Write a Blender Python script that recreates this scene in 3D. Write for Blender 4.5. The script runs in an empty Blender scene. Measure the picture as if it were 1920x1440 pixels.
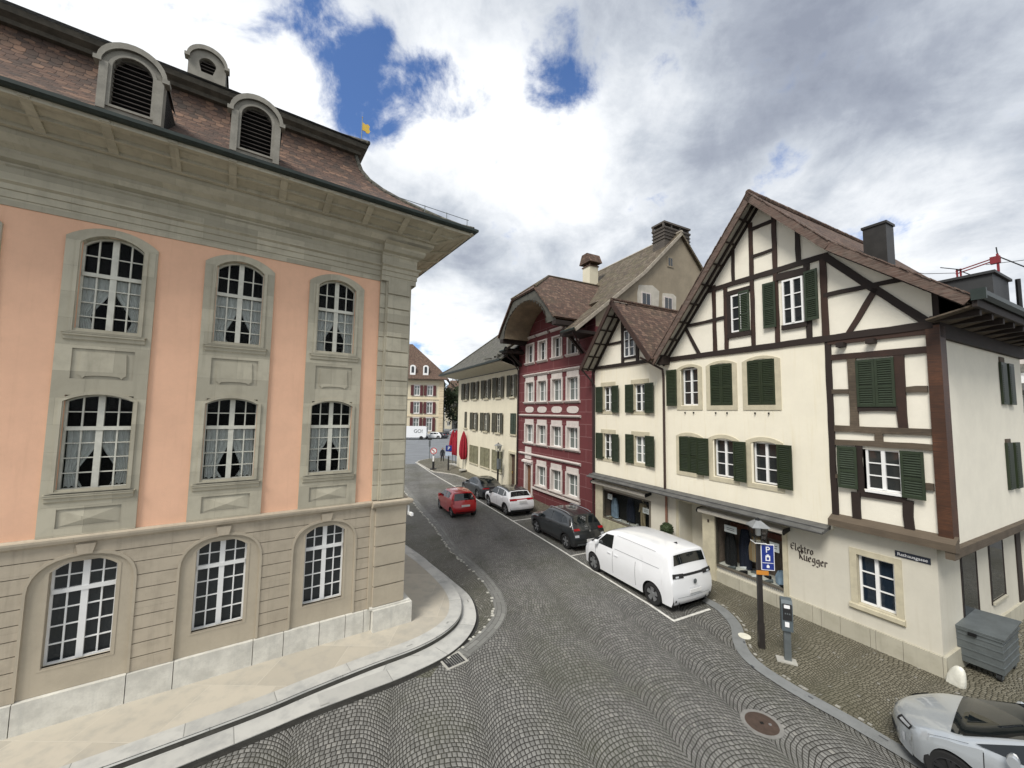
import bpy, bmesh, math, random
from mathutils import Vector, Matrix
R = math.radians
S = 1.13                      # the layout below is in surveyed units; everything is scaled to metres at the end
rnd = random.Random(7)
scene = bpy.context.scene
COL = scene.collection

# ------------------------------------------------------------------ node expressions
class X:
    def __init__(s, nt, k): s.nt = nt; s.k = k
    def _m(s, op, *a):
        n = s.nt.nodes.new('ShaderNodeMath'); n.operation = op
        for i, q in enumerate((s,) + a):
            if isinstance(q, X): s.nt.links.new(q.k, n.inputs[i])
            else: n.inputs[i].default_value = q
        return X(s.nt, n.outputs[0])
    def __add__(s, o): return s._m('ADD', o)
    __radd__ = __add__
    def __mul__(s, o): return s._m('MULTIPLY', o)
    __rmul__ = __mul__
    def __sub__(s, o): return s._m('SUBTRACT', o)
    def __rsub__(s, o): return (s * -1.0) + o
    def __truediv__(s, o): return s._m('DIVIDE', o)
    def floor(s): return s._m('FLOOR')
    def fract(s): return s._m('FRACT')
    def abs(s): return s._m('ABSOLUTE')
    def sqrt(s): return s._m('SQRT')
    def asin(s): return s._m('ARCSINE')
    def min(s, o): return s._m('MINIMUM', o)
    def max(s, o): return s._m('MAXIMUM', o)
    def lt(s, o): return s._m('LESS_THAN', o)
    def gt(s, o): return s._m('GREATER_THAN', o)
    def pow(s, o): return s._m('POWER', o)
    def sin(s): return s._m('SINE')
    def mod(s, o): return s._m('FLOORED_MODULO', o)
    def sm(s, a, b, lo=0.0, hi=1.0):
        n = s.nt.nodes.new('ShaderNodeMapRange'); n.interpolation_type = 'SMOOTHSTEP'
        s.nt.links.new(s.k, n.inputs[0])
        for i, q in enumerate((a, b, lo, hi)): n.inputs[i + 1].default_value = q
        return X(s.nt, n.outputs[0])
def col4(c): return (c[0], c[1], c[2], 1.0)
def mixc(nt, f, a, b):
    n = nt.nodes.new('ShaderNodeMix'); n.data_type = 'RGBA'
    for i, q in ((0, f), (6, a), (7, b)):
        if isinstance(q, X): nt.links.new(q.k, n.inputs[i])
        elif i == 0: n.inputs[0].default_value = q
        else: n.inputs[i].default_value = col4(q)
    return X(nt, n.outputs[2])
def coords(nt, kind='Object', scale=None, rotz=0.0):
    if kind == 'Position':
        g = nt.nodes.new('ShaderNodeNewGeometry'); k = g.outputs['Position']
    else:
        g = nt.nodes.new('ShaderNodeTexCoord'); k = g.outputs[kind]
    if scale is not None or rotz:
        m = nt.nodes.new('ShaderNodeMapping'); nt.links.new(k, m.inputs[0])
        if scale is not None: m.inputs['Scale'].default_value = scale
        m.inputs['Rotation'].default_value = (0, 0, rotz); k = m.outputs[0]
    return X(nt, k)
def noise(nt, c, scale, detail=4, rough=.55, dist=0.0):
    n = nt.nodes.new('ShaderNodeTexNoise'); nt.links.new(c.k, n.inputs['Vector'])
    n.inputs['Scale'].default_value = scale; n.inputs['Detail'].default_value = detail
    n.inputs['Roughness'].default_value = rough; n.inputs['Distortion'].default_value = dist
    return X(nt, n.outputs['Fac'])
def sep(nt, c):
    n = nt.nodes.new('ShaderNodeSeparateXYZ'); nt.links.new(c.k, n.inputs[0])
    return [X(nt, n.outputs[i]) for i in range(3)]
def comb(nt, *a):
    n = nt.nodes.new('ShaderNodeCombineXYZ')
    for i, q in enumerate(a):
        if isinstance(q, X): nt.links.new(q.k, n.inputs[i])
        else: n.inputs[i].default_value = q
    return X(nt, n.outputs[0])
def white(nt, c):
    n = nt.nodes.new('ShaderNodeTexWhiteNoise'); n.noise_dimensions = '3D'; nt.links.new(c.k, n.inputs['Vector'])
    return X(nt, n.outputs['Value'])
def bump(nt, bsdf, h, dist=.01, strength=1.0):
    b = nt.nodes.new('ShaderNodeBump'); b.inputs['Distance'].default_value = dist; b.inputs['Strength'].default_value = strength
    nt.links.new(h.k, b.inputs['Height']); nt.links.new(b.outputs[0], bsdf.inputs['Normal'])
def newmat(name, rough=.8, metal=0.0):
    m = bpy.data.materials.new(name); m.use_nodes = True
    nt = m.node_tree; b = nt.nodes['Principled BSDF']
    b.inputs['Roughness'].default_value = rough; b.inputs['Metallic'].default_value = metal
    return m, nt, b
def setc(nt, b, c, slot='Base Color'):
    if isinstance(c, X): nt.links.new(c.k, b.inputs[slot])
    else: b.inputs[slot].default_value = col4(c)
def mul(c, f): return tuple(min(1, q * f) for q in c)

def plain(name, c, rough=.8, var=.12, vs=2.0, bs=0, bd=.004, metal=0.0, streak=0.0, stain=None, coat=0.0, spec=.5, grain=0.0):
    """surface whose own colour varies in soft patches; streak = rain-wash running down; grain = wood fibres"""
    m, nt, b = newmat(name, rough, metal)
    o = coords(nt)
    f = noise(nt, o, vs, 5, .6)
    k = mixc(nt, f.sm(.3, .7), mul(c, 1 - var), mul(c, 1 + var))
    f2 = noise(nt, o, vs * 9, 3, .6)
    k = mixc(nt, f2.sm(.35, .75, 0, var * 1.2), k, mul(c, .6))
    if streak:
        st = coords(nt, 'Object', (3.5, 3.5, .22)); g = noise(nt, st, 2.2, 5, .65)
        k = mixc(nt, g.sm(.5, .78, 0, streak), k, stain or mul(c, .55))
    if grain:
        st = coords(nt, 'UV', (1.3, 30, 1)); g = noise(nt, st, 2.0, 4, .6)
        k = mixc(nt, g.sm(.35, .7, 0, grain), k, stain or mul(c, .4))
    if any(q in name for q in ('shutter_paint', 'timber', 'curtain')):
        oi = nt.nodes.new('ShaderNodeObjectInfo'); rv = X(nt, oi.outputs['Random']); k = mixc(nt, rv * .45, k, mul(c, .62) if 'curtain' not in name else mul(c, .8)); k = mixc(nt, rv.sm(.6, 1.0, 0, .3), k, mul(c, 1.45))
    setc(nt, b, k)
    if bs: bump(nt, b, noise(nt, o, bs, 4, .6), bd)
    if coat: b.inputs['Coat Weight'].default_value = coat; b.inputs['Coat Roughness'].default_value = .04
    b.inputs['Specular IOR Level'].default_value = spec
    return m

def joints(name, c, cj, w, h, gap=.012, off=.5, rough=.8, var=.18, bd=.006, stain=None, streak=.22):
    """blocks or tiles laid in rows in the plane of the surface (UV in metres)"""
    m, nt, b = newmat(name, rough)
    u, v, _ = sep(nt, coords(nt, 'UV'))
    row = (v / h).floor(); fv = (v / h).fract()
    uu = u / w + row * off
    idx = uu.floor(); fu = uu.fract()
    d = ((fu.min(1.0 - fu)) * w).min((fv.min(1.0 - fv)) * h)
    jm = d.lt(gap * .5)
    rv = white(nt, comb(nt, idx, row, 3.0))
    o = coords(nt); n = noise(nt, o, 3.0, 5, .6)
    k = mixc(nt, rv, mul(c, 1 - var), mul(c, 1 + var))
    k = mixc(nt, n.sm(.4, .75, 0, .55), k, stain or mul(c, .7))
    if streak: g = noise(nt, coords(nt, 'Object', (3.2, 3.2, .25)), 2.3, 6, .65); k = mixc(nt, g.sm(.48, .8, 0, streak*2), k, mul(c, .55))
    k = mixc(nt, jm, k, cj)
    setc(nt, b, k)
    bump(nt, b, d.sm(0, gap * 1.2) + noise(nt, o, 30, 3) * .15, bd)
    return m

def rooftile(name, ca, cb, cc, w=.17, h=.15, moss=None, mossamt=.4, rough=.85):
    """plain clay tiles with rounded tails, every tile its own tone"""
    m, nt, b = newmat(name, rough)
    u, v, _ = sep(nt, coords(nt, 'UV'))
    u = u + (v * 1.7).sin() * .012
    row = (v / h).floor(); fv = (v / h).fract()
    uu = u / w + row * .5
    fu = uu.fract() - .5
    edge = fu * fu * 1.1                        # rounded tail: the tile's lower edge climbs to both sides
    over = fv.lt(edge)                          # there the tile below shows
    row2 = row - over
    idx = (u / w + row2 * .5).floor()
    r1 = white(nt, comb(nt, idx, row2, 1.0)); r2 = white(nt, comb(nt, idx, row2, 5.0))
    k = mixc(nt, r1, ca, cb)
    k = mixc(nt, r2.sm(.62, .9), k, cc)
    o = coords(nt)
    if moss:
        n = noise(nt, o, 1.6, 6, .7); k = mixc(nt, n.sm(.42, .72, 0, mossamt), k, moss)
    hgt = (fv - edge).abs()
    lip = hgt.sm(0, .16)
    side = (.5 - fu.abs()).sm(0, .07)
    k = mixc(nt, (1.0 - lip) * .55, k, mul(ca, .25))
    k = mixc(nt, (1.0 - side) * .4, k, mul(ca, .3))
    setc(nt, b, k)
    bump(nt, b, (1.0 - fv) * .8 + lip * .5 + side * .3 + r1 * .35, .02)
    return m

def cobble(name, ca, cb, cj, W=1.9, Rr=1.12, rowh=.097, stone=.1, rot=0.0, moss=(.06, .065, .03), mossamt=.5, light=.04, jw=.011):
    """setts laid in segmental arcs: columns of width W, each row an arc of radius Rr"""
    m, nt, b = newmat(name, .62); b.inputs['Specular IOR Level'].default_value = .3
    p = coords(nt, 'Position', None, rot)
    wob = noise(nt, p, .9, 2) - .5
    x, y, _ = sep(nt, p)
    x = x + wob * .2; y = y + (noise(nt, p, 1.3, 2) - .5) * .17
    c = (x / W).floor(); xl = ((x / W).fract() - .5) * W
    yy = y - (Rr * Rr - xl * xl).sqrt() + white(nt, comb(nt, c, 2.0, 9.0)) * rowh
    row = (yy / rowh).floor(); fv = (yy / rowh).fract()
    cs = (1.0 - (xl / Rr) * (xl / Rr)).sqrt()
    sn = xl / Rr; al = sn.asin() * (sn*sn*.3 + 1.0) * (Rr / stone) + white(nt, comb(nt, row, c, 4.0)) * 3.0
    idx = al.floor(); fu = al.fract()
    d = ((fu.min(1.0 - fu)) * stone).min((fv.min(1.0 - fv)) * rowh * cs)
    dn = d + (noise(nt, p, 60, 2) - .5) * .008
    rv = white(nt, comb(nt, idx, row, c)); rv2 = white(nt, comb(nt, row, idx, c + 17.0))
    k = mixc(nt, rv, ca, cb)
    k = mixc(nt, rv2.gt(1 - light) * .7, k, (.32, .31, .28))
    k = mixc(nt, noise(nt, p, 45, 3).sm(.35, .8, 0, .35), k, mul(ca, .6))
    big = noise(nt, p, .35, 5, .6)
    mo = big.sm(.42, .68, 0, mossamt)
    k = mixc(nt, noise(nt, p, .16, 4, .6).sm(.35, .65, 0, .3), k, mul(cb, 1.15)); k = mixc(nt, noise(nt, p, .7, 6, .7).sm(.55, .75, 0, .35), k, mul(ca, .55))
    jm = 1.0 - dn.sm(jw * .25, jw)
    k = mixc(nt, mo * .55, k, moss)
    k = mixc(nt, jm, k, mixc(nt, mo, cj, mul(moss, .8)))
    setc(nt, b, k)
    setc_r = (big.sm(.3, .7, .48, .72)); nt.links.new(setc_r.k, b.inputs['Roughness'])
    bump(nt, b, dn.sm(0, .03) + rv * .25, .012, .9)
    return m

def glassmat(name, tint=(.02, .024, .026), rough=.03):
    m, nt, b = newmat(name, rough)
    o = coords(nt); n = noise(nt, o, 1.5, 2)
    setc(nt, b, tint); bump(nt, b, n, .012, .25)
    b.inputs['Specular IOR Level'].default_value = .8
    return m
def clearpane(name, amount=.82, refl=.8):
    m, nt, b = newmat(name, .02)
    b.inputs['Base Color'].default_value = (.01, .012, .012, 1)
    bump(nt, b, noise(nt, coords(nt), 1.1, 2), .02, .2)
    t = nt.nodes.new('ShaderNodeBsdfTransparent'); t.inputs[0].default_value = (.97, .985, .975, 1)
    mx = nt.nodes.new('ShaderNodeMixShader')
    fr = nt.nodes.new('ShaderNodeFresnel'); fr.inputs[0].default_value = 1.55
    f = X(nt, fr.outputs[0]) * refl + (1 - amount) * .25
    nt.links.new(f.k, mx.inputs[0]); nt.links.new(t.outputs[0], mx.inputs[1]); nt.links.new(b.outputs[0], mx.inputs[2])
    nt.links.new(mx.outputs[0], nt.nodes['Material Output'].inputs['Surface'])
    return m

# ------------------------------------------------------------------ mesh builder
class MB:
    def __init__(s): s.v = []; s.f = []; s.m = []
    def face(s, pts, m=0):
        i = len(s.v); s.v += [tuple(p) for p in pts]; s.f.append(tuple(range(i, i + len(pts)))); s.m.append(m); return s
    def box(s, x0, x1, y0, y1, z0, z1, m=0):
        i = len(s.v)
        s.v += [(x0,y0,z0),(x1,y0,z0),(x1,y1,z0),(x0,y1,z0),(x0,y0,z1),(x1,y0,z1),(x1,y1,z1),(x0,y1,z1)]
        for q in ((0,3,2,1),(4,5,6,7),(0,1,5,4),(1,2,6,5),(2,3,7,6),(3,0,4,7)): s.f.append(tuple(i + k for k in q)); s.m.append(m)
        return s
    def prism(s, poly, a, b, axis='y', m=0, caps=True):
        def P(q, t):
            return (q[0], t, q[1]) if axis == 'y' else (t, q[0], q[1]) if axis == 'x' else (q[0], q[1], t)
        n = len(poly); i = len(s.v)
        s.v += [P(q, a) for q in poly] + [P(q, b) for q in poly]
        for k in range(n):
            j = (k + 1) % n; s.f.append((i + k, i + j, i + n + j, i + n + k)); s.m.append(m)
        if caps:
            s.f.append(tuple(range(i + n - 1, i - 1, -1))); s.m.append(m)
            s.f.append(tuple(range(i + n, i + 2 * n))); s.m.append(m)
        return s
    def ring(s, outer, inner, yf, yb, yi=None, m=0, closed=True):
        """flat moulding between two outlines in the x-z plane, front at yf, outer side back to yb, reveal back to yi"""
        yi = yb if yi is None else yi
        n = len(outer)
        for k in range(n if closed else n - 1):
            j = (k + 1) % n; a, b, c, d = outer[k], outer[j], inner[j], inner[k]
            s.face([(a[0],yf,a[1]),(b[0],yf,b[1]),(c[0],yf,c[1]),(d[0],yf,d[1])], m)
            s.face([(a[0],yb,a[1]),(b[0],yb,b[1]),(b[0],yf,b[1]),(a[0],yf,a[1])], m)
            s.face([(d[0],yf,d[1]),(c[0],yf,c[1]),(c[0],yi,c[1]),(d[0],yi,d[1])], m)
        return s
    def bar(s, p, q, w, y0, y1, m=0):
        """straight timber between two points of the x-z plane, w wide, from y0 to y1"""
        dx, dz = q[0] - p[0], q[1] - p[1]; l = math.hypot(dx, dz); nx, nz = -dz / l * w / 2, dx / l * w / 2
        return s.prism([(p[0]-nx,p[1]-nz),(q[0]-nx,q[1]-nz),(q[0]+nx,q[1]+nz),(p[0]+nx,p[1]+nz)], y0, y1, 'y', m)
    def beam3(s, p, q, w, h=None, up=(0,0,1), m=0):
        p, q = Vector(p), Vector(q); d = (q - p).normalized(); sd = d.cross(Vector(up))
        if sd.length < 1e-4: sd = d.cross(Vector((1,0,0)))
        sd.normalize(); u = sd.cross(d).normalized(); h = h or w; i = len(s.v)
        for c in (p, q):
            for a, b in ((-1,-1),(1,-1),(1,1),(-1,1)): s.v.append(tuple(c + sd * a * w / 2 + u * b * h / 2))
        for k in ((0,3,2,1),(4,5,6,7),(0,1,5,4),(1,2,6,5),(2,3,7,6),(3,0,4,7)): s.f.append(tuple(i + t for t in k)); s.m.append(m)
        return s
    def tube(s, path, r, n=8, m=0, caps=True):
        pts = [Vector(p) for p in path]; rs = r if isinstance(r, (list, tuple)) else [r] * len(pts); i0 = len(s.v)
        ref = Vector((0,0,1)) if abs((pts[-1]-pts[0]).normalized().z) < .9 else Vector((1,0,0))
        for k, p in enumerate(pts):
            d = (pts[min(k+1,len(pts)-1)] - pts[max(k-1,0)]).normalized(); a = d.cross(ref).normalized(); b = d.cross(a)
            for t in range(n):
                g = 2 * math.pi * t / n; s.v.append(tuple(p + (a * math.cos(g) + b * math.sin(g)) * rs[k]))
        for k in range(len(pts) - 1):
            for t in range(n):
                u = (t + 1) % n; s.f.append((i0+k*n+t, i0+k*n+u, i0+(k+1)*n+u, i0+(k+1)*n+t)); s.m.append(m)
        if caps:
            s.f.append(tuple(i0 + t for t in range(n - 1, -1, -1))); s.m.append(m)
            e = i0 + (len(pts) - 1) * n; s.f.append(tuple(e + t for t in range(n))); s.m.append(m)
        return s
    def lathe(s, prof, c=(0,0,0), n=20, axis='z', m=0, rot=0.0):
        i0 = len(s.v)
        for r, h in prof:
            for t in range(n):
                g = 2 * math.pi * t / n + rot; a, b = r * math.cos(g), r * math.sin(g)
                p = (a, b, h) if axis == 'z' else (a, h, b) if axis == 'y' else (h, a, b)
                s.v.append((c[0]+p[0], c[1]+p[1], c[2]+p[2]))
        for k in range(len(prof) - 1):
            for t in range(n):
                u = (t + 1) % n; s.f.append((i0+k*n+t, i0+k*n+u, i0+(k+1)*n+u, i0+(k+1)*n+t)); s.m.append(m)
        s.f.append(tuple(i0 + t for t in range(n - 1, -1, -1))); s.m.append(m)
        e = i0 + (len(prof) - 1) * n; s.f.append(tuple(e + t for t in range(n))); s.m.append(m)
        return s
    def slab(s, pts, t, m=0):
        """closed plate: polygon pts (3d) thickened downwards along its normal by t"""
        P = [Vector(p) for p in pts]; n = (P[1]-P[0]).cross(P[2]-P[1]).normalized()
        if n.z < 0: n = -n
        Q = [p - n * t for p in P]; k = len(P); i = len(s.v); s.v += [tuple(p) for p in P] + [tuple(p) for p in Q]
        s.f.append(tuple(range(i, i + k))); s.m.append(m); s.f.append(tuple(range(i + 2*k - 1, i + k - 1, -1))); s.m.append(m)
        for a in range(k):
            b = (a + 1) % k; s.f.append((i+a, i+k+a, i+k+b, i+b)); s.m.append(m)
        return s
    def sheet(s, P, m=0):
        """grid of points P[i][j]"""
        i0 = len(s.v); r = len(P[0])
        for row in P: s.v += [tuple(p) for p in row]
        for i in range(len(P) - 1):
            for j in range(r - 1): s.f.append((i0+i*r+j, i0+i*r+j+1, i0+(i+1)*r+j+1, i0+(i+1)*r+j)); s.m.append(m)
        return s
    def xform(s, M):
        s.v = [tuple(M @ Vector(p)) for p in s.v]; return s
    def build(s, name, mats, parent=None, smooth=False, label=None, weld=False, sharp=35):
        me = bpy.data.meshes.new(name); me.from_pydata(s.v, [], s.f)
        mats = mats if isinstance(mats, (list, tuple)) else [mats]
        for q in mats: me.materials.append(q)
        me.polygons.foreach_set('material_index', s.m)
        bm = bmesh.new(); bm.from_mesh(me)
        if weld: bmesh.ops.remove_doubles(bm, verts=bm.verts, dist=.0005)
        bmesh.ops.recalc_face_normals(bm, faces=bm.faces)
        uvl = bm.loops.layers.uv.new('UVMap'); Z = Vector((0,0,1))
        for f in bm.faces:
            n = f.normal
            if n.z < 0: n = -n
            e = Z.cross(n)
            if e.length < .05: e = Vector((1,0,0))
            e.normalize()
            if (abs(e.x) > abs(e.y) and e.x < 0) or (abs(e.y) >= abs(e.x) and e.y < 0): e = -e
            w = n.cross(e)
            if w.z < 0: w = -w
            for l in f.loops: p = l.vert.co; l[uvl].uv = (p.dot(e), p.dot(w))
            f.smooth = smooth
        if smooth:
            for ed in bm.edges:
                if len(ed.link_faces) == 2 and ed.calc_face_angle(0) > R(sharp): ed.smooth = False
        bm.to_mesh(me); bm.free()
        o = bpy.data.objects.new(name, me); COL.objects.link(o)
        if parent: o.parent = parent
        if label: o['label'] = label
        return o

def tag(o, label=None, cat=None, group=None, kind=None):
    for k, v in (('label', label), ('category', cat), ('group', group), ('kind', kind)):
        if v: o[k] = v
    return o
def thing(name, label, cat, loc=(0,0,0), rz=0.0, group=None):
    o = bpy.data.objects.new(name, None); COL.objects.link(o); o.empty_display_size = .2
    o.location = loc; o.rotation_euler = (0, 0, rz)
    return tag(o, label, cat, group)
def copy_thing(o, parent=None):
    c = o.copy(); COL.objects.link(c); c.parent = parent
    for ch in list(o.children): copy_thing(ch, c)
    return c
def arch(x0, x1, z0, zs, rise, n=10):
    """outline of an opening with a segmental head, counter-clockwise from the lower left"""
    w = (x1 - x0) / 2; c = (x0 + x1) / 2
    pts = [(x0, z0), (x1, z0)]
    if rise <= 0: return pts + [(x1, zs), (x0, zs)]
    r = (w * w + rise * rise) / (2 * rise); a = math.asin(min(1, w / r))
    for i in range(n + 1):
        t = a - 2 * a * i / n; pts.append((c + r * math.sin(t), zs + r * math.cos(t) - (r - rise)))
    return pts
def cells(mb, x0, x1, z0, z1, holes, y, m=0):
    """flat wall at y with rectangular holes (x0,x1,z0,z1)"""
    xs = sorted({x0, x1} | {q for h in holes for q in h[:2] if x0 < q < x1}); zs = sorted({z0, z1} | {q for h in holes for q in h[2:] if z0 < q < z1})
    for a, b in zip(xs, xs[1:]):
        for c, d in zip(zs, zs[1:]):
            mx, mz = (a + b) / 2, (c + d) / 2
            if not any(h[0] < mx < h[1] and h[2] < mz < h[3] for h in holes):
                mb.face([(a,y,c),(b,y,c),(b,y,d),(a,y,d)], m)
    return mb
def textmesh(txt, size, depth=.004, align='CENTER'):
    cu = bpy.data.curves.new('lettering', 'FONT'); cu.body = txt; cu.size = size; cu.extrude = depth; cu.align_x = align; cu.align_y = 'CENTER'
    o = bpy.data.objects.new('lettering', cu); COL.objects.link(o)
    dg = bpy.context.evaluated_depsgraph_get(); dg.update()
    me = bpy.data.meshes.new_from_object(o.evaluated_get(dg)); bpy.data.objects.remove(o); bpy.data.curves.remove(cu)
    return me
def text_part(name, txt, size, mat, parent, M, depth=.004):
    me = textmesh(txt, size, depth); me.transform(M); me.materials.clear(); me.materials.append(mat)
    o = bpy.data.objects.new(name, me); COL.objects.link(o); o.parent = parent
    return o
def facing(loc, right, up=(0,0,1)):
    """matrix that lays text so that it reads along `right`, top towards `up`, at loc"""
    r = Vector(right).normalized(); u = Vector(up).normalized(); n = r.cross(u)
    return Matrix(((r.x,u.x,n.x,loc[0]),(r.y,u.y,n.y,loc[1]),(r.z,u.z,n.z,loc[2]),(0,0,0,1)))
# ------------------------------------------------------------------ materials
peach = plain('peach_render', (.84, .51, .34), .9, .05, 1.2, 60, .003, streak=.24, stain=(.62, .36, .23))
greystone = joints('green_grey_sandstone', (.47, .435, .335), (.31, .285, .215), .92, .47, .0025, .37, .85, .15, .002, stain=(.34, .31, .235))
brownstone = joints('brown_sandstone', (.44, .38, .29), (.30, .26, .2), 1.3, .9, .003, .37, .85, .07, .002, stain=(.31, .265, .2))
brownstone_plain = plain('brown_sandstone_ashlar', (.43, .375, .285), .85, .07, 1.4, 50, .002, streak=.2, stain=(.29, .25, .19))
limestone = plain('pale_limestone', (.60, .585, .525), .7, .14, 3.5, 30, .003, streak=.4, stain=(.36, .37, .35))
slabstone = joints('pavement_slab', (.44, .40, .325), (.5, .46, .38), 1.25, 1.3, .01, .31, .75, .1, .002, stain=(.30, .29, .255), streak=0)
kerbstone = joints('granite_kerb', (.48, .475, .44), (.24, .24, .22), 1.3, 9.0, .014, 0, .65, .14, .003, stain=(.25, .255, .25), streak=0)
risershade = plain('painted_shadow_riser', (.06, .057, .048), .9, .3, 3)  # riser stone darkened in its colour to stand for the shadow gap
darkgutter = plain('dark_gutter_metal', (.025, .035, .03), .45, .2, 4, metal=.3)
zinc = plain('weathered_zinc', (.30, .31, .31), .5, .15, 3, metal=.4)
woodwhite = plain('old_white_paint', (.66, .65, .56), .6, .1, 6, streak=.15, stain=(.4, .38, .28))
cleanwhite = plain('white_paint', (.8, .8, .78), .45, .03, 4)
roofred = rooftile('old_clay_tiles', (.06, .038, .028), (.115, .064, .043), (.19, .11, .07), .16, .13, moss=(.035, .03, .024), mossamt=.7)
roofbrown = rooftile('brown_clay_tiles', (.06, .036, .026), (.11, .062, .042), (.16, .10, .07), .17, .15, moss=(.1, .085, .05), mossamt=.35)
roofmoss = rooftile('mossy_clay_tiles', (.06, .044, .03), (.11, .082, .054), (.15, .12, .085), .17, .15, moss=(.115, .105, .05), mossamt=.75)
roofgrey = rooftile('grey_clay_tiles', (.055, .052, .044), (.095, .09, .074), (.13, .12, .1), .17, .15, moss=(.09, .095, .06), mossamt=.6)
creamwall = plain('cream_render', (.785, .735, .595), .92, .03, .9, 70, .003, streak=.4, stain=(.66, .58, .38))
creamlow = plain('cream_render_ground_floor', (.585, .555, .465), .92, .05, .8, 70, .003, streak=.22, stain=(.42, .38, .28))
plaster = plain('white_infill_plaster', (.79, .75, .635), .92, .035, 1.5, 50, .004)
oldcream = plain('aged_cream_render', (.66, .61, .47), .92, .05, .8, 60, .003, streak=.4, stain=(.45, .41, .3))
greywall = plain('grey_roughcast', (.29, .245, .175), .95, .12, 1.0, 40, .006, streak=.3, stain=(.2, .17, .13))
palepatch = plain('fresh_mortar', (.5, .47, .4), .95, .12, 2)
redwall = joints('oxblood_render_with_joint_lines', (.125, .027, .029), (.26, .14, .135), 1.5, .62, .018, .5, .85, .05, .002, stain=(.10, .024, .025))
plinthstone = joints('house_plinth_stone', (.43, .405, .32), (.24, .22, .18), 1.1, 3.0, .012, .2, .85, .08, .003, stain=(.31, .29, .22))
sandframe = plain('beige_window_stone', (.50, .455, .33), .85, .1, 3, 50, .003)
whitestone = plain('white_painted_stone', (.56, .51, .47), .8, .08, 3, streak=.25, stain=(.4, .36, .33))
timber = plain('dark_timber', (.019, .0105, .007), .75, .3, 2.5, 0, grain=.6, stain=(.018, .01, .007))
timberred = plain('reddish_timber', (.042, .018, .010), .7, .3, 2.0, grain=.6, stain=(.012, .007, .005))
timbergrey = plain('weathered_timber', (.115, .088, .06), .85, .3, 2.0, grain=.7, stain=(.03, .022, .015))
barge = plain('lichened_verge', (.085, .048, .036), .9, .4, 6, grain=.5, stain=(.26, .22, .18))
soffitpale = plain('pale_soffit_boards', (.40, .37, .31), .85, .1, 3, grain=.15)
soffitwood = plain('aged_soffit_wood', (.24, .19, .125), .85, .25, 1.6, grain=.5, stain=(.13, .1, .07))
shuttergreen = plain('green_shutter_paint', (.018, .029, .010), .5, .15, 5)
shuttergreen2 = plain('moss_green_shutter_paint', (.026, .04, .020), .5, .15, 5)
shutterolive = plain('olive_shutter_paint', (.06, .056, .034), .6, .2, 4)
shutterred = plain('red_shutter_paint', (.085, .016, .017), .6, .2, 4)
panedark = glassmat('dark_window_glass')
paneblue = glassmat('bluish_window_glass', (.012, .02, .032))
panegrey = glassmat('curtained_window_glass', (.13, .15, .14), .12)
paneclear = clearpane('clear_pane')
shoppane = clearpane('shop_pane', .95, .3)
curtain = plain('net_curtain', (.93, .93, .9), .95, .08, 12)
darkroom = plain('dark_interior', (.012, .011, .01), .95, .2, 2)
shopfloor = plain('display_floor', (.7,.68,.62), .8, .1, 4)
shoproom = plain('shop_interior', (.2, .15, .12), .95, .3, 2)
blackmetal = plain('black_metal', (.012, .012, .013), .4, .2, 5, metal=.4)
greymetal = plain('grey_painted_metal', (.12, .135, .14), .45, .12, 6, metal=.2)
galv = plain('galvanised_steel', (.135, .152, .155), .5, .14, 3, metal=.35, streak=.2, stain=(.11, .13, .14))
brass = plain('gilded_metal', (.75, .5, .1), .3, .1, 5, metal=.8)
brownrust = plain('brown_cast_iron', (.075, .05, .038), .65, .2, 8, 60, .004, metal=.2)
concrete = plain('concrete', (.38, .37, .33), .85, .1, 4, 40, .003)
bluesign = plain('blue_sign_enamel', (.012, .03, .2), .35, .05, 4)
whitesign = plain('white_sign_enamel', (.8, .8, .8), .4, .03, 4)
redsign = plain('red_sign_enamel', (.5, .03, .03), .4, .05, 4)
orangesign = plain('orange_sign_enamel', (.55, .22, .03), .5, .1, 4)
blacksign = plain('dark_street_sign_enamel', (.02, .025, .04), .35, .1, 4)
inkblack = plain('black_lettering', (.03, .018, .014), .8, .1, 4)
redcloth = plain('red_parasol_cloth', (.28, .01, .022), .85, .2, 5)
leafdark = plain('dark_leaves', (.035, .055, .018), .7, .5, 3)
leafbrown = plain('winter_foliage', (.07, .07, .035), .8, .5, 1.5)
bark = plain('bark', (.06, .05, .04), .9, .3, 6)
galv2 = galv
pot = plain('white_pot', (.7, .69, .66), .5, .05, 4)
tyre = plain('tyre_rubber', (.012, .012, .012), .85, .1, 6)
alloy = plain('alloy_rim', (.42, .43, .44), .3, .05, 5, metal=.8)
blackplastic = plain('black_plastic', (.014, .014, .015), .6, .1, 5)
carglass = glassmat('car_glass', (.008, .011, .012), .02)
plate = plain('number_plate', (.75, .75, .73), .4, .04, 6)
lampred = plain('red_lamp_lens', (.3, .008, .012), .15, .1, 5)
lampclear = plain('clear_lamp_lens', (.5, .52, .54), .08, .05, 5)
def paint(n, c, metal=0.0): return plain(n, c, .28, .015, 2, coat=1.0, metal=metal)
pwhite = paint('white_car_paint', (.78, .79, .8)); pgrey = paint('dark_grey_car_paint', (.028, .032, .034), .3); pred = paint('red_car_paint', (.5, .012, .016))
pblack = paint('black_car_paint', (.01, .012, .016)); psilver = paint('silver_car_paint', (.42, .45, .47), .35)
whiteline = plain('road_marking_paint', (.62, .61, .56), .8, .18, 9)
cloth_beige = plain('beige_cloth', (.42, .34, .22), .9, .12, 6); cloth_navy = plain('navy_cloth', (.015, .02, .04), .9, .2, 6); cloth_blue = plain('light_blue_cloth', (.28, .38, .5), .9, .2, 5)
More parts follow.
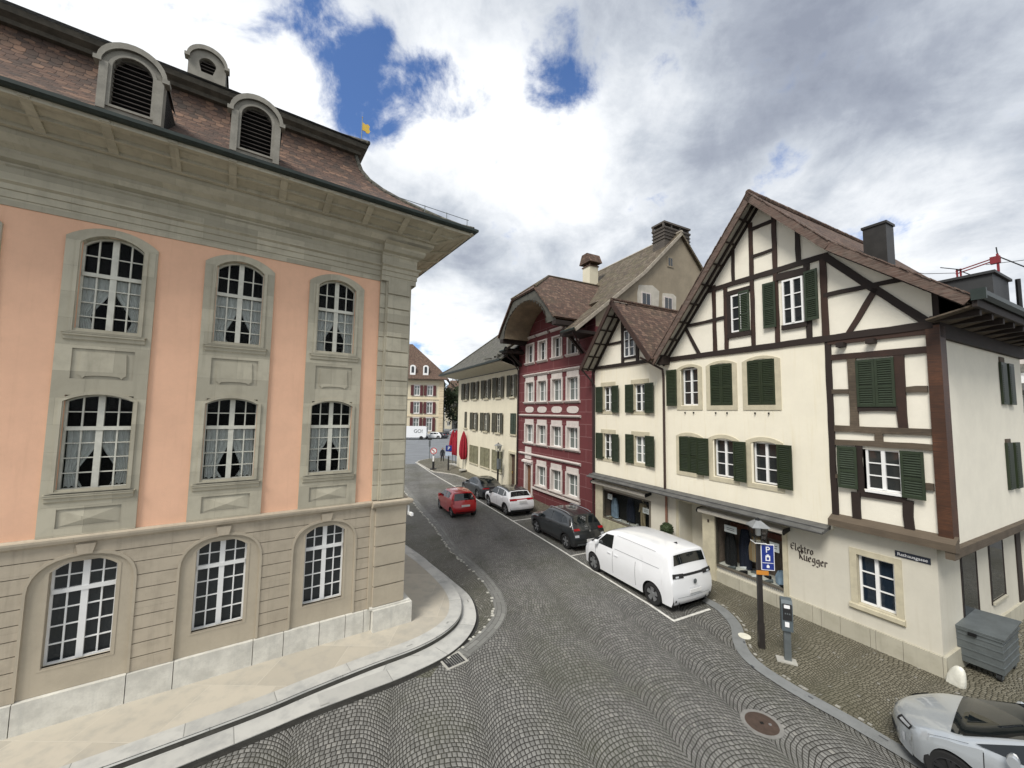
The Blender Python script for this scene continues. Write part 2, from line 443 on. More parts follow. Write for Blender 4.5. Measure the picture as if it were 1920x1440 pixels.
cloth_black = plain('black_cloth', (.01, .01, .012), .9, .2, 6); cloth_tan = plain('tan_cloth', (.42, .27, .13), .9, .2, 3); paper = plain('white_paper', (.78, .79, .8), .8, .03, 5)
skin = plain('skin', (.5, .3, .22), .6, .08, 8); hairdark = plain('dark_hair', (.03, .02, .015), .7, .2, 9)
cobble_road = cobble('road_setts', (.135, .133, .124), (.25, .246, .228), (.022, .02, .017), 1.75, 1.08, .105, .096, R(-16), light=.03, jw=.014)
cobble_walk = cobble('pavement_setts', (.125, .113, .082), (.215, .198, .15), (.03, .028, .018), 1.25, .86, .092, .085, R(62), (.08, .077, .045), .65, .02, .013)
cobble_edge = cobble('roadside_setts', (.12, .118, .098), (.19, .185, .155), (.03, .028, .02), 1.3, .92, .1, .09, R(35), (.07, .075, .035), .7, .04, .013)
asphalt = plain('plaza_asphalt', (.17, .18, .19), .8, .12, .4, 80, .003)
earth = plain('ground_asphalt', (.13, .13, .125), .9, .15, .2)
# ------------------------------------------------------------------ ground, road, pavements
BO = (9.2387, 8.5663); BX = (-.45492, .89053); BRZ = math.atan2(BX[1], BX[0])       # x up the street along the house fronts, y out into the street
def B3(s, y, z=0): return (BO[0] + BX[0]*s - BX[1]*y, BO[1] + BX[1]*s + BX[0]*y, z)
def struct(name, mb, mat, **k): return tag(mb.build(name, mat, **k), kind='structure')
def smooth_line(pts, n=6):
    out = []; P = [Vector(p) for p in pts]
    for i in range(len(P) - 1):
        a, b, c, d = P[max(i-1,0)], P[i], P[i+1], P[min(i+2,len(P)-1)]
        for k in range(n):
            t = k/n; out.append(tuple(.5*((2*b) + (c-a)*t + (2*a-5*b+4*c-d)*t*t + (3*b-a-3*c+d)*t**3)))
    return out + [tuple(P[-1])]
def offset_line(pts, d):
    out = []
    for i, p in enumerate(pts):
        a, b = Vector(pts[max(i-1,0)]), Vector(pts[min(i+1,len(pts)-1)]); t = (b - a).normalized(); out.append((p[0] - t.y*d, p[1] + t.x*d))
    return out
def strip(mb, la, lb, za, zb, m=0):
    for i in range(len(la) - 1):
        mb.face([(*la[i],za),(*la[i+1],za),(*lb[i+1],zb),(*lb[i],zb)], m)
    return mb
m = MB().face([(-900,-900,0),(900,-900,0),(900,1200,0),(-900,1200,0)]); struct('ground', m, earth)
m = MB().face([(-60,30,.004),(30,30,.004),(30,130,.004),(-60,130,.004)]); struct('plaza', m, asphalt)
m = MB().face([(-14,-3,.008),(16,-3,.008),(16,16,.008),(2,40.5,.008),(-16,40.5,.008),(-14,20,.008)]); struct('road', m, cobble_road)
# left pavement: lower step, upper slab, granite border
up_ = [(-11.6,2.15),(-8.2,4.5),(-5.98,6.07),(-4.42,7.2),(-3.76,7.76),(-2.88,8.48),(-2.08,9.08),(-1.60,9.62),(-1.32,10.2),(-1.27,10.8),(-1.44,11.6),(-1.94,12.6),(-2.78,13.86),(-4.19,15.69),(-12.5,26.0)]
lo_ = [(-9.6,2.75),(-7.0,4.72),(-4.91,6.29),(-4.06,6.93),(-3.51,7.36),(-2.75,7.88),(-2.15,8.30),(-1.49,8.88),(-1.09,9.46),(-.88,10.15),(-.88,10.85),(-1.15,11.8),(-1.75,12.73),(-2.74,14.12),(-4.34,16.24),(-12.7,26.4)]
up_s, lo_s = smooth_line(up_), smooth_line(lo_)
inner = [(-16.0,5.0),(-16.0,24.0)]
m = MB().prism(up_s + inner[::-1], 0, .2, 'z', 0); o = struct('left_pavement', m, slabstone)
m = MB().prism(lo_s + inner[::-1], 0, .072, 'z', 0); struct('left_pavement_step', m, kerbstone)
bi = offset_line(up_s, .33)
m = MB(); strip(m, up_s, bi, .204, .204); strip(m, up_s, offset_line(up_s, -.012), .204, .16)
def ring_uv(o, la, w):
    uv = o.data.uv_layers[0].data; acc = 0.0; k = 0
    for i in range(len(la) - 1):
        l = (Vector(la[i+1]) - Vector(la[i])).length
        f = o.data.polygons[i]
        for li, q in zip(f.loop_indices, ((acc,.1),(acc+l,.1),(acc+l,.1+w),(acc,.1+w))): uv[li].uv = q
        acc += l
o = struct('left_pavement_border', m, kerbstone); ring_uv(o, up_s, .33)
m = MB(); strip(m, lo_s, offset_line(lo_s, .42), .076, .076); o = struct('left_pavement_step_border', m, kerbstone); ring_uv(o, lo_s, .42)
m = MB(); strip(m, offset_line(up_s,-.004), offset_line(up_s,-.0045), .074, .197); struct('left_pavement_riser_shade', m, risershade)  # dark strip over the riser, painting the shadow below the slab edge
m = MB(); strip(m, offset_line(lo_s,-.004), offset_line(lo_s,-.0045), .0, .068); struct('left_pavement_step_riser_shade', m, risershade)  # the same painted shadow on the lower step
m = MB(); strip(m, offset_line(lo_s,-.075), lo_s, .0145, .0145); struct('step_foot_strip', m, plain('dark_foot_strip', (.03,.029,.025), .6, .3, 4))  # dark flat strip on the road along the foot of the step
# cobbled margin between the step and the gutter, then the gutter of flat stones
g_out = smooth_line([(-14,44),(-6.76,26.61),(-3.35,19.11),(-2.17,16.2),(-1.4,14.75),(-.78,13.6),(-.28,12.4),(-.05,11.3),(-.15,10.48),(-.48,9.72),(-.87,9.1),(-1.16,8.72)])
g_in = offset_line(g_out, -.36)
m = MB().prism(g_in + [(-1.6,8.4),(-3.5,8.3),(-3,10.5),(-2.6,12),(-4.5,16),(-13,26.5),(-17,44)], -.05, .012, 'z'); struct('cobbled_margin', m, cobble_edge)
gutterstone = joints('gutter_stone', (.19, .19, .175), (.07, .068, .06), .42, .125, .012, .5, .75, .16, .004)
m = MB(); strip(m, g_out, g_in, .016, .016); o = struct('gutter_band', m, gutterstone); ring_uv(o, g_out, .36)
m = MB()
for i, (a, b) in enumerate(zip(g_in, g_in[1:])):
    d = Vector(b) - Vector(a); n = max(1, int(d.length/.11))
    for k in range(n):
        if rnd.random() < .62:
            p = Vector(a) + d*((k+.5)/n); e = d.normalized(); q = Vector((-e.y, e.x))
            s_ = rnd.uniform(.03,.045); c = p + q*rnd.uniform(-.05,.03)
            m.prism([tuple(c+e*s_+q*s_), tuple(c-e*s_+q*s_), tuple(c-e*s_-q*s_), tuple(c+e*s_-q*s_)], .01, .022, 'z')
tag(m.build('pale_setts', plain('pale_setts', (.5,.49,.43), .8, .2, 7)), kind='structure')
# right pavement rising towards the house fronts further up the street
def zi(s): 
    for (a, za), (b, zb) in zip([(-30,.03),(6,.05),(11.4,.16),(15,.34),(17.4,.40),(25,.45),(31,.50),(36,.22),(42,.1)], [(6,.05),(11.4,.16),(15,.34),(17.4,.40),(25,.45),(31,.50),(36,.22),(42,.1),(60,.1)]):
        if s <= b: return za + (zb-za)*(s-a)/(b-a)
    return .1
def toB(x, y): dx, dy = x-BO[0], y-BO[1]; return (dx*BX[0]+dy*BX[1], -dx*BX[1]+dy*BX[0])
R1 = [(10.2,-1.6),(6.42,6.61),(6.09,7.3),(5.79,7.82),(5.56,8.27),(5.36,8.83),(5.34,9.35),(5.5,9.87),(5.78,10.45),(5.88,10.97),(5.84,11.5),(5.5,12.3)]
R1 = [(9.6,.4),(6.9,5.65)] + R1[1:]
R1s = smooth_line(R1)
R2s = offset_line(R1s, -.27)
kb = [toB(*p) for p in R2s]
edge = [(s, y) for s, y in kb] + [(6,1.42),(10,1.38),(14,1.3),(18,1.22),(22,1.05),(26,.85),(27.2,.82),(29.0,1.0),(30.4,1.7),(31.2,2.3),(34,2.33),(38,2.26),(39.4,1.6),(40.8,.1)]
edge = [e for i, e in enumerate(edge) if i == 0 or e[0] > edge[i-1][0] - 2]
m = MB(); m2 = MB()
for (s0, y0), (s1, y1) in zip(edge, edge[1:]):
    rows = 6
    for k in range(rows):
        t0, t1 = k/rows, (k+1)/rows
        def P(s, y, t):
            yy = y + (-.6 - y)*t if s < 31.4 else y + (-1.5 - y)*t; return B3(s, yy, (.05 if s < 5 else .09) + (zi(s) + .0 - (.05 if s < 5 else .09))*t)
        m.face([P(s0,y0,t0),P(s1,y1,t0),P(s1,y1,t1),P(s0,y0,t1)])
    if s0 > 4.5: m2.face([B3(s0,y0,0),B3(s1,y1,0),B3(s1,y1,.092),B3(s0,y0,.092)]); m2.face([B3(s0,y0,.094),B3(s1,y1,.094),B3(s1,y1-.12,.096),B3(s0,y0-.12,.096)])
m.face([B3(kb[0][0],kb[0][1],.05),B3(kb[0][0]-9,-1,.05),B3(0,-9,.05),B3(kb[0][0]+12,-.6,.05)])
struct('right_pavement', m, cobble_walk); struct('right_kerb', m2, plain('pale_kerb', (.46,.44,.39), .8, .15, 5))
m = MB().face([B3(.6,.1,.046),B3(-14,.6,.046),B3(-14,-14,.046),B3(.6,-14,.046)]); struct('alley', m, cobble_walk)
m = MB(); strip(m, R1s, R2s, .03, .056); o = struct('grey_kerb_strip', m, joints('bluish_kerb_stone', (.20,.208,.205), (.07,.075,.08), 1.05, 9, .014, 0, .6, .07, .003)); ring_uv(o, R1s, .3)
for l, nm in ((R2s, 'pale_kerb_setts'),):
    m = MB(); l2 = offset_line(l, -.07)
    for a, b in zip(l2, l2[1:]):
        d = Vector(b)-Vector(a); n = max(1, int(d.length/.1))
        for k in range(n):
            if rnd.random() < .3:
                p = Vector(a)+d*((k+.5)/n); e = d.normalized()*rnd.uniform(.03,.045); q = Vector((-e.y,e.x))*.8
                m.prism([tuple(p+e+q),tuple(p-e+q),tuple(p-e-q),tuple(p+e-q)], .04, .062, 'z')
    tag(m.build(nm, plain('pale_small_setts', (.30,.29,.255), .8, .25, 7)), kind='structure')
# parking bay lines
pk = [(38.5,2.2),(30.0,2.58),(20.85,2.72),(14.67,2.88),(9.83,3.02),(7.99,3.12),(5.06,3.21),(4.16,3.30)]
m = MB()
for a, b in zip(pk, pk[1:]):
    m.face([B3(a[0],a[1]-.04,.0135),B3(b[0],b[1]-.04,.0135),B3(b[0],b[1]+.04,.0135),B3(a[0],a[1]+.04,.0135)])
for s, ya, yb in ((4.12,3.34,1.83),(9.15,3.03,1.5),(14.35,2.85,1.4),(24.4,2.65,1.0)):
    m.face([B3(s-.04,ya,.0135),B3(s+.04,ya,.0135),B3(s+.04,yb,.0135),B3(s-.04,yb,.0135)])
struct('parking_lines', m, whiteline)
# ------------------------------------------------------------------ town hall on the left (x runs from the street corner to the left, y towards the viewer)
AO = (-3.411, 9.790); AX = (-.82214, -.56928); ARZ = math.atan2(AX[1], AX[0])
def A3(x, y, z=0): return (AO[0] + AX[0]*x - AX[1]*y, AO[1] + AX[1]*x + AX[0]*y, z)
hall = thing('town_hall', 'peach and grey stone baroque town hall with a tiled mansard roof', 'building', (AO[0], AO[1], 0), ARZ)
XE = 10.6; XC = -.80; YD = -9.0
CX = [1.05, 2.97, 4.91, 6.85, 8.79]
# body
m = MB()
holes = []
for c in CX:
    holes += [(c-.40, c+.40, 6.86, 8.62), (c-.43, c+.43, 4.05, 5.70)]
cells(m, XC+.1, XE, 3.2, 8.9, holes, 0.0)
m.face([(XC+.1,0,3.2),(XC+.1,YD,3.2),(XC+.1,YD,8.9),(XC+.1,0,8.9)])
m.face([(XE,0,.2),(XE,YD,.2),(XE,YD,10.3),(XE,0,10.3)]); m.face([(XC+.1,YD,.2),(XE,YD,.2),(XE,YD,10.3),(XC+.1,YD,10.3)])
m.build('wall', peach, hall)
MB().box(XC+.3, XE-.2, YD+.2, -.75, .3, 10.2).build('interior', darkroom, hall)
# ground floor: backing wall, then courses of dressed stone broken round the arched recesses
m = MB(); cells(m, XC+.12, XE, .2, 3.2, [(c-.41, c+.41, 1.12, 2.80) for c in CX], 0.0)
m.face([(XC+.12,0,.2),(XC+.12,YD,.2),(XC+.12,YD,3.2),(XC+.12,0,3.2)])
def recess(c, n=14):                       # basket arch of the recess
    w, zs, r = .665, 2.36, .57
    return [(c + w*math.copysign(abs(math.cos(t))**.8, math.cos(t)), zs + r*math.sin(t)**.9) for t in [math.pi*i/n for i in range(n+1)]]
def rec_half(z):
    if z <= 2.36: return .665
    if z >= 2.93: return 0.0
    s = ((z - 2.36)/.57)**(1/.9); return .665*max(0.0, 1 - s*s)**.4
nz = 10; z0 = .69; hz = (3.14 - z0)/nz
for i in range(nz):
    a, b = z0 + i*hz + .008, z0 + (i+1)*hz - .008
    edges = [.06] + [q for c in CX for q in (c, c)] + [XE]
    for k in range(0, len(edges), 2):
        l, r_ = edges[k], edges[k+1]
        zz = [a + (b-a)*t/5 for t in range(6)]
        L = [(l + (rec_half(z) if k else 0), z) for z in zz]; Q = [(r_ - (rec_half(z) if k + 2 < len(edges) else 0), z) for z in zz]
        m.prism(L[::-1] + Q, 0.0, .035)
m.build('ground_floor_wall', brownstone, hall)
# plinth, with the corner block standing forward
m = MB(); xs = [-.02, .14, .55, 1.1, 1.8, 2.35, 3.6, 4.25, 5.58, 6.3, 7.5, 8.2, XE]
for a, b in zip(xs, xs[1:]): m.box(a+.006, b-.006, -.1, .09, .12, .69)
m.box(-.99, -.03, -.5, .26, .12, .70); m.box(-.95, .02, -.45, .2, .70, .735)
m.box(-.93, -.4, YD, -.5, .12, .69)
m.build('plinth', limestone, hall)
# corner pilaster: ground blocks, upper blocks
m = MB()
for i in range(5):
    a = .735 + i*.476; m.box(-.80, -.04, -.6, .155, a+.016, a+.46); m.box(-.75, -.07, -.6, .11, a, a+.476)
m.box(-.04, .06, -.1, .08, .70, 3.1)
m.build('corner_pilaster_base', brownstone_plain, hall); m = MB()
n = 15
for i in range(n):
    a = 3.27 + i*(8.88-3.27)/n; h = (8.88-3.27)/n
    m.box(-.70, -.12, -.6, .155, a+.018, a+h-.018); m.box(-.74, -.08, -.6, .115, a, a+h)
    m.box(-.08, .05, -.1, .06, a+.008, a+h-.008)
m.build('corner_pilaster', greystone, hall)
# string course and cornice: profile (out, z) swept along the front and round the corner
def band(mb, prof, x1=XE, y1=YD):
    rows = []
    for o, z in prof: rows.append([(x1, o, z), (XC - o, o, z), (XC - o, y1, z)])
    return mb.sheet(rows)
def pilband(mb, prof, d=.14):              # the same profile breaking forward round the pilaster
    rows = [[(.06, 0, z), (.06, o + d, z), (XC + .02 - o - .05, o + d, z), (XC + .02 - o - .05, -.7, z), (XC, -.7, z)] for o, z in prof]
    return mb.sheet(rows)
sc = [(0,3.10),(.03,3.10),(.05,3.13),(.10,3.15),(.115,3.20),(.115,3.235),(.03,3.262),(0,3.262)]
m = MB(); band(m, sc); pilband(m, sc); m.build('string_course', brownstone, hall)
arc_ = [(0,8.84),(.02,8.84),(.02,8.97),(.04,8.975),(.04,9.10),(.065,9.105),(.065,9.2),(.12,9.235),(.12,9.265),(.03,9.29),(.03,9.50),(.06,9.53),(.06,9.56),(.16,9.60),(.2,9.68),(.2,9.74),(.32,9.80),(.42,9.90),(.44,10.0)]
m = MB(); band(m, arc_); pilband(m, [q for q in arc_ if q[1] < 9.85], .13); m.build('cornice', greystone, hall)
# coved soffit with coffer ribs
m = MB(); cov = [(.40,9.97),(.46,10.02),(.80,10.11),(1.20,10.225)]
band(m, cov, XE, YD)
def sof(o): return 10.02 + (o-.46)*.277
for k in range(14):
    x = -1.1 + k*.86
    m.beam3((x, .46 if x > XC-.4 else .9, sof(.46 if x > XC-.4 else .9)-.0), (x, 1.19, sof(1.19)-.0), .13, .10)
for o in (.82, 1.13, .49): m.beam3((XE, o, sof(o)-.0), (XC-o, o, sof(o)), .07 if o == .82 else .1, .10)
for k in range(10):
    y = -.2 - k*.86; m.beam3((XC-.46, y, sof(.46)), (XC-1.19, y, sof(1.19)), .13, .10)
for o in (.82, 1.13): m.beam3((XC-o, o, sof(o)), (XC-o, YD, sof(o)), .08, .05)
m.beam3((XC-.46, .46, sof(.46)), (XC-1.19, 1.19, sof(1.19)), .13, .06)
m.build('soffit', greystone, hall)
# gutter
m = MB()
gp = [(1.19,10.22),(1.25,10.225),(1.30,10.265),(1.30,10.325),(1.26,10.34),(1.2,10.31),(1.16,10.31)]
band(m, gp, XE, YD); m.build('gutter', darkgutter, hall)
# mansard: steep flared tier, break cornice, upper tier
prof = [(1.20,10.34),(.95,10.45),(.60,10.67),(.15,10.99),(-.32,11.34),(-.70,11.67),(-1.0,12.0),(-1.18,12.30),(-1.28,12.62),(-1.34,12.86)]
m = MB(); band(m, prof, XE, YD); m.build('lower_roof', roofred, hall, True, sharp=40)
m = MB(); band(m, [(-1.40,12.78),(-1.22,12.80),(-1.20,12.88),(-1.09,12.95),(-1.07,13.06),(-1.12,13.10)], XE, YD); m.build('roof_break_cornice', plain('mossy_cornice_board', (.072,.064,.048), .85, .3, 5), hall)
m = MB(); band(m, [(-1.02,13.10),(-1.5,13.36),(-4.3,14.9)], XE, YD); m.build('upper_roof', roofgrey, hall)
m = MB()                                     # ridge tiles down the hip
for (o1, z1), (o2, z2) in zip(prof, prof[1:]):
    m.tube([(XC-o1, o1, z1+.02), (XC-o2, o2, z2+.02)], .055, 8)
m.tube([(XC+1.04, -1.04, 13.13), (XC+4.3, -4.3, 14.93)], .06, 8)
m.build('hip_tiles', roofgrey, hall)
m = MB()                                     # snow guard rail near the corner
for x in (-1.9, -1.3, -.7): m.tube([(x,1.0,10.5),(x,1.0,10.68)], .01, 5)
m.tube([(-1.95,1.0,10.66),(.2,1.0,10.66)], .008, 5); m.build('snow_guard', galv, hall)
# dormers with louvres
def dormer(cx, yf, zb, hw, zs, rise, oculus=False):
    m = MB(); iw = hw*.62
    out = arch(cx-hw, cx+hw, zb, zs, rise, 14)
    if oculus:
        cz = zb + (zs + rise - zb)*.53; inn = []
        for q in out:
            a = math.atan2(q[1]-cz, q[0]-cx); inn.append((cx + .175*math.cos(a), cz + .215*math.sin(a)))
    else:
        inn = arch(cx-iw, cx+iw, zb+.12, zs-.06, rise*.75, 14)
    m.ring(out, inn, yf, yf-1.4, yf-.14)
    if not oculus:
        for sx in (-1, 1): m.box(cx+sx*(hw-.06)-.055, cx+sx*(hw-.06)+.055, yf-.02, yf+.05, zb, zs-.02)
        inn2 = arch(cx-iw-.06, cx+iw+.06, zb+.08, zs-.05, rise*.82, 14); m.ring(inn2, arch(cx-iw, cx+iw, zb+.12, zs-.06, rise*.75, 14), yf+.03, yf, yf-.05)
    hood_o = arch(cx-hw-.035, cx+hw+.035, zs-.01, zs+.03, rise+.055, 14)[2:]; hood_i = arch(cx-hw+.02, cx+hw-.02, zs-.01, zs-.02, rise, 14)[2:]
    m.ring(hood_o, hood_i, yf+.06, yf-1.2, yf, closed=False)
    hood_o = [(q[0]*1.0, q[1]-.055) for q in hood_o]; m.ring(hood_o, hood_i, yf+.05, yf, yf, closed=False)
    for sx in (-1, 1): m.box(cx+sx*(hw+.02)-.05, cx+sx*(hw+.02)+.05, yf-.1, yf+.08, zs-.05, zs+.025)
    d = m.build('dormer', limestone_plain, hall)
    b = MB().prism(out, yf-1.4, yf-.18); b.build('dormer_body', darkroom, d)
    l = MB(); zt = (cz+.2) if oculus else zs+rise*.7; z = (cz-.2) if oculus else zb+.16
    while z < zt:
        w = (.175*math.sqrt(max(.02, 1-((z-cz)/.215)**2)) if oculus else iw if z < zs-.06 else iw*math.sqrt(max(.05, 1-((z-zs+.06)/(rise*.8))**2)))
        l.prism([(yf-.13,z+.01),(yf-.05,z-.025),(yf-.05,z-.012),(yf-.13,z+.026)], cx-w, cx+w, 'x'); z += .085
    l.build('louvre', timber_louvre, d)
limestone_plain = plain('dormer_stone', (.27, .255, .215), .85, .15, 4, 40, .003, streak=.35, stain=(.13, .125, .11))
timber_louvre = plain('louvre_slats', (.075, .06, .05), .7, .2, 6)
for cx in (4.70, 2.87): dormer(cx, .85, 10.56, .42, 11.42, .36)
dormer(3.95, -1.5, 13.3, .36, 13.86, .3, True)
# windows
def sash(mb, x0, x1, z0, zs, rise, zt, y, rows=3, fw=.035, mw=.012, mid=.045):
    """casement window: frame, middle post, transom at zt, glazing bars"""
    out = arch(x0, x1, z0, zs, rise, 10); inn = arch(x0+fw, x1-fw, z0+fw, zs-.0, max(0, rise-fw*.9), 10)
    mb.ring(out, inn, y, y-.06)
    c = (x0+x1)/2; top = zs + rise - fw*.6
    mb.box(c-mid, c+mid, y-.05, y+.012, z0+fw*.5, top)
    if zt: mb.box(x0+fw*.5, x1-fw*.5, y-.05, y+.025, zt-.035, zt+.035)
    for a, b in ((x0+fw, c-mid), (c+mid, x1-fw)):
        mb.box((a+b)/2-mw, (a+b)/2+mw, y-.04, y-.004, z0+fw, top - (rise*.22))
        for i in range(1, rows + 1):
            z = z0 + fw + ((zt or zs) - z0 - fw)*i/(rows+1)
            mb.box(a, b, y-.04, y-.006, z-mw*.8, z+mw*.8)
        if zt:
            z = zt + (top - zt)*.5; mb.box(a, b, y-.04, y-.006, z-mw*.8, z+mw*.8)
def drape(x0, x1, zt, zb, y, side, mesh, amt=.74, tie=.78):
    """net curtain gathered to one side: full width at the top, tied back low down"""
    P = []; n = 22; nz = 14
    for i in range(nz + 1):
        t = i/nz; z = zt + (zb - zt)*t
        pinch = 1 - amt*math.sin(min(1, t/tie)*math.pi/2)**3.2 if t < tie else 1 - amt + .2*(t-tie)/(1-tie)
        row = []
        for j in range(n + 1):
            u = j/n; w = (x1 - x0)*pinch
            x = (x0 + w*u) if side < 0 else (x1 - w*(1-u))
            row.append((x, y + .018*math.sin(u*34 + t*2)*(1-.4*t), z - .015*math.sin(u*20)*t))
        P.append(row)
    mesh.sheet(P)
for ci, c in enumerate(CX):
    nm = MB()                                # stone bay strip between the peach panels
    hl = [(c-.405, c+.405, 6.88, 8.60), (c-.435, c+.435, 4.06, 5.69), (c-.40, c+.40, 5.98, 6.52), (c-.40, c+.40, 3.40, 3.72)]
    cells(nm, c-.61, c+.61, 3.262, 8.52, hl, .045)
    top = arch(c-.61, c+.61, 8.5, 8.52, .25, 14); low = [(c+.61, 8.52)] 
    # head above the spring line, left open for the window arch
    inn = arch(c-.425, c+.425, 6.83, 8.43, .20, 14); outa = arch(c-.61, c+.61, 6.7, 8.52, .25, 14)
    nm.ring(outa[2:], inn[2:], .047, 0, -.2, closed=False)
    for sx in (-1, 1): nm.face([(c+sx*.61,0,3.262),(c+sx*.61,0,8.52),(c+sx*.61,.045,8.52),(c+sx*.61,.045,3.262)])
    for (x0, x1, z0, zs, rise) in ((c-.425, c+.425, 6.83, 8.43, .20), (c-.45, c+.45, 4.02, 5.58, .13)):
        o = arch(x0-.05, x1+.05, z0-.02, zs+.02, rise+.035, 12); i_ = arch(x0, x1, z0, zs, rise, 12); nm.ring(o, i_, .07, .04, -.22)
        o2 = arch(x0-.035, x1+.035, z0-.02, zs+.03, rise+.05, 12)
        if rise < .15:
            o3 = arch(x0-.02, x1+.02, z0, zs+.06, .12, 12); nm.ring([(q[0], q[1]) for q in o3], i_, .05, .04, -.1)
    for z0, z1, w in ((5.98, 6.52, .40), (3.40, 3.72, .40)):
        nm.box(c-w-.005, c+w+.005, 0, .02, z0-.005, z1+.005)
    q = [(c-.31,6.06),(c-.27,6.03),(c-.25,5.99),(c-.22,6.03),(c-.1,6.045),(c+.1,6.045),(c+.22,6.03),(c+.25,5.99),(c+.27,6.03),(c+.31,6.06),(c+.29,6.46),(c-.29,6.46)]
    nm.prism(q, .015, .042)
    nm.face([(c-.38,.02,3.42),(c+.38,.02,3.42),(c,.055,3.54)]); nm.face([(c-.38,.02,3.42),(c,.055,3.54),(c-.38,.02,3.70)]); nm.face([(c+.38,.02,3.42),(c+.38,.02,3.70),(c,.055,3.54)]); nm.face([(c-.38,.02,3.70),(c,.055,3.54),(c+.38,.02,3.70)])
    nm.build('window_bay_stonework', greystone, hall)
    for fl, (x0, x1, z0, zs, rise, zt, zsill) in enumerate(((c-.425, c+.425, 6.83, 8.43, .20, 7.90, 6.80), (c-.45, c+.45, 4.02, 5.58, .13, 5.10, 3.98), (c-.415, c+.415, 1.10, 2.66, .17, 2.30, 0))):
        yg = -.095 if fl < 2 else -.12
        m = MB(); sash(m, x0, x1, z0, zs, rise, zt, yg)
        w = m.build('window', woodwhite if fl < 2 else cleanwhite, hall)
        MB().prism(arch(x0+.02, x1-.02, z0+.02, zs, rise-.02, 10), yg-.035, yg-.03).build('pane', paneclear if fl < 2 else panedark, w)
        if fl < 2:
            MB().prism([(x0-.3, z0-.2), (x1+.3, z0-.2), (x1+.3, zs+.3), (x0-.3, zs+.3)], -.72, -.7).build('dark_room', darkroom, w)
            am, ti = rnd.uniform(.46,.68), rnd.uniform(.72,.92)
            for sd in (-1, 1):
                m = MB(); drape(c-.40 if sd < 0 else c+.01, c-.01 if sd < 0 else c+.40, zt-.04, z0+.05, yg-.055, sd, m, am+rnd.uniform(-.05,.05), ti); m.build('curtain', curtain, w, True)
            m = MB(); sp = [(-.02,0),(.10,0),(.10,-.05),(.075,-.07),(.07,-.12),(.045,-.15),(.04,-.19),(-.02,-.19)]
            m.prism([(a, zsill + b) for a, b in sp], x0-.10, x1+.10, 'x'); m.prism([(a+.01, zsill + b*.25) for a, b in sp[:4]] , x0-.12, x1+.12, 'x'); m.build('sill', greystone, w)
        else:
            m = MB(); rc = recess(c); o = [(c-.66,.70),(c+.66,.70)] + rc[:]; o = [(c-.665,.70),(c+.665,.70)] + rc
            i_ = arch(x0, x1, z0, zs, rise, 14)
            # recessed flat surround
            m.ring(o, i_, .006, 0, -.2); 
            i2 = arch(x0+.0, x1-.0, z0, zs, rise, 14); o2 = arch(x0-.05, x1+.05, z0-.03, zs+.01, rise+.04, 14); m.ring(o2, i2, .012, 0, -.1)
            ks = MB().prism([(c-.09,2.925),(c+.09,2.925),(c+.125,3.10),(c-.125,3.10)], .0, .075); ks.build('keystone', brownstone, hall)
            rim = MB(); r_o = [(c+(q[0]-c)*1.035, 2.36+(q[1]-2.36)*1.05) for q in rc]; rim.ring([(c+.69,.70)] + r_o + [(c-.69,.70)], [(c+.65,.70)] + [(c+(q[0]-c)*.975, 2.36+(q[1]-2.36)*.96) for q in rc] + [(c-.65,.70)], .05, .0, closed=False)
            rim.build('recess_moulding', brownstone_plain, w)
            m.build('surround', brownstone_plain, w)
# ------------------------------------------------------------------ the row of houses on the right (x up the street, y out into the street)
def shutter(x0, x1, z0, z1, y, mat, parent, rise=0.0, name='shutter', slat=.055, tilt=1, fr=.05, angle=0.0, hinge=None, mid=True):
    m = MB(); t = .028
    top = arch(x0, x1, z0, z1-rise, rise, 6) if rise else [(x0,z0),(x1,z0),(x1,z1),(x0,z1)]
    m.box(x0, x0+fr, y-t, y, z0, z1-rise*.8); m.box(x1-fr, x1, y-t, y, z0, z1-rise*.8)
    m.box(x0+fr, x1-fr, y-t, y-.002, z0, z0+fr*1.3); m.box(x0+fr, x1-fr, y-t, y-.002, z1-rise-fr*1.3, z1-rise*.5)
    zm = z0 + (z1-z0)*.42
    if mid: m.box(x0+fr, x1-fr, y-t, y-.002, zm-fr*.5, zm+fr*.5)
    z = z0 + fr*1.3
    while z < z1 - rise - fr*1.3:
        if not (mid and abs(z - zm) < fr*.6):
            m.prism([(y-t,z+slat*.55),(y-.004,z),(y-.004,z+.012),(y-t,z+slat*.55+.012)], x0+fr, x1-fr, 'x')
        z += slat
    m.box(x0+fr*.8, x1-fr*.8, y-t-.004, y-t+.001, z0+fr, z1-rise-fr)
    if angle:
        h = Vector((hinge, y, 0)); m.xform(Matrix.Translation(h) @ Matrix.Rotation(angle, 4, 'Z') @ Matrix.Translation(-h))
    return m.build(name, mat, parent)
def window(x0, x1, z0, z1, yg, parent, rows=2, frame=None, pane=None, fw=.045, bar=.014, mid=.035, rise=0.0, cols=1, depth=.05):
    m = MB(); o = arch(x0, x1, z0, z1, rise, 8); i_ = arch(x0+fw, x1-fw, z0+fw, z1-(0 if rise else fw), rise*.8, 8)
    m.ring(o, i_, yg+.03, yg-depth); c = (x0+x1)/2
    if mid: m.box(c-mid, c+mid, yg-depth, yg+.042, z0+fw*.6, z1+rise-fw*.6)
    for k in range(1, rows+1):
        z = z0+fw+(z1-z0-2*fw)*k/(rows+1); m.box(x0+fw, x1-fw, yg-.03, yg+.022, z-bar, z+bar)
    w = m.build('window', frame or cleanwhite, parent)
    MB().prism(arch(x0+.02, x1-.02, z0+.02, z1-.01, rise, 8), yg-.012, yg-.006).build('pane', pane or panedark, w)
    return w
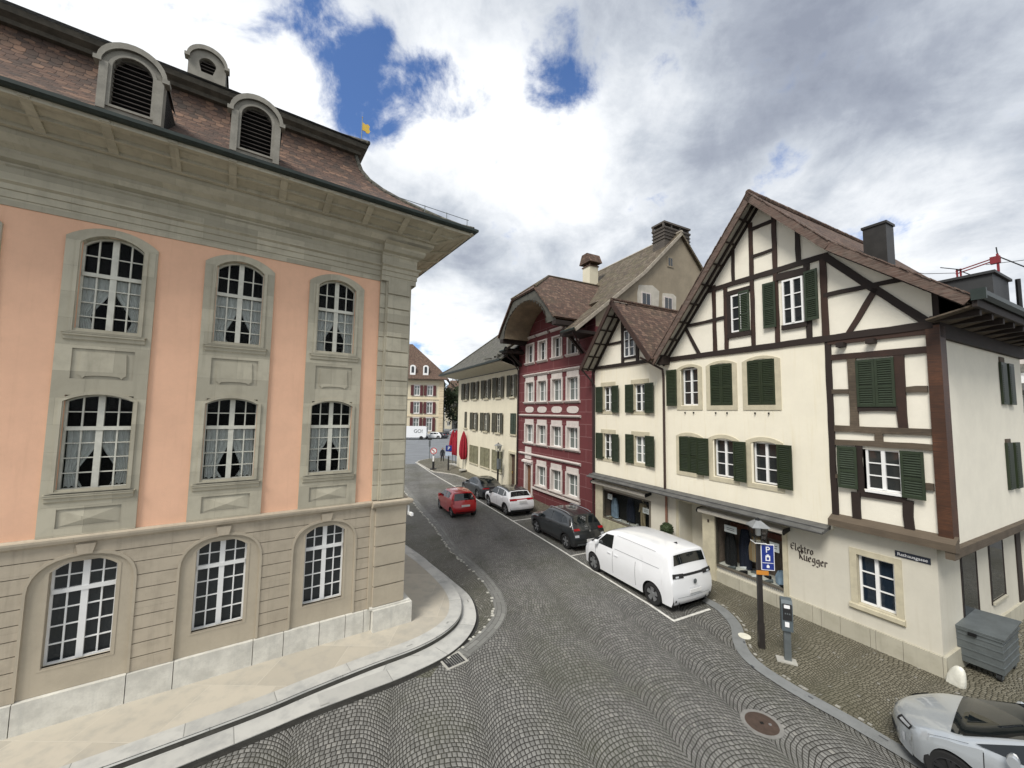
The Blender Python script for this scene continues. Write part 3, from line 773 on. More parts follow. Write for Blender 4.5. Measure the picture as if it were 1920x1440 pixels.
def stoneframe(parent, x0, x1, z0, zs, rise, i0, i1, j0, js, jr, yf, yb, yi, mat, name='window_frame'):
    m = MB(); n = 10
    m.ring(arch(x0,x1,z0,zs,rise,n), arch(i0,i1,j0,js,jr,n) if (jr > 0) == (rise > 0) else arch(i0,i1,j0,js,1e-3,n), yf, yb, yi)
    return m.build(name, mat, parent)
def rail_end(h): pass

# ---- corner house with the big half-timbered gable
H2 = thing('half_timbered_house', 'cream corner house with a half-timbered gable and green shutters', 'building', (*BO, 0), BRZ)
# ground floor wall
m = MB(); gh = [(.71,1.41,.98,2.14),(3.1,5.17,.58,2.16),(5.66,6.66,.04,2.36)]
cells(m, 0, 7.12, .0, 2.8, gh, 0.0); m.face([(0,0,0),(0,-6.0,0),(0,-6.0,2.8),(0,0,2.8)])
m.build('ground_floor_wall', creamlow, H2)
m = MB(); uh = [(5.68,6.37,5.86,7.22),(4.40,5.18,5.86,7.22),(3.10,3.92,5.86,7.22),(5.70,6.50,3.50,4.72),(4.40,5.10,3.50,4.72),(3.10,3.80,3.50,4.72)]
cells(m, 1.84, 7.12, 2.62, 7.6, uh, .10); m.box(1.84,1.86,-.2,.099,2.62,7.6); m.face([(1.84,0,2.62),(7.12,0,2.62),(7.12,.1,2.62),(1.84,.1,2.62)])
m.build('upper_wall', creamwall, H2)
# half-timbered corner bay infill, side wall over the alley
m = MB(); cells(m, -.10, 1.84, 2.78, 7.6, [(.46,1.16,3.78,4.74)], .07)
m.face([(-.22,.0,2.78),(-.22,-6.2,2.78),(-.22,-6.2,7.62),(-.22,.0,7.62)]); m.face([(-.22,.0,2.78),(1.84,0,2.78),(1.84,.07,2.78),(-.22,.07,2.78)]); m.face([(-.22,-6.2,2.78),(0,-6.2,2.78),(0,-.0,2.78),(-.22,0,2.78)])
m.face([(-.22,-6.2,0),(7.1,-6.2,0),(7.1,-6.2,7.6),(-.22,-6.2,7.6)])
m.build('bay_wall', plaster, H2)
# gable
GX, GZ = 3.40, 12.30
m = MB(); m.face([(-.20,.10,7.55),(7.02,.10,7.55),(GX,.10,12.20),(1.38,.10,9.86),(-.20,.10,8.45)]); m.build('gable_wall', plaster, H2)
MB().box(.2, 7.0, -6.0, -.9, .1, 7.9).box(.2,7.0,-6.0,-.55,7.9,8.4).build('interior', darkroom, H2)
# roof
yA, yR = .66, -9.0
L = [(GX,GZ),(7.30,7.52)]; Rr_ = [(GX,GZ),(1.36,9.93),(-.92,7.93)]
m = MB(); m.slab([(GX,yA,GZ),(7.30,yA,7.52),(7.30,yR,7.52),(GX,yR,GZ)], .13)
m.slab([(GX,yA,GZ),(1.36,yA,9.93),(1.36,yR,9.93),(GX,yR,GZ)], .13); m.slab([(1.36,yA,9.93),(-.92,yA,7.93),(-.92,yR,7.93),(1.36,yR,9.93)], .13)
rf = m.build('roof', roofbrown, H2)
m = MB()
for k in range(46): m.tube([(GX+rnd.uniform(-.01,.01), yA-k*.21, GZ+.02), (GX, yA-k*.21-.23, GZ+.035)], [.085,.075], 8)
m.build('ridge_tiles', roofbrown, rf)
m = MB()                                    # ragged tile ends along the verge
for (a, b) in ((L[0],L[1]),(Rr_[0],Rr_[1]),(Rr_[1],Rr_[2])):
    d = Vector(b)-Vector(a); n = int(d.length/.15); e = d.normalized(); q = Vector((-e.y,e.x)); q = q if q.y > 0 else -q
    for k in range(n):
        p = Vector(a)+e*(k*.15); w_ = rnd.uniform(-.006,.008)
        m.prism([tuple(p+q*(.012+w_)),tuple(p+e*.2+q*(.0+w_)),tuple(p+e*.2+q*(.022+w_)),tuple(p+q*(.034+w_))], yA-.25, yA+rnd.uniform(.02,.045))
m.build('verge_tiles', barge, rf)
m = MB()                                    # barge boards
for (a, b) in ((L[0],L[1]),(Rr_[0],Rr_[1]),(Rr_[1],Rr_[2])):
    d = (Vector(b)-Vector(a)).normalized(); q = Vector((-d.y,d.x)); q = q if q.y < 0 else -q
    pa, pb = Vector(a)+q*.10, Vector(b)+q*.10; m.bar(tuple(pa), tuple(pb), .19, yA-.05, yA+.012)
m.build('barge_board', barge, rf)
m = MB(); m2 = MB()                         # underside of the gable overhang: pale boards between rafters
for (a, b) in ((L[0],L[1]),(Rr_[0],Rr_[1]),(Rr_[1],Rr_[2])):
    d = Vector(b)-Vector(a); l = d.length; d.normalize(); q = Vector((-d.y,d.x)); q = q if q.y < 0 else -q
    pa, pb = Vector(a)+q*.14, Vector(b)+q*.14; m.bar(tuple(pa), tuple(pb), .02, .1, yA-.05)
    pa, pb = Vector(a)+q*.18, Vector(b)+q*.18; m2.bar(tuple(pa), tuple(pb), .07, .33, .40); m2.bar(tuple(pa), tuple(pb), .08, .10, .16)
    for k in range(1, int(l/.72)+1):
        p = Vector(a)+d*(k*.72)+q*.175; m2.bar(tuple(p-d*.03), tuple(p+d*.03), .05, .12, yA-.04)
m.build('soffit', soffitpale, rf); m2.build('soffit_rafters', timber, rf)
# eave over the alley: gutter, soffit boards, wall plate
m = MB(); m.prism([(-.92,7.90),(-1.02,7.87),(-1.08,7.93),(-1.08,8.02),(-.98,8.05),(-.92,7.98)], -7.5, yA+.02, 'y'); m.box(-1.10,-.9,yA,yA+.05,7.84,8.06); m.build('gutter', darkgutter, H2)
m = MB().slab([(-.90,yA-.05,7.78),(-.22,yA-.05,7.62),(-.22,-6.4,7.62),(-.90,-6.4,7.78)], .03); m.build('eave_boards', timbergrey, H2)
m = MB()
for k in range(9): m.box(-.92, -.2, .2-k*.75, .32-k*.75, 7.60, 7.72)
m.box(-.97,-.90,-7.0,yA,7.72,7.88); m.build('eave_rafters', timber, H2)
MB().box(-.30,-.20,-6.3,.1,7.28,7.62).box(-.3,.02,-.0,.09,7.5,8.4).build('wall_plate', timber, H2)
# timbers: (a, b, width, depth, material)
T = timber; TR = timberred; TG = timbergrey
def crooked(mb, a, b, w, y0, y1):
    a, b = Vector(a), Vector(b); d = b - a; l = d.length; d.normalize(); q = Vector((-d.y, d.x)); n = max(2, int(l/.35)); bow = rnd.uniform(-.012,.012); L_, R_ = [], []
    for i in range(n+1):
        t = i/n; p = a + (b-a)*t + q*(bow*math.sin(t*math.pi)); e = w/2; L_.append(tuple(p + q*(e + rnd.uniform(-.009,.009)))); R_.append(tuple(p - q*(e + rnd.uniform(-.009,.009))))
    return mb.prism(R_ + L_[::-1], y0, y1)
def beam(nm, a, b, w, y1, mat, y0=.06): crooked(MB(), a, b, w, y0, y1).build(nm, mat, H2)
yg = .145
for a, b, w_ in (((-.2,7.57),(7.0,7.62),.17),((1.66,9.83),(5.3,9.83),.15),((2.98,11.37),(3.70,11.37),.11),((3.0,10.49),(3.66,10.49),.09),((4.56,8.76),(6.1,8.76),.10),((-.0,8.73),(1.8,8.75),.11)):
    beam('timber_rail', a, b, w_, yg, T)
for x, z0, z1, w_, mm in ((3.68,7.65,11.6,.12,TR),(2.98,7.65,11.75,.125,TR),(2.36,9.88,11.0,.12,T),(4.27,9.88,11.0,.10,T),(4.97,7.65,9.95,.13,TR),(2.17,7.65,9.8,.14,T),(1.79,7.65,9.9,.15,TR),(4.56,7.7,9.75,.13,TR)):
    beam('timber_post', (x,z0), (x,z1), w_, yg-.004, mm)
for a, b, w_, mm in (((6.15,8.75),(5.58,7.66),.11,T),((1.72,9.80),(-.15,7.60),.17,T),((.72,8.65),(1.30,7.64),.12,TR)):
    beam('timber_brace', a, b, w_, yg-.002, mm)
for a, b, w_, mm in (((-.18,7.46),(1.76,7.50),.17,TR),((-.1,7.03),(1.7,7.07),.15,TR),((-.1,5.21),(1.7,5.22),.15,TG),((-.1,4.88),(1.7,4.87),.14,TG),((1.36,6.17),(1.72,6.17),.11,TG),((-.05,6.16),(.30,6.16),.13,TG),((-.05,4.02),(.12,4.02),.15,TG),((1.5,4.0),(1.72,4.0),.1,TG),((.40,3.66),(1.22,3.66),.15,T),((.45,5.72),(1.20,5.72),.12,T)):
    beam('timber_rail', a, b, w_, .125, mm, .05)
for x, z0, z1, w_, mm in ((1.76,2.95,7.5,.13,T),(1.28,5.25,7.02,.17,TG),(.385,5.25,7.02,.17,TR),(.83,4.9,5.2,.15,TG),(1.22,3.66,4.85,.13,T),(1.32,2.95,3.66,.17,T),(.375,2.95,3.66,.17,T)):
    beam('timber_post', (x,z0), (x,z1), w_, .12, mm, .05)
MB().box(-.30,-.08,-.20,.14,2.9,7.55).build('corner_post', plain('oiled_red_beam', (.085, .033, .014), .55, .35, 1.5, grain=.75, stain=(.022, .011, .007)), H2)
m = MB().prism([(.06,3.05),(.30,2.92),(.30,2.76),(.06,2.72)], -.36, 1.85, 'x'); m.box(-.34,-.2,-.0,.28,2.6,2.76); m.build('sill_beam', timbergrey, H2)
MB().box(-.34,-.20,-6.3,-.0,2.62,2.80).build('side_sill_beam', timbergrey, H2)
for x in (1.45, .85): MB().box(x-.08,x+.08,.05,.26,7.30,7.42).build('beam_end', timber, H2)
MB().box(6.86,7.16,.02,.5,7.42,7.74).build('beam_end', timber, H2)
# stone window frames, windows and shutters of the rendered front
yw = .10
for (x0, x1) in ((5.50,6.56),(4.25,5.34),(2.95,4.07)):
    stoneframe(H2, x0, x1, 5.69, 7.20, .14, x0+.16, x1-.16, 5.84, 7.15, .10, yw+.025, yw, yw-.17, sandframe)
for (x0, x1) in ((5.52,6.62),(4.26,5.30),(2.95,4.02)):
    stoneframe(H2, x0, x1, 3.33, 4.74, .14, x0+.15, x1-.15, 3.47, 4.68, .08, yw+.025, yw, yw-.17, sandframe)
window(5.66,6.36,5.86,7.2,yw-.15,H2,2); window(4.40,5.12,3.5,4.72,yw-.15,H2,2); window(3.10,3.84,3.5,4.72,yw-.15,H2,2)
for x0, x1 in ((4.40,5.18),(3.10,3.91)):
    MB().box(x0,x1,yw-.2,yw-.15,5.8,7.3).build('window_recess', darkroom, H2)
    c = (x0+x1)/2; shutter(x0, c-.003, 5.85, 7.24, yw+.03, shuttergreen, H2, .04); shutter(c+.003, x1, 5.85, 7.24, yw+.03, shuttergreen, H2, .04)
MB().box(5.68,6.5,yw-.2,yw-.15,3.4,4.8).build('window_recess', darkroom, H2)
shutter(5.68,6.08,3.48,4.75,yw+.03,shuttergreen,H2,.04); shutter(6.085,6.49,3.48,4.75,yw+.03,shuttergreen,H2,.04)
shutter(6.52,6.95,5.84,7.2,yw+.09,shuttergreen,H2,angle=R(5),hinge=6.52); shutter(5.27,5.70,3.46,4.72,yw+.09,shuttergreen,H2,angle=R(6),hinge=5.27)
shutter(3.96,4.39,3.46,4.70,yw+.10,shuttergreen,H2,angle=R(-6),hinge=4.39); shutter(2.67,3.09,3.46,4.70,yw+.10,shuttergreen,H2,angle=R(-6),hinge=3.09)
for x in (5.85,6.2,4.6,5.0,3.3,3.7): MB().box(x-.01,x+.01,.1,.16,5.56,5.62).build('shutter_hook', blackmetal, H2)
# bay windows
w = window(.46,1.11,3.78,4.76,.02,H2,2); MB().box(.44,1.12,.06,.15,3.72,3.775).build('sill', cleanwhite, w)
MB().box(.5,1.08,-.06,-.055,3.8,4.62).build('blind', plain('roller_blind',(.5,.54,.52),.8,.05,2), w)
shutter(1.25,1.64,3.74,4.78,.17,shuttergreen2,H2,angle=R(4),hinge=1.25); shutter(.06,.455,3.72,4.77,.17,shuttergreen2,H2,angle=R(-4),hinge=.455)
shutter(.835,1.19,5.77,6.93,.145,shuttergreen2,H2); shutter(.475,.83,5.77,6.93,.145,shuttergreen2,H2)
# gable windows
w = window(2.26,2.79,8.13,9.44,.155,H2,2); MB().bar((2.2,8.07),(2.85,8.07),.14,.1,.17).build('sill', timber, w); MB().bar((2.15,9.56),(2.95,9.60),.2,.1,.165).build('lintel', timber, w)
shutter(2.98,3.33,8.13,9.50,.19,shuttergreen2,H2,angle=R(3),hinge=2.98); shutter(1.88,2.22,8.13,9.52,.20,shuttergreen2,H2,angle=R(-8),hinge=2.22)
w = window(3.78,4.36,8.2,9.42,.12,H2,2); MB().bar((3.72,8.1),(4.52,8.1),.14,.1,.16).build('sill', timber, w); MB().bar((3.72,9.52),(4.5,9.52),.14,.1,.16).build('lintel', timber, w); MB().bar((4.43,8.1),(4.43,9.55),.14,.1,.15).build('jamb', timber, w)
shutter(3.76,4.10,8.18,9.48,.17,shuttergreen2,H2)
# ground floor: corner window, street sign, plinth
stoneframe(H2, .58, 1.55, .80, 2.27, 0, .71, 1.41, .97, 2.14, 0, .025, 0, -.15, sandframe)
w = window(.72,1.40,.98,2.14,-.12,H2,2,pane=paneblue); MB().prism([(-.14,.98),(.02,.95),(.07,.93),(.07,.84),(.02,.80)], .56, 1.58, 'x').build('sill', sandframe, w)
sg = MB().box(.10,.68,0,.018,2.33,2.46); sg = sg.build('street_sign', blacksign, H2)
text_part('lettering', 'Rathausgasse', .095, whitesign, sg, facing((.39,.022,2.395), (-1,0,0)))
m = MB(); xs = [-.06,.62,1.2,1.79,2.4,3.05]
for a, b in zip(xs, xs[1:]): m.box(a+.004,b-.004,-.05,.055,-.02,.48)
m.box(3.05,5.3,-.05,.05,-.02,.40); m.box(-.055,-.001,-6.0,-.05,-.02,.48); MB().box(6.66,7.12,-.05,.04,-.02,.35).build('plinth', plinthstone, H2)
m.build('plinth', plinthstone, H2)
# lettering in broken script, drawn with a broad nib
glyph = {'E':(.8,[[(.72,1.3),(.42,1.5),(.08,1.15),(.05,.45),(.35,.02),(.78,.3)],[(.1,.82),(.62,.86)]]),'l':(.3,[[(.02,1.5),(.05,.12),(.2,0)]]),'e':(.55,[[(.04,.55),(.46,.68),(.3,1),(.04,.75),(.05,.22),(.25,0),(.48,.18)]]),
 'k':(.5,[[(.02,1.5),(.05,0)],[(.05,.7),(.35,1.0),(.38,.75),(.08,.55),(.45,0)]]),'t':(.42,[[(.12,1.3),(.12,.12),(.3,0)],[(-.05,.95),(.34,.95)]]),'r':(.45,[[(.05,1),(.05,0)],[(.05,.82),(.25,1),(.42,.85)]]),'o':(.55,[[(.22,1),(.02,.75),(.03,.25),(.24,0),(.46,.25),(.46,.75),(.22,1)]]),
 'R':(.8,[[(0,1.3),(.15,1.5),(.15,0)],[(.15,1.4),(.5,1.5),(.62,1.15),(.2,.8),(.7,0)]]),'ü':(.6,[[(.02,1),(.03,.15),(.2,0),(.46,.22)],[(.46,1),(.46,.12),(.56,0)],[(.1,1.28),(.14,1.34)],[(.4,1.28),(.44,1.34)]]),
 'g':(.58,[[(.46,1),(.12,.9),(.05,.4),(.25,.2),(.46,.45)],[(.46,1),(.47,-.25),(.24,-.5),(.02,-.36)]])}
def script(txt, x, z, h, y, par, slope):
    m = MB(); nib = Vector((.085,.075))*h; cx = 0
    for ch in txt:
        wd, st = glyph[ch]
        for s_ in st:
            for a, b in zip(s_, s_[1:]):
                P = [Vector(((cx+q[0])*h, q[1]*h + (cx+q[0])*h*slope)) for q in (a, b)]
                m.prism([tuple(Vector((x - k.x, z + k.y))) for k in (P[0]-nib, P[1]-nib, P[1]+nib, P[0]+nib)], y, y+.012)
        cx += wd + .14
    return m.build('wall_lettering', inkblack, par)
script('Elektro', 2.90, 1.80, .125, .0, H2, -.02); script('Rüegger', 2.70, 1.60, .135, .0, H2, -.04)
# shop window, door and canopy
def shopfront(par, x0, x1, z0, z1, posts):
    m = MB(); m.ring([(x0-.07,z0-.05),(x1+.07,z0-.05),(x1+.07,z1+.06),(x0-.07,z1+.06)], [(x0,z0),(x1,z0),(x1,z1),(x0,z1)], .03, -.1)
    for p in posts: m.box(p-.03,p+.03,-.1,.02,z0,z1)
    w = m.build('shop_window', plain('bronze_frame', (.16,.14,.11), .5, .1, 4, metal=.3), par)
    MB().box(x0,x1,-.06,-.052,z0,z1).build('pane', shoppane, w)
    MB().box(x0-.2,x1+.2,-.85,-.83,z0-.3,z1+.3).box(x0-.2,x1+.2,-.85,-.05,z0-.08,z0-.03,1).box(x0-.12,x0-.08,-.85,-.06,z0,z1).box(x1+.08,x1+.12,-.85,-.06,z0,z1).box(x0-.1,x1+.1,-.85,-.06,z1+.02,z1+.06).build('display_niche', [shoproom, shopfloor], w)
    return w
shopfront(H2, 3.1, 5.17, .60, 2.14, [])
m = MB(); 
for k in range(40): m.box(3.1+k*.052, 3.1+k*.052+.02, .0, .03, .50, .58)
m.build('vent_grille', zinc, H2)
m = MB().box(5.17,5.62,-.08,.09,.0,2.36).build('shop_pillar', sandframe, H2); MB().box(5.36,5.42,.09,.10,1.9,2.0).build('house_number', brownrust, m)
m = MB().box(2.98,3.1,-.08,.05,.0,2.4).build('shop_pillar', sandframe, H2)
m = MB().ring([(5.55,.0),(6.76,.0),(6.76,2.46),(5.55,2.46)], [(5.66,.0),(6.66,.0),(6.66,2.36),(5.66,2.36)], .03, 0, -.5); m.build('door_frame', sandframe, H2)
MB().box(5.6,6.7,-.75,-.7,0,2.4).box(5.62,6.7,-.7,0,.06,.1).box(6.64,6.66,-.7,0,.05,2.38).build('porch_lining', creamlow, H2)
dr = MB(); dr.ring([(5.68,.1),(6.16,.1),(6.16,2.1),(5.68,2.1)], [(5.74,.18),(6.1,.18),(6.1,2.02),(5.74,2.02)], -.62, -.7); dr = dr.build('door', woodwhite, H2)
MB().box(5.72,6.12,-.67,-.665,.16,2.04).build('pane', panedark, dr); MB().box(5.76,5.79,-.63,-.58,.95,1.2).build('handle', blackmetal, dr); MB().box(5.8,5.98,-.66,-.655,1.2,1.34).build('notice', paper, dr)
def awning(par, x0, x1, z):
    m = MB().prism([(.02,z+.02),(.30,z-.02),(.34,z-.07),(.33,z-.13),(.26,z-.13),(.02,z-.05)], x0, x1, 'x'); a = m.build('awning_case', plain('awning_case', (.52,.49,.42), .6, .08, 4), par)
    for xe in (x0-.03, x1): MB().prism([(.02,z+.03),(.32,z-.0),(.37,z-.07),(.34,z-.15),(.02,z-.07)], xe, xe+.03, 'x').build('end_cap', blackmetal, a)
awning(H2, 2.92, 5.62, 2.36)
canopym = plain('canopy_sheet', (.115,.115,.11), .6, .2, 3, metal=.2, streak=.2)
def canopy(par, x0, x1):
    m = MB().prism([(.10,2.72),(.50,2.60),(.52,2.585),(.52,2.53),(.10,2.62)], x0, x1, 'x')
    m.tube([(x0,.52,2.57),(x1,.52,2.57)], .035, 8); m.tube([(x0,.36,2.66),(x1,.36,2.66)], .018, 6)
    return m.build('canopy', canopym, par)
canopy(H2, 1.88, 7.12)
# downpipe on the joint of the two houses
m = MB(); m.tube([(7.6,.9,7.72),(7.45,.6,7.55),(7.15,.18,7.25),(7.13,.16,6.9),(7.13,.16,2.7)], .045, 8); m.build('downpipe', plain('copper_downpipe', (.055,.035,.028), .5, .2, 3, metal=.3), H2)
MB().tube([(7.13,.1,2.6),(7.13,.1,.1)], .045, 8).build('downpipe', plain('copper_downpipe_lower', (.2,.1,.065), .6, .2, 3), H2)
# side towards the alley: niches, shutters
for a, b, z0, z1 in ((-2.3,-1.35,.95,2.35),(-4.35,-3.3,.92,2.38)):
    m = MB().box(-.004,.02,a,b,z0,z1).box(-.015,-.002,a-.06,a,z0-.06,z1+.06).box(-.015,-.002,b,b+.06,z0-.06,z1+.06); m.box(-.015,-.002,a,b,z1,z1+.06); w = m.build('side_window', timber, H2)
    MB().box(-.012,-.006,a+.04,b-.04,z0+.04,z1-.04).build('pane', panedark, w); MB().box(-.06,-.01,a,b,z0-.06,z0).build('sill', plinthstone, w)
MB().box(-.03,0,-5.9,-5.5,.0,2.62).build('side_post', timber, H2)
for z0, z1, h in ((5.92,7.05,7.2),(3.68,4.9,5.0)):
    MB().box(-.245,-.222,-4.6,-4.2,z0+.9,h).build('side_window_frame', timbergrey, H2)
    m = MB(); m.box(-.275,-.225,-4.62,-4.15,z0,z1); 
    for k in range(18): m.box(-.285,-.27,-4.57,-4.2,z0+.06+k*(z1-z0-.12)/18,z0+.06+(k+.55)*(z1-z0-.12)/18)
    m.build('side_shutter', shuttergreen, H2)
    m = MB(); m.box(-.30,-.25,-5.15,-4.72,z0,z1); 
    for k in range(18): m.box(-.31,-.295,-5.1,-4.77,z0+.06+k*(z1-z0-.12)/18,z0+.06+(k+.55)*(z1-z0-.12)/18)
    m.build('side_shutter', shuttergreen, H2)
# roof furniture
ch = MB().box(1.2,1.72,-2.6,-2.1,9.0,11.05).box(1.17,1.75,-2.63,-2.07,11.05,11.12).box(1.15,1.77,-2.65,-2.05,8.9,9.75); ch.build('chimney', plain('dark_sheet_metal', (.035,.033,.03), .5, .2, 3, metal=.4), H2)
bx = MB().box(.12,2.2,-7.6,-6.0,8.4,9.95).box(.05,2.2,-7.68,-5.93,9.95,10.03); bx = bx.build('roof_box', plain('anthracite_cladding', (.03,.032,.033), .6, .15, 2), H2)
m = MB().tube([(-.05,-7.7,8.3),(-.05,-7.7,10.0)], .06, 8).tube([(-.2,-7.9,8.3),(-.2,-7.9,9.95)], .035, 6); m.build('vent_pipe', blackmetal, bx)

# ---- narrow house with the small gable
H1 = thing('narrow_gabled_house', 'narrow cream house with a small half-timbered gable above a clothes shop', 'building', B3(7.12,0), BRZ)
def O1(x): return x - 7.12
y1 = .05
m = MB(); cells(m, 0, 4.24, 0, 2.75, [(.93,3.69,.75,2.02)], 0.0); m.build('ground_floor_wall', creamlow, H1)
wn = [(2.96,3.62,5.63,6.78),(1.00,1.66,5.63,6.78),(2.96,3.62,3.46,4.60),(1.0,1.66,3.5,4.60)]
m = MB(); cells(m, 0, 4.24, 2.62, 7.66, wn, y1); m.face([(0,0,2.62),(4.24,0,2.62),(4.24,y1,2.62),(0,y1,2.62)]); m.build('upper_wall', creamwall, H1)
MB().box(.1,4.2,-6,-.5,.1,7.6).build('interior', darkroom, H1)
for i, (x0, x1, z0, z1) in enumerate(wn):
    stoneframe(H1, x0-.16, x1+.17, z0-.14, z1+.19, 0, x0, x1, z0, z1, 0, y1+.02, y1, y1-.15, sandframe)
    w = window(x0, x1, z0, z1, y1-.13, H1, 2, pane=panegrey if i == 3 else panedark)
    if i < 3:
        m = MB(); 
        for k in range(26):
            c = Vector((rnd.uniform(x0,x1), y1+.05, z0+.02+abs(rnd.gauss(0,.05)))); d = Vector((rnd.uniform(-1,1),rnd.uniform(-1,1),rnd.uniform(-1,1))).normalized()*.035; e = d.cross(Vector((rnd.random(),rnd.random(),.3))).normalized()*.03
            m.face([c-d,c+e,c+d,c-e])
        m.build('window_plant', leafdark if i == 2 else plain('sill_ornament', (.12,.1,.07), .7, .5, 9), w)
    hh = 1.19; zb = z0-.06
    shutter(x0-.47 if i % 2 == 0 else x0-.50, x0-.005, zb, zb+hh+.02, y1+.10, shuttergreen, H1, angle=R(-5), hinge=x0-.005); shutter(x1+.01, x1+.46, zb, zb+hh+.02, y1+.07, shuttergreen, H1, angle=R(3), hinge=x1+.01)
shopfront(H1, .93, 3.69, .78, 2.0, []); awning(H1, .83, 4.18, 2.38); canopy(H1, 0, 4.26)
MB().box(3.69,4.2,-.06,.06,.0,2.3).build('shop_pillar', sandframe, H1); MB().box(.93,3.7,-.06,.07,.05,.72).build('shop_plinth', plain('mossy_plinth', (.40,.38,.26), .9, .2, 3, streak=.3, stain=(.25,.27,.15)), H1)
# gable
gx, gz = O1(9.28), 10.46; yb = .85
m = MB().face([(.0,.06,7.6),(4.24,.06,7.6),(gx,.06,10.35)]); m.build('gable_wall', plaster, H1)
m = MB(); m.slab([(gx,yb,gz),(4.42,yb,7.66),(4.42,-4.5,7.66),(gx,-4.5,gz)], .12); m.slab([(gx,yb,gz),(-.02,yb,7.62),(-.02,-4.5,7.62),(gx,-4.5,gz)], .12)
rf = m.build('roof', roofbrown, H1)
m = MB()
for k in range(25): m.tube([(gx, yb-k*.21, gz+.02), (gx, yb-k*.21-.23, gz+.03)], [.08,.07], 8)
m.build('ridge_tiles', roofbrown, rf)
mb_, ms, mr = MB(), MB(), MB()
for a, b in (((gx,gz),(4.42,7.66)),((gx,gz),(-.02,7.62))):
    d = (Vector(b)-Vector(a)); l = d.length; d.normalize(); q = Vector((-d.y,d.x)); q = q if q.y < 0 else -q
    mb_.bar(tuple(Vector(a)+q*.09), tuple(Vector(b)+q*.09), .18, yb-.05, yb+.015)
    ms.bar(tuple(Vector(a)+q*.13), tuple(Vector(b)+q*.13), .02, .06, yb-.05)
    mr.bar(tuple(Vector(a)+q*.16), tuple(Vector(b)+q*.16), .07, .42, .49); mr.bar(tuple(Vector(a)+q*.17), tuple(Vector(b)+q*.17), .12, .06, .15)
    for k in range(1, int(l/.7)+1):
        p = Vector(a)+d*(k*.7)+q*.16; mr.bar(tuple(p-d*.03), tuple(p+d*.03), .06, .1, yb-.04)
mb_.build('barge_board', timberred, rf); ms.build('soffit', soffitpale, rf); mr.build('soffit_rafters', timber, rf)
for a, b, w_ in (((-.0,7.68),(4.24,7.70),.15),((.9,8.72),(3.3,8.72),.10),((1.35,7.95),(2.35,7.95),.1)): MB().bar(a, b, w_, .05, .11).build('timber_rail', timber, H1)
for x, z1 in ((2.30,9.7),(1.42,9.3)): MB().bar((x,7.7),(x,z1),.16,.05,.105).build('timber_post', timber, H1)
window(1.55,2.16,7.99,9.15,.10,H1,2)
MB().bar((1.4,9.22),(2.3,9.22),.14,.05,.12).build('lintel', timber, H1)
MB().tube([(4.3,.8,7.6),(4.25,.5,7.3),(4.2,.12,6.9),(4.24,.1,2.7)], .04, 8).build('downpipe', plain('dark_downpipe', (.04,.03,.028), .5, .2, 3, metal=.3), H1)
# ---- red house with the vaulted gable
H3 = thing('red_house', 'tall oxblood red house with white window frames under a vaulted gable roof', 'building', B3(11.36,0), BRZ)
o3 = lambda x: x - 11.36
cw = [o3(17.80), o3(16.30), o3(14.73), o3(13.22)]
hol = []
for i, c in enumerate(cw):
    hol += [(c-.49,c+.49,6.2,7.44),(c-.49,c+.49,3.65,4.78),(c-.42,c+.42,8.68,9.86)]
    if i: hol.append((c-.49,c+.49,1.2,2.36))
hol.append((o3(17.42),o3(18.2),.5,2.3))
m = MB(); cells(m, 0, 7.94, 0, 10.2, hol, 0.0)
m.face([(1.0,0,10.2),(7.0,0,10.2),(6.3,0,10.9),(5.3,0,11.8),(3.0,0,11.8),(2.0,0,10.9)]); m.face([(0,0,0),(0,-12,0),(0,-12,10),(0,0,10)]); m.build('wall', redwall, H3)
MB().box(.2,7.8,-11,-.6,.1,9.6).build('interior', darkroom, H3)
def redwin(c, hw, z0, z1, yo, head, cap, pane):
    m = MB(); m.ring([(c-hw-.13,z0-.02),(c+hw+.13,z0-.02),(c+hw+.13,z1+.08),(c-hw-.13,z1+.08)], [(c-hw,z0),(c+hw,z0),(c+hw,z1),(c-hw,z1)], .05, 0, -.2)
    if head: m.box(c-hw-.06,c+hw+.06,0,.035,z1+.08,z1+.34)
    if cap: m.prism([(0,z1+.36),(.05,z1+.36),(.14,z1+.46),(.14,z1+.50),(0,z1+.55)], c-hw-.24, c+hw+.24, 'x')
    m.prism([(0,z0-.16),(.06,z0-.14),(.13,z0-.06),(.13,z0-.02),(0,z0-.02)], c-hw-.2, c+hw+.2, 'x')
    m.build('window_frame', whitestone, H3)
    w = window(c-hw,c+hw,z0,z1,-.17,H3,1,pane=pane,mid=.025,fw=.04,bar=.008)
for i, c in enumerate(cw):
    redwin(c, .47, 6.2, 7.42, 0, True, True, panegrey); redwin(c, .47, 3.65, 4.76, 0, True, False, panegrey)
    redwin(c, .40, 8.70, 9.84, 0, False, True, panedark)
    if i: redwin(c, .47, 1.2, 2.34, 0, True, False, panegrey)
    ov = [(c+.52*math.copysign(min(1,abs(math.cos(t))**.6),math.cos(t)), 5.70+.185*math.sin(t)) for t in [2*math.pi*k/24 for k in range(24)]]
    MB().prism(ov, 0, .03).build('oval_panel', whitestone, H3)
    for dx in (-.78, .78): pass
m = MB()
for z, h in ((5.36,.09),(2.94,.1)): m.prism([(0,z-h),(.05,z-h),(.13,z-.02),(.13,z+.02),(0,z+.05)], o3(12.5), o3(19.0), 'x')
m.box(o3(12.55),o3(17.3),0,.10,.92,1.02); m.box(o3(17.5),o3(18.25),0,.05,2.62,3.36); m.prism([(0,2.34),(.16,2.4),(.16,2.5),(0,2.56)], o3(17.3), o3(18.5), 'x'); m.build('white_mouldings', whitestone, H3)
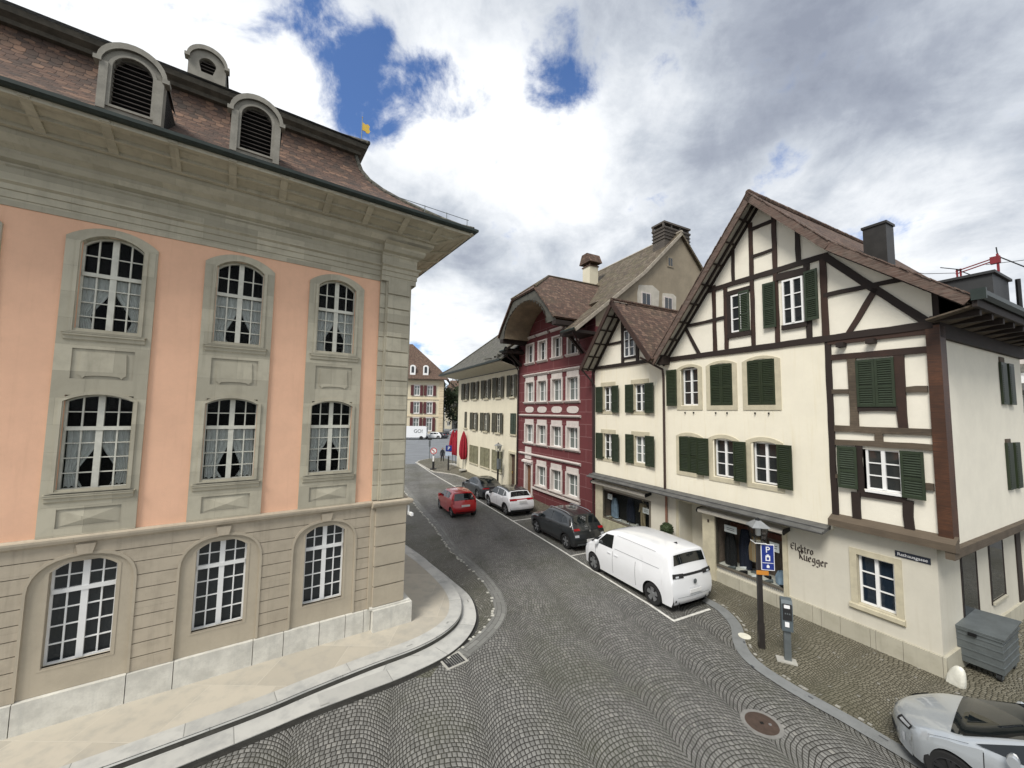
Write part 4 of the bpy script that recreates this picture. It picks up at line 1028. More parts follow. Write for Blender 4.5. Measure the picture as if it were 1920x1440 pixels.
m = MB().ring([(o3(17.3),.45),(o3(18.34),.45),(o3(18.34),2.36),(o3(17.3),2.36)], [(o3(17.45),.45),(o3(18.18),.45),(o3(18.18),2.26),(o3(17.45),2.26)], .06, 0, -.2); m.build('door_frame', whitestone, H3)
d = MB().box(o3(17.45),o3(18.18),-.2,-.15,.45,2.26); 
for z0, z1 in ((.6,1.1),(1.2,2.1)): d.box(o3(17.52),o3(17.78),-.15,-.13,z0,z1); d.box(o3(17.85),o3(18.11),-.15,-.13,z0,z1)
d = d.build('door', plain('brown_door', (.16,.07,.03), .6, .2, 3, grain=.4), H3); MB().box(o3(17.5),o3(17.54),-.13,-.08,1.2,1.32).build('handle', brass, d)
MB().box(o3(17.2),o3(18.4),-.05,.35,.2,.45).build('door_step', plinthstone, H3)
# Vaulted gable: boarded barrel, its front board, half-hipped roof
yf = 1.75; c0 = o3(15.55)
vau = [(c0+2.45*math.cos(t), 10.10+1.72*math.sin(t)) for t in [math.pi*k/20 for k in range(21)]]
m = MB(); m.sheet([[(x,-.02,z) for x,z in vau], [(x,yf,z) for x,z in vau]]); m.build('vaulted_soffit', soffitwood, H3, True)
def gout(z0):                                  # roof outline in the gable plane
    return [(c0+3.25,10.30),(c0+2.9,10.75),(c0+1.42,12.18),(c0-1.42,12.18),(c0-2.9,10.75),(c0-3.25,10.30)]
go = gout(0)
pol = go + vau[::-1]
m = MB()
oo = [(c0+3.2,10.22)]
n = 21
for k in range(n):
    t = math.pi*k/20; x, z = vau[k]
    # ray from the vault centre to the roof outline
    dx, dz = math.cos(t), math.sin(t)+1e-6; best = 9
    for a, b in zip(go, go[1:]):
        ex, ez = b[0]-a[0], b[1]-a[1]; den = dx*ez - dz*ex
        if abs(den) > 1e-6:
            u = ((a[0]-c0)*ez - (a[1]-10.1)*ex)/den; v_ = ((a[0]-c0)*dz - (a[1]-10.1)*dx)/den
            if u > 0 and -.01 <= v_ <= 1.01: best = min(best, u)
    if best > 8: best = 3.3
    oo.append((c0+dx*best, 10.1+dz*best))
oo = oo[1:]
for k in range(n-1):
    a, b, c, d_ = vau[k], vau[k+1], oo[k+1], oo[k]
    m.face([(a[0],yf,a[1]),(b[0],yf,b[1]),(c[0],yf,c[1]),(d_[0],yf,d_[1])]); m.face([(a[0],yf+.06,a[1]),(b[0],yf+.06,b[1]),(a[0]+(c[0]-a[0])*.0+.0,yf,b[1]),(a[0],yf,a[1])])
m.build('gable_board', plain('grey_gable_board', (.07,.068,.055), .8, .25, 3, streak=.3), H3)
m = MB(); ya = yf+.12; ap = (c0, .1, 13.62); yk = -4.5
for sg_ in (1, -1):
    P = [(c0+sg_*3.3,10.28),(c0+sg_*2.85,10.82),(c0+sg_*1.42,12.26)]
    m.slab([(P[0][0],ya,P[0][1]),(P[1][0],ya,P[1][1]),(P[1][0],yk,P[1][1]),(P[0][0],yk,P[0][1])], .1)
    m.slab([(P[1][0],ya,P[1][1]),(P[2][0],ya,P[2][1]),ap,(c0,yk,13.62),(P[1][0],yk,P[1][1])], .1)
m.slab([(c0+1.42,ya,12.26),(c0-1.42,ya,12.26),ap], .1)
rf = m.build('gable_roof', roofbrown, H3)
m = MB(); m.tube([(c0,yk,13.65),ap,(c0+1.42,ya,12.29)], .07, 6).tube([ap,(c0-1.42,ya,12.29)], .07, 6); m.build('ridge_tiles', roofmoss, rf)
# main roof along the street
P0, P1, P2 = (1.35,9.55), (-3.2,13.15), (-6.1,15.95)
m = MB()
for xa, xb in ((-.18,1.15),(7.3,8.02)):
    m.slab([(xa,P0[0],P0[1]),(xb,P0[0],P0[1]),(xb,-1.2,11.55),(xa,-1.2,11.55)], .12)
m.slab([(-.18,-1.2,11.55),(8.02,-1.2,11.55),(8.02,P1[0],P1[1]),(-.18,P1[0],P1[1])], .12); m.slab([(-.18,P1[0],P1[1]),(8.02,P1[0],P1[1]),(8.02,P2[0],P2[1]),(-.18,P2[0],P2[1])], .12)
m.slab([(-.18,P2[0],P2[1]),(8.02,P2[0],P2[1]),(8.02,-12.6,9.4),(-.18,-12.6,9.4)], .12)
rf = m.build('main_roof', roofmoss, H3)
m = MB()
for a, b in ((P0,(-1.2,11.55)),((-1.2,11.55),P1),(P1,P2)): m.beam3((-.16,a[0],a[1]-.10),(-.16,b[0],b[1]-.10),.06,.16)
m.tube([(-.18,P2[0],P2[1]+.02),(8.02,P2[0],P2[1]+.02)], .08, 6); m.build('verge_board', plain('pale_verge_mortar', (.34,.3,.24), .9, .2, 4), rf)
m = MB().face([(-.003,.0,9.8),(-.003,-12,9.8),(-.003,P2[0],P2[1]-.15),(-.003,P1[0],P1[1]-.15),(-.003,-1.2,11.4),(-.003,0,10.45)]); gw = m.build('gable_wall', greywall, H3)
for a, b, z0, z1, fr in ((-5.45,-5.1,13.82,14.3,.0),(-3.68,-3.1,11.1,11.97,.55),(-5.34,-4.78,11.0,11.98,.3)):
    m = MB(); m.ring([(a-.06,z0-.06),(b+.06,z0-.06),(b+.06,z1+.06),(a-.06,z1+.06)], [(a,z0),(b,z0),(b,z1),(a,z1)], .0, .0, .0); M_ = Matrix(((0,-1,0,-.03),(1,0,0,0),(0,0,1,0),(0,0,0,1)))
    m = MB(); m.box(-.04,-.004,a-.06,b+.06,z0-.06,z1+.06); w = m.build('window', whitestone if fr else greywall, H3)
    q = MB().box(-.046,-.04,a+.02,(a+b)/2-.02,z0+.02,z1-.02)
    q.box(-.046,-.04,(a+b)/2+.02,b-.02,z0+.02,z1-.02); q.build('pane', panedark, w)
    if fr:
        pp = [(a-fr*1.1,z0-.3),(b+fr*.55,z0-.3),(b+fr*.6,z1-.1),(b+fr*.4,z1+fr*.7),(a-fr*.4,z1+fr*.95),(a-fr*1.3,z1+fr*.5)]
        MB().prism(pp, -.012, -.004, 'x').build('mortar_patch', palepatch, H3)
c = MB().box(.2,1.05,-7.2,-5.1,14.6,16.25); 
for k in range(4): c.box(.2-.04,1.05+.04,-7.24,-5.06,15.5+k*.2,15.54+k*.2)
c.box(.15,1.1,-7.25,-5.05,16.15,16.22); c.box(.15,1.1,-7.25,-5.05,16.42,16.52)
for y in (-7.15,-6.45,-5.75,-5.15): c.box(.2,.3,y,y+.1,16.2,16.45); c.box(.95,1.05,y,y+.1,16.2,16.45)
c.build('brick_chimney', joints('chimney_brick', (.10,.085,.07), (.05,.045,.04), .3, .1, .012), H3)
c = MB().box(o3(16.35),o3(17.1),-4.3,-3.6,13.5,15.25); w = c.build('white_chimney', oldcream, H3)
c = MB()
for x in (16.38,16.66,16.98): c.box(o3(x),o3(x+.09),-3.72,-3.62,15.25,15.55)
c.box(o3(16.3),o3(17.15),-4.35,-3.55,15.25,15.32); zt = 15.5
c.prism([(o3(16.15),zt),(o3(17.3),zt),(o3(17.0),zt+.62),(o3(16.45),zt+.62)], -4.5, -3.45); c.build('chimney_hood', roofbrown, w)
m = MB(); m.prism([(o3(13.2),13.0-.4),(o3(13.6),12.6),(o3(13.4),13.1)], -2.6, -2.9); 
# struts carrying the eaves, gutters
for x in (o3(12.35), o3(18.95)): MB().beam3((x,.02,8.6),(x,1.25,9.75),.14,.14).beam3((x,0,9.62),(x,1.3,9.62),.14,.14).build('eave_strut', timber, H3)
m = MB(); m.box(-.1,1.2,.0,1.3,9.35,9.5).box(.9,1.25,0,yf,9.9,10.12).build('eave_timber', timber, H3); MB().box(7.2,8.0,0,1.3,9.35,9.5).box(6.9,7.3,0,yf,9.9,10.12).build('eave_timber', timber, H3)
MB().tube([(.9,1.42,9.5),(-.15,1.42,9.5)], .07, 8).tube([(7.3,1.42,9.5),(8.0,1.42,9.5)], .07, 8).build('gutter', darkgutter, H3)
MB().tube([(.1,1.3,9.4),(.3,.8,8.9),(.12,.1,8.0),(.06,.1,.2)], .045, 8).build('downpipe', plain('dark_red_downpipe', (.05,.02,.02), .5, .2, 3), H3)
MB().tube([(7.9,1.3,9.4),(7.85,.5,8.9),(7.86,.1,8.3),(7.88,.1,.6)], .05, 8).build('downpipe', plain('dark_brown_downpipe', (.035,.022,.02), .5, .2, 3), H3)

# ---- long cream house with olive shutters
H4 = thing('cream_hipped_house', 'long pale cream house with olive shutters and a wide hipped roof', 'building', B3(19.32,0), BRZ)
o4 = lambda x: x - 19.32
ww = [(28.53,30.35,6.6,8.04,2),(26.26,28.01,6.6,8.04,2),(23.82,25.67,6.6,8.04,2),(21.47,23.39,6.6,8.08,2),(19.49,20.95,6.6,8.08,2),(28.8,29.75,4.08,5.5,1),(26.31,28.02,4.02,5.43,2),(23.87,25.72,4.02,5.43,2),(21.52,23.38,4.02,5.43,2),(19.54,20.45,4.05,5.45,0),(26.15,28.16,1.25,2.68,3),(23.82,25.75,1.25,2.70,3),(21.6,23.47,1.25,2.70,3)]
m = MB(); cells(m, 0, 12.1, 0, 8.6, [(o4(a)+(b-a)*.3,o4(a)+(b-a)*.7,z0,z1) for a,b,z0,z1,k in ww if k == 2] + [(o4(19.55),o4(20.5),.3,2.72)], 0.0)
m.face([(12.1,0,0),(12.1,-12,0),(12.1,-12,8.6),(12.1,0,8.6)]); m.face([(0,-12,0),(12.1,-12,0),(12.1,-12,8.6),(0,-12,8.6)]); m.build('wall', oldcream, H4)
MB().box(.2,11.9,-11.8,-.5,.1,8.4).build('interior', darkroom, H4)
for a, b, z0, z1, k in ww:
    a, b = o4(a), o4(b); wd = b-a; c = (a+b)/2
    if k == 2:
        x0, x1 = a+wd*.3, a+wd*.7
        window(x0,x1,z0,z1,-.12,H4,2,frame=woodwhite,mid=.03)
        shutter(a, x0-.01, z0-.03, z1+.02, .06, shutterolive, H4, slat=.09, angle=R(-7), hinge=x0-.01); shutter(x1+.01, b, z0-.03, z1+.02, .06, shutterolive, H4, slat=.09, angle=R(7), hinge=x1+.01)
        s = MB().box(x0-.1,x1+.1,-.1,.09,z0-.12,z0-.02); 
        for q in range(10):
            cc = Vector((rnd.uniform(x0,x1),.08,z0+rnd.uniform(-.02,.12))); s.face([cc+Vector((-.06,0,0)),cc+Vector((0,.03,.06)),cc+Vector((.06,0,.01)),cc+Vector((0,0,-.05))], 1)
        s.build('window_sill', [sandframe, leafbrown], H4)
    else:
        mt = shutterolive if k != 0 else shuttergreen2
        if k == 1: shutter(a+.2, b-.2, z0, z1, .04, mt, H4, slat=.09)
        else:
            cc = plain('faded_shutter', (.18,.17,.10), .7, .2, 3, streak=.3) if k == 3 else mt
            shutter(a+.05, c-.01, z0, z1, .05, cc, H4, slat=.09); shutter(c+.01, b-.05, z0, z1, .05, cc, H4, slat=.09)
        MB().box(a,b,0,.08,z0-.12,z0-.02).build('window_sill', sandframe, H4)
m = MB().ring([(o4(19.45),.3),(o4(20.62),.3),(o4(20.62),2.85),(o4(19.45),2.85)], [(o4(19.6),.3),(o4(20.45),.3),(o4(20.45),2.7),(o4(19.6),2.7)], .05, 0, -.2); m.build('door_frame', sandframe, H4)
d = MB().box(o4(19.6),o4(20.45),-.22,-.16,.3,2.7)
for z in (.5,1.2,1.95): d.box(o4(19.7),o4(20.35),-.16,-.14,z,z+.55)
d = d.build('door', plain('dark_brown_door', (.07,.04,.025), .6, .2, 3, grain=.4), H4); MB().box(o4(20.3),o4(20.34),-.14,-.1,1.35,1.5).build('handle', brass, d)
# hipped roof: eave line, kick, slopes
ye, ze = 1.45, 9.02
E1 = [(-.1,ye,ze),(13.5,ye,ze)]; rid = ((1.0,-6.2,15.6),(6.2,-6.2,15.6))
m = MB(); kx = 12.55; ky = .45; kz = 9.7
m.slab([(-.1,ye,ze),(13.5,ye,ze),(kx,ky,kz),(-.1,ky,kz)], .1); m.slab([(-.1,ky,kz),(kx,ky,kz),rid[1],(-.1,-6.2,15.6)], .1)
m.slab([(13.5,ye,ze),(13.5,-13.5,ze),(kx,-12.5,kz),(kx,ky,kz)], .1); m.slab([(kx,ky,kz),(kx,-12.5,kz),rid[1]], .1); m.slab([(-.1,-6.2,15.6),rid[1],(kx,-12.5,kz),(-.1,-12.5,kz)], .1)
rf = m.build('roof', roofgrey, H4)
m = MB(); m.tube([(13.5,ye,ze+.03),(kx,ky,kz+.03),(rid[1][0],rid[1][1],rid[1][2]+.03),(-.1,-6.2,15.63)], .08, 6); m.build('hip_tiles', roofgrey, rf)
m = MB(); m.slab([(-.0,.0,8.55),(12.1,.0,8.55),(13.42,ye-.06,ze-.12),(-.0,ye-.06,ze-.12)], .05); m.slab([(12.1,0,8.55),(12.1,-12,8.55),(13.42,-13.4,ze-.12),(13.42,ye-.06,ze-.12)], .05); m.build('soffit', plain('cream_soffit', (.50,.47,.37), .85, .06, 3), H4)
MB().prism([(ye-.03,ze-.14),(ye+.09,ze-.12),(ye+.11,ze+.0),(ye-.02,ze-.02)], -.1, 13.6, 'x').box(0,12.2,-.02,.05,8.46,8.58).build('gutter', darkgutter, H4)
m = MB()
for k in range(9):
    x = rnd.uniform(.2,2.2); y = rnd.uniform(.4,1.4); z = ze + (ye-y)*.7 + .12; m.beam3((x,y,z),(x+rnd.uniform(.3,.9),y-rnd.uniform(-.2,.3),z+rnd.uniform(-.02,.12)),.16,.05)
m.build('loose_tiles', roofgrey, rf)
# ------------------------------------------------------------------ vehicles, modelled in metres (x from the nose backwards is negative: nose at +L/2)
def lerp(tab, x):
    if x <= tab[0][0]: return tab[0][1]
    for (a, va), (b, vb) in zip(tab, tab[1:]):
        if x <= b: return va + (vb-va)*(x-a)/(b-a) if b > a else vb
    return tab[-1][1]
def catm(pts, n):
    return smooth_line(pts, n)
def make_car(name, label, cat, loc, rz, p, group=None):
    """p: L W prof(list of (x from nose, z)) with marks, belt, glass spans, side windows, wheels, colours"""
    root = thing(name, label, cat, loc, rz, group); k = 1/S
    L, W = p['L'], p['W']; hw = W/2; zs = p.get('sill', .24)
    prof = p['prof']; nsub = 5
    # smooth profile, keeping the parameter of every control point
    P = []; idx = []
    for i in range(len(prof)-1):
        a, b, c, d = (Vector(prof[j]) for j in (max(i-1,0), i, i+1, min(i+2,len(prof)-1)))
        idx.append(len(P))
        for q in range(nsub):
            t = q/nsub; tn = p.get('tens', .4)
            m1, m2 = (c-a)*tn, (d-b)*tn
            h = (2*t**3-3*t*t+1)*b + (t**3-2*t*t+t)*m1 + (-2*t**3+3*t*t)*c + (t**3-t*t)*m2
            P.append((h.x, h.y))
    idx.append(len(P)); P.append(tuple(prof[-1]))
    wr = p['wr']; wx = p['wheels']; ar = p.get('archr', wr+.05)
    for x0 in wx:                              # extra stations round the wheel arches
        for q in [x0-ar-.002] + [x0 - ar*math.cos(math.pi*t/14) for t in range(15)] + [x0+ar+.002]:
            best = None
            for i in range(len(P)-1):
                if P[i][0] < q < P[i+1][0] and P[i+1][0]-P[i][0] > 1e-5:
                    f = (q-P[i][0])/(P[i+1][0]-P[i][0]); z = P[i][1]+(P[i+1][1]-P[i][1])*f
                    if best is None or z > best[1]: best = (i, z)
            if best:
                P.insert(best[0]+1, (q, best[1])); idx = [t+1 if t > best[0] else t for t in idx]
    i_f = min(range(len(P)), key=lambda i: P[i][0]); i_r = max(range(len(P)), key=lambda i: P[i][0])
    lowf = sorted(P[:i_f+1]); lowr = sorted(P[i_r:])
    def zlow(x):
        if x < lowf[-1][0]: return max(zs, lerp(lowf, x))
        if x > lowr[0][0]: return max(zs, lerp(lowr, x))
        for x0 in wx:
            if abs(x-x0) <= ar+.0005: return wr + math.sqrt(max(0, ar*ar-(x-x0)**2)) if abs(x-x0) < ar else wr
        return zs
    belt = p['belt']; roofw = p['roofw']; Hh = p['H']
    def half(x, z):
        zb = lerp(belt, x)
        f = lerp(p['plan'], x)
        if z <= zb:
            t = (z - zs)/(zb - zs); w = hw*(.945 + .055*math.sin(min(1, max(0, t*1.25))*math.pi*.62)) - hw*.03*max(0, t-.75)/.25
        else:
            t = (z - zb)/max(.05, Hh - zb); w = hw*.965*(1-t) + hw*roofw*t - hw*.05*max(0, t-.7)**2
        return w*f
    bul_f, bul_r = p.get('bulge', (.16, .08))
    def shift(x): return bul_f*max(0, 1 - x/.9)**1.5 if x < .9 else -bul_r*max(0, 1-(L-x)/.6)**1.5 if x > L-.6 else 0
    NV = 8
    def S3(x, z, v):                           # point of the upper surface, v from -1 to 1 across
        w = half(x, z); a = abs(v)
        cr = p.get('crown', .035)
        fd = min(1, max(0, (z - .72*lerp(belt, x))/(.26*lerp(belt, x)))); drop = fd*cr*a*a + fd*(.055*(1-math.sqrt(max(0, 1-((a-.82)/.18)**2))) if a > .82 else 0)
        return Vector(((L/2 - x - shift(x)*a**2.2), w*v, z - drop))
    body = MB(); vs = [-1,-.96,-.9,-.82,-.6,-.3,0,.3,.6,.82,.9,.96,1]
    G = [[S3(x, z, v) for v in vs] for x, z in P]
    rules = p.get('rules')
    def addq(a, b, c, d, mi): body.face([a*k, b*k, c*k, d*k], mi)
    for i in range(len(G)-1):
        mx, mz = (P[i][0]+P[i+1][0])/2, (P[i][1]+P[i+1][1])/2
        for j in range(len(vs)-1):
            mi = rules('top', mx, mz, (vs[j]+vs[j+1])/2) if rules else 0
            addq(G[i][j], G[i][j+1], G[i+1][j+1], G[i+1][j], mi)
    NT = 9; low = []
    for sd, col in ((1, -1), (-1, 0)):
        cols = []
        for i, (x, z) in enumerate(P):
            top = G[i][col]; r = [top]
            for t in range(1, NT+1):
                zl = min(zlow(x), top.z-.02); zz = top.z + (zl - top.z)*t/NT; yv = half(x, zz)*sd
                if t < 2: yv = yv
                r.append(Vector((top.x, yv, zz)))
            cols.append(r)
        for i in range(len(cols)-1):
            for t in range(NT):
                a, b, c, d = cols[i][t], cols[i+1][t], cols[i+1][t+1], cols[i][t+1]
                mi = rules('side', (P[i][0]+P[i+1][0])/2, (a.z+c.z)/2, sd) if rules else 0
                addq(a, b, c, d, mi)
        low.append([r[-1] for r in cols])
    for i in range(len(low[0])-1):
        for sd in (0, 1):
            a, b = low[sd][i], low[sd][i+1]; d = Vector((0, (-.28 if sd == 0 else .28), 0)); addq(a, b, b+d, a+d, 1)
        d0, d1 = Vector((0,-.28,0)), Vector((0,.28,0))
        q = [low[0][i]+d0, low[0][i+1]+d0, low[1][i+1]+d1, low[1][i]+d1]
        for v_ in q: v_.z = zs
        addq(*q, 1)
        for sd, d in ((0, d0), (1, d1)):
            a, b = low[sd][i]+d, low[sd][i+1]+d; a2, b2 = a.copy(), b.copy(); a2.z = b2.z = zs
            if a.z > zs+.01 or b.z > zs+.01: addq(a, b, b2, a2, 1)
    for e in (0, -1): body.face([q*k for q in G[e]] + [low[0][e]*k, low[1][e]*k], 1)
    bo = body.build('body', [p['paint'], blackplastic, blackplastic, p.get('paint2', p['paint'])], root, True, weld=True, sharp=38)
    # black arch lips
    if p.get('cladding'):
        for x in wx:
            for sd in (1, -1):
                m = MB()
                for q in range(14):
                    a0, a1 = math.pi*q/14, math.pi*(q+1)/14
                    pts = []
                    for (a, r_) in ((a0, ar-.005), (a1, ar-.005), (a1, ar+.055), (a0, ar+.055)):
                        xx = x - math.cos(a)*r_; zz = wr + math.sin(a)*r_; pts.append(Vector((L/2-xx, sd*(half(xx, zz)+.012), zz))*k)
                    m.face(pts)
                m.build('arch_trim', blackplastic, root)
    # wheels
    m = MB(); m.lathe([(wr*.66*k,-.10*k),(wr*.90*k,-.105*k),(wr*k,-.085*k),(wr*k,.085*k),(wr*.90*k,.105*k),(wr*.68*k,.10*k),(wr*.66*k,.06*k)], n=28, axis='y'); t0 = m.build('tyre', tyre, None, True)
    m = MB(); m.lathe([(wr*.68*k,-.09*k),(wr*.68*k,.095*k),(wr*.63*k,.1*k),(wr*.62*k,.04*k)], n=28, axis='y', m=1)
    for q in range(5):
        a = 2*math.pi*q/5 + .3
        for da in (-.16, .16):
            m.beam3((math.cos(a)*.05*k,.075*k,math.sin(a)*.05*k),(math.cos(a+da)*wr*.66*k,.08*k,math.sin(a+da)*wr*.66*k), p.get('spoke',.045)*k, .03*k, (0,1,0))
    m.lathe([(.06*k,.04*k),(.06*k,.095*k),(.0*k+.001,.1*k)], n=12, axis='y')
    r0 = m.build('rim', [p.get('rim', alloy), blackplastic], None, True)
    first = True
    for x in wx:
        for sd in (1, -1):
            w = bpy.data.objects.new('wheel', None); COL.objects.link(w); w.parent = root; w.location = ((L/2-x)*k, sd*(half(x, wr)*1.0-.105)*k, wr*k); w.rotation_euler = (0, 0, 0 if sd > 0 else math.pi)
            a, b = (t0, r0) if first else (t0.copy(), r0.copy())
            if not first: COL.objects.link(a); COL.objects.link(b)
            a.parent = w; b.parent = w; first = False
    # glass on the upper surface between control points
    def patch(nm_, i0, i1, v0, v1, mat, off=.006, inset=(.0,.0), vt=None):
        a, b = idx[i0], idx[i1]; ns = 8; rows = []
        for q in range(ns+1):
            ua = a + inset[0]*(idx[i0+1]-a); ub = b - inset[1]*(b-idx[i1-1]); u = ua + (ub-ua)*q/ns; i = min(int(u), len(P)-2); f = u - i
            x = P[i][0]+(P[i+1][0]-P[i][0])*f; z = P[i][1]+(P[i+1][1]-P[i][1])*f
            tx, tz = P[i+1][0]-P[i][0], P[i+1][1]-P[i][1]; l = math.hypot(tx, tz); nx, nz = -tz/l, tx/l
            s_ = 1 + ((vt or 1) - 1)*q/ns; row = []
            for j in range(11):
                v = (v0 + (v1-v0)*j/10)*s_; pt = S3(x, z, v); pt = pt + Vector((-nx, 0, nz))*off if True else pt
                row.append(pt*k)
            rows.append(row)
        return MB().sheet(rows).build(nm_, mat, root, True)
    for nm_, i0, i1, v, ins, vt in p['glass']: patch(nm_, i0, i1, -v, v, carglass, .008, ins, vt)
    # side windows: quads (bottom front, bottom rear, top rear, top front) in x,z
    def side_panel(nm_, poly, mat, sd, off=.008, nx=8, nz=4, parent=None):
        (x0,z0),(x1,z1),(x2,z2),(x3,z3) = poly; rows = []
        for q in range(nz+1):
            t = q/nz; row = []
            for j in range(nx+1):
                u = j/nx; xb, zb = x0+(x1-x0)*u, z0+(z1-z0)*u; xt, zt = x3+(x2-x3)*u, z3+(z2-z3)*u
                x, z = xb+(xt-xb)*t, zb+(zt-zb)*t; row.append(Vector((L/2-x-shift(x)*.9, sd*(half(x, z)+off), z))*k)
            rows.append(row)
        return MB().sheet(rows).build(nm_, mat, parent or root, True)
    for poly in p['side']:
        for sd in (1, -1): side_panel('side_window', poly, carglass, sd)
    for nm_, poly, mat in p.get('panels', []):
        for sd in (1, -1): side_panel(nm_, poly, mat, sd, .010)
    # door seams and handles
    for x in p.get('seams', []):
        for sd in (1, -1):
            m = MB(); zt = lerp(belt, x)-.02; rows = []
            for q in range(9):
                z = .34 + (zt-.34)*q/8; rows.append([Vector((L/2-x-dx, sd*(half(x, z)+.003), z))*k for dx in (-.006, .006)])
            m.sheet(rows).build('door_seam', blackplastic, root)
    for x in p.get('handles', []):
        for sd in (1, -1):
            z = lerp(belt, x)-.12; y = sd*(half(x, z)+.015); MB().box((L/2-x-.09)*k,(L/2-x+.09)*k,min(y,y+sd*.02)*k,max(y,y+sd*.02)*k,(z-.015)*k,(z+.015)*k).build('door_handle', p['paint'], root)
    # mirrors
    mx, mz = p['mirror']
    for sd in (1, -1):
        w = half(mx, mz); m = MB(); m.lathe([(.001,-.13),(.07,-.11),(.095,-.02),(.095,.05),(.085,.07)], n=12, axis='y')
        m.v = [(q[0]*.75, q[1], q[2]) for q in m.v]; m.xform(Matrix.Translation((L/2-mx, sd*(w+.12), mz)) @ Matrix.Rotation(math.pi if sd < 0 else 0, 4, 'Z')); m.beam3((L/2-mx, sd*(w-.03), mz-.04),(L/2-mx, sd*(w+.1), mz-.03),.05,.04, m=1)
        m.v = [tuple(Vector(q)*k) for q in m.v]; m.build('mirror', [p.get('mpaint', p['paint']), blackplastic], root, True)
    # patches on the tail and nose: (name, x side: 'r'/'f', v0, v1, z0, z1, material)
    def end_patch(nm_, end, v0, v1, z0, z1, mat, off=.012, par=None, skew=0.0):
        rows = []
        seq = [q for q in P if (q[0] > L*.55 if end == 'r' else q[0] < L*.3)]
        seq = sorted([(z, x) for x, z in seq])
        for q in range(5):
            row = []
            for j in range(7):
                v = v0+(v1-v0)*j/6; z = z0+(z1-z0)*q/4 + skew*abs(v); x = lerp(seq, z); pt = S3(x, z, v); pt.z = z; pt.x += (-off if end == 'r' else off); row.append(pt*k)
            rows.append(row)
        o = MB().sheet(rows).build(nm_, mat, par or root, True); return o
    for a in p.get('ends', []): end_patch(*a)
    # side lamp corners
    if p.get('rails'):
        for sd in (1, -1):
            m = MB(); xs = p['rails']; pts = []
            for q in range(9):
                x = xs[0]+(xs[1]-xs[0])*q/8; zz = [z for xx, z in P if abs(xx-x) < .25]; zt = max(zz); e = (.0 if q in (0, 8) else .035)
                pts.append(Vector((L/2-x, sd*(half(x, zt)-.07), zt+e-.03))*k)
            m.tube(pts, .018*k, 6); m.build('roof_rail', p.get('railmat', alloy), root)
    if p.get('plate_z'):
        xr_ = L/2 - max(x for x, z in P if abs(z - p['plate_z']) < .2); pz = p['plate_z']; xr_ -= p.get('plate_d', .02)
        MB().box((-L/2-.012)*k if False else (xr_-.02)*k, (xr_)*k, -.26*k, .26*k, (pz-.055)*k, (pz+.055)*k).build('number_plate', plate, root)
    if p.get('under', True): MB().box((-L/2+.35)*k,(L/2-.35)*k,(-hw+.3)*k,(hw-.3)*k,.16*k,.3*k).build('underbody', blackplastic, root)
    return root
def Bcar(s_rear, yc, L): return B3(s_rear + L/2/S, yc, .012)

plan_std = [(0,.86),(.15,.93),(.5,.985),(1.0,1.0),(3.0,1.0),(3.7,.985),(4.1,.95),(4.3,.92)]
def suv(L, W, H, **kw):
    s = L/4.23; h = H/1.57
    pr = [(.05,.24),(.0,.42),(.0,.60),(.06,.78),(.22,.90),(.6,.985),(1.08,1.04),(1.42,1.28),(1.78,1.50),(2.2,1.565),(2.9,1.56),(3.45,1.50),(3.62,1.46),(3.93,1.12),(4.02,1.03),(4.14,.92),(4.2,.72),(4.22,.52),(4.12,.26)]
    pr = [(x*s, z*h) for x, z in pr]
    q = dict(L=L, W=W, H=H, prof=pr, belt=[(0,.86*h),(1.0*s,1.0*h),(3.9*s,1.08*h)], roofw=.74, plan=[(x*s, v) for x, v in plan_std], wr=.335, wheels=[.86*s, 3.46*s],
        glass=[('windshield',6,8,.88,(.12,.0),.97),('rear_window',12,13,.80,(.15,.08),1.06)],
        side=[[(1.32*s,1.05*h),(2.28*s,1.07*h),(2.28*s,1.46*h),(1.78*s,1.42*h)],[(2.34*s,1.07*h),(3.12*s,1.09*h),(3.08*s,1.44*h),(2.34*s,1.46*h)],[(3.18*s,1.10*h),(3.55*s,1.18*h),(3.38*s,1.36*h),(3.16*s,1.42*h)]],
        seams=[1.25*s,2.31*s,3.2*s], handles=[2.1*s,3.0*s], mirror=(1.42*s,1.05*h), crown=.045)
    q.update(kw); return q
def rule_clad(zc, roof=None, roof_z=9):
    def f(kind, x, z, v):
        if kind == 'side' and z < zc: return 1
        if kind == 'top' and z < zc+.06: return 1
        if roof and kind == 'top' and z > roof_z and roof[0] < x < roof[1]: return 3
        return 0
    return f
# dark grey suv
L = 4.23
make_car('parked_suv', 'dark grey SUV with roof rails parked behind the white van', 'car', Bcar(9.22, 2.0, L), BRZ, suv(L, 1.82, 1.57, paint=pgrey, cladding=True, rules=rule_clad(.36), rails=(1.75,3.45), plate_z=.52, plate_d=.05,
    ends=[('taillight','r',.62,.97,.93,1.01,lampred),('taillight','r',-.97,-.62,.93,1.01,lampred),('reversing_lamp','r',.72,.96,.66,.76,lampclear),('reversing_lamp','r',-.96,-.72,.66,.76,lampclear),('rear_skirt','r',-.8,.8,.27,.36,greymetal),('emblem','r',-.05,.05,.86,.93,alloy),('headlight','f',.55,.95,.70,.82,lampclear),('headlight','f',-.95,-.55,.70,.82,lampclear)]))
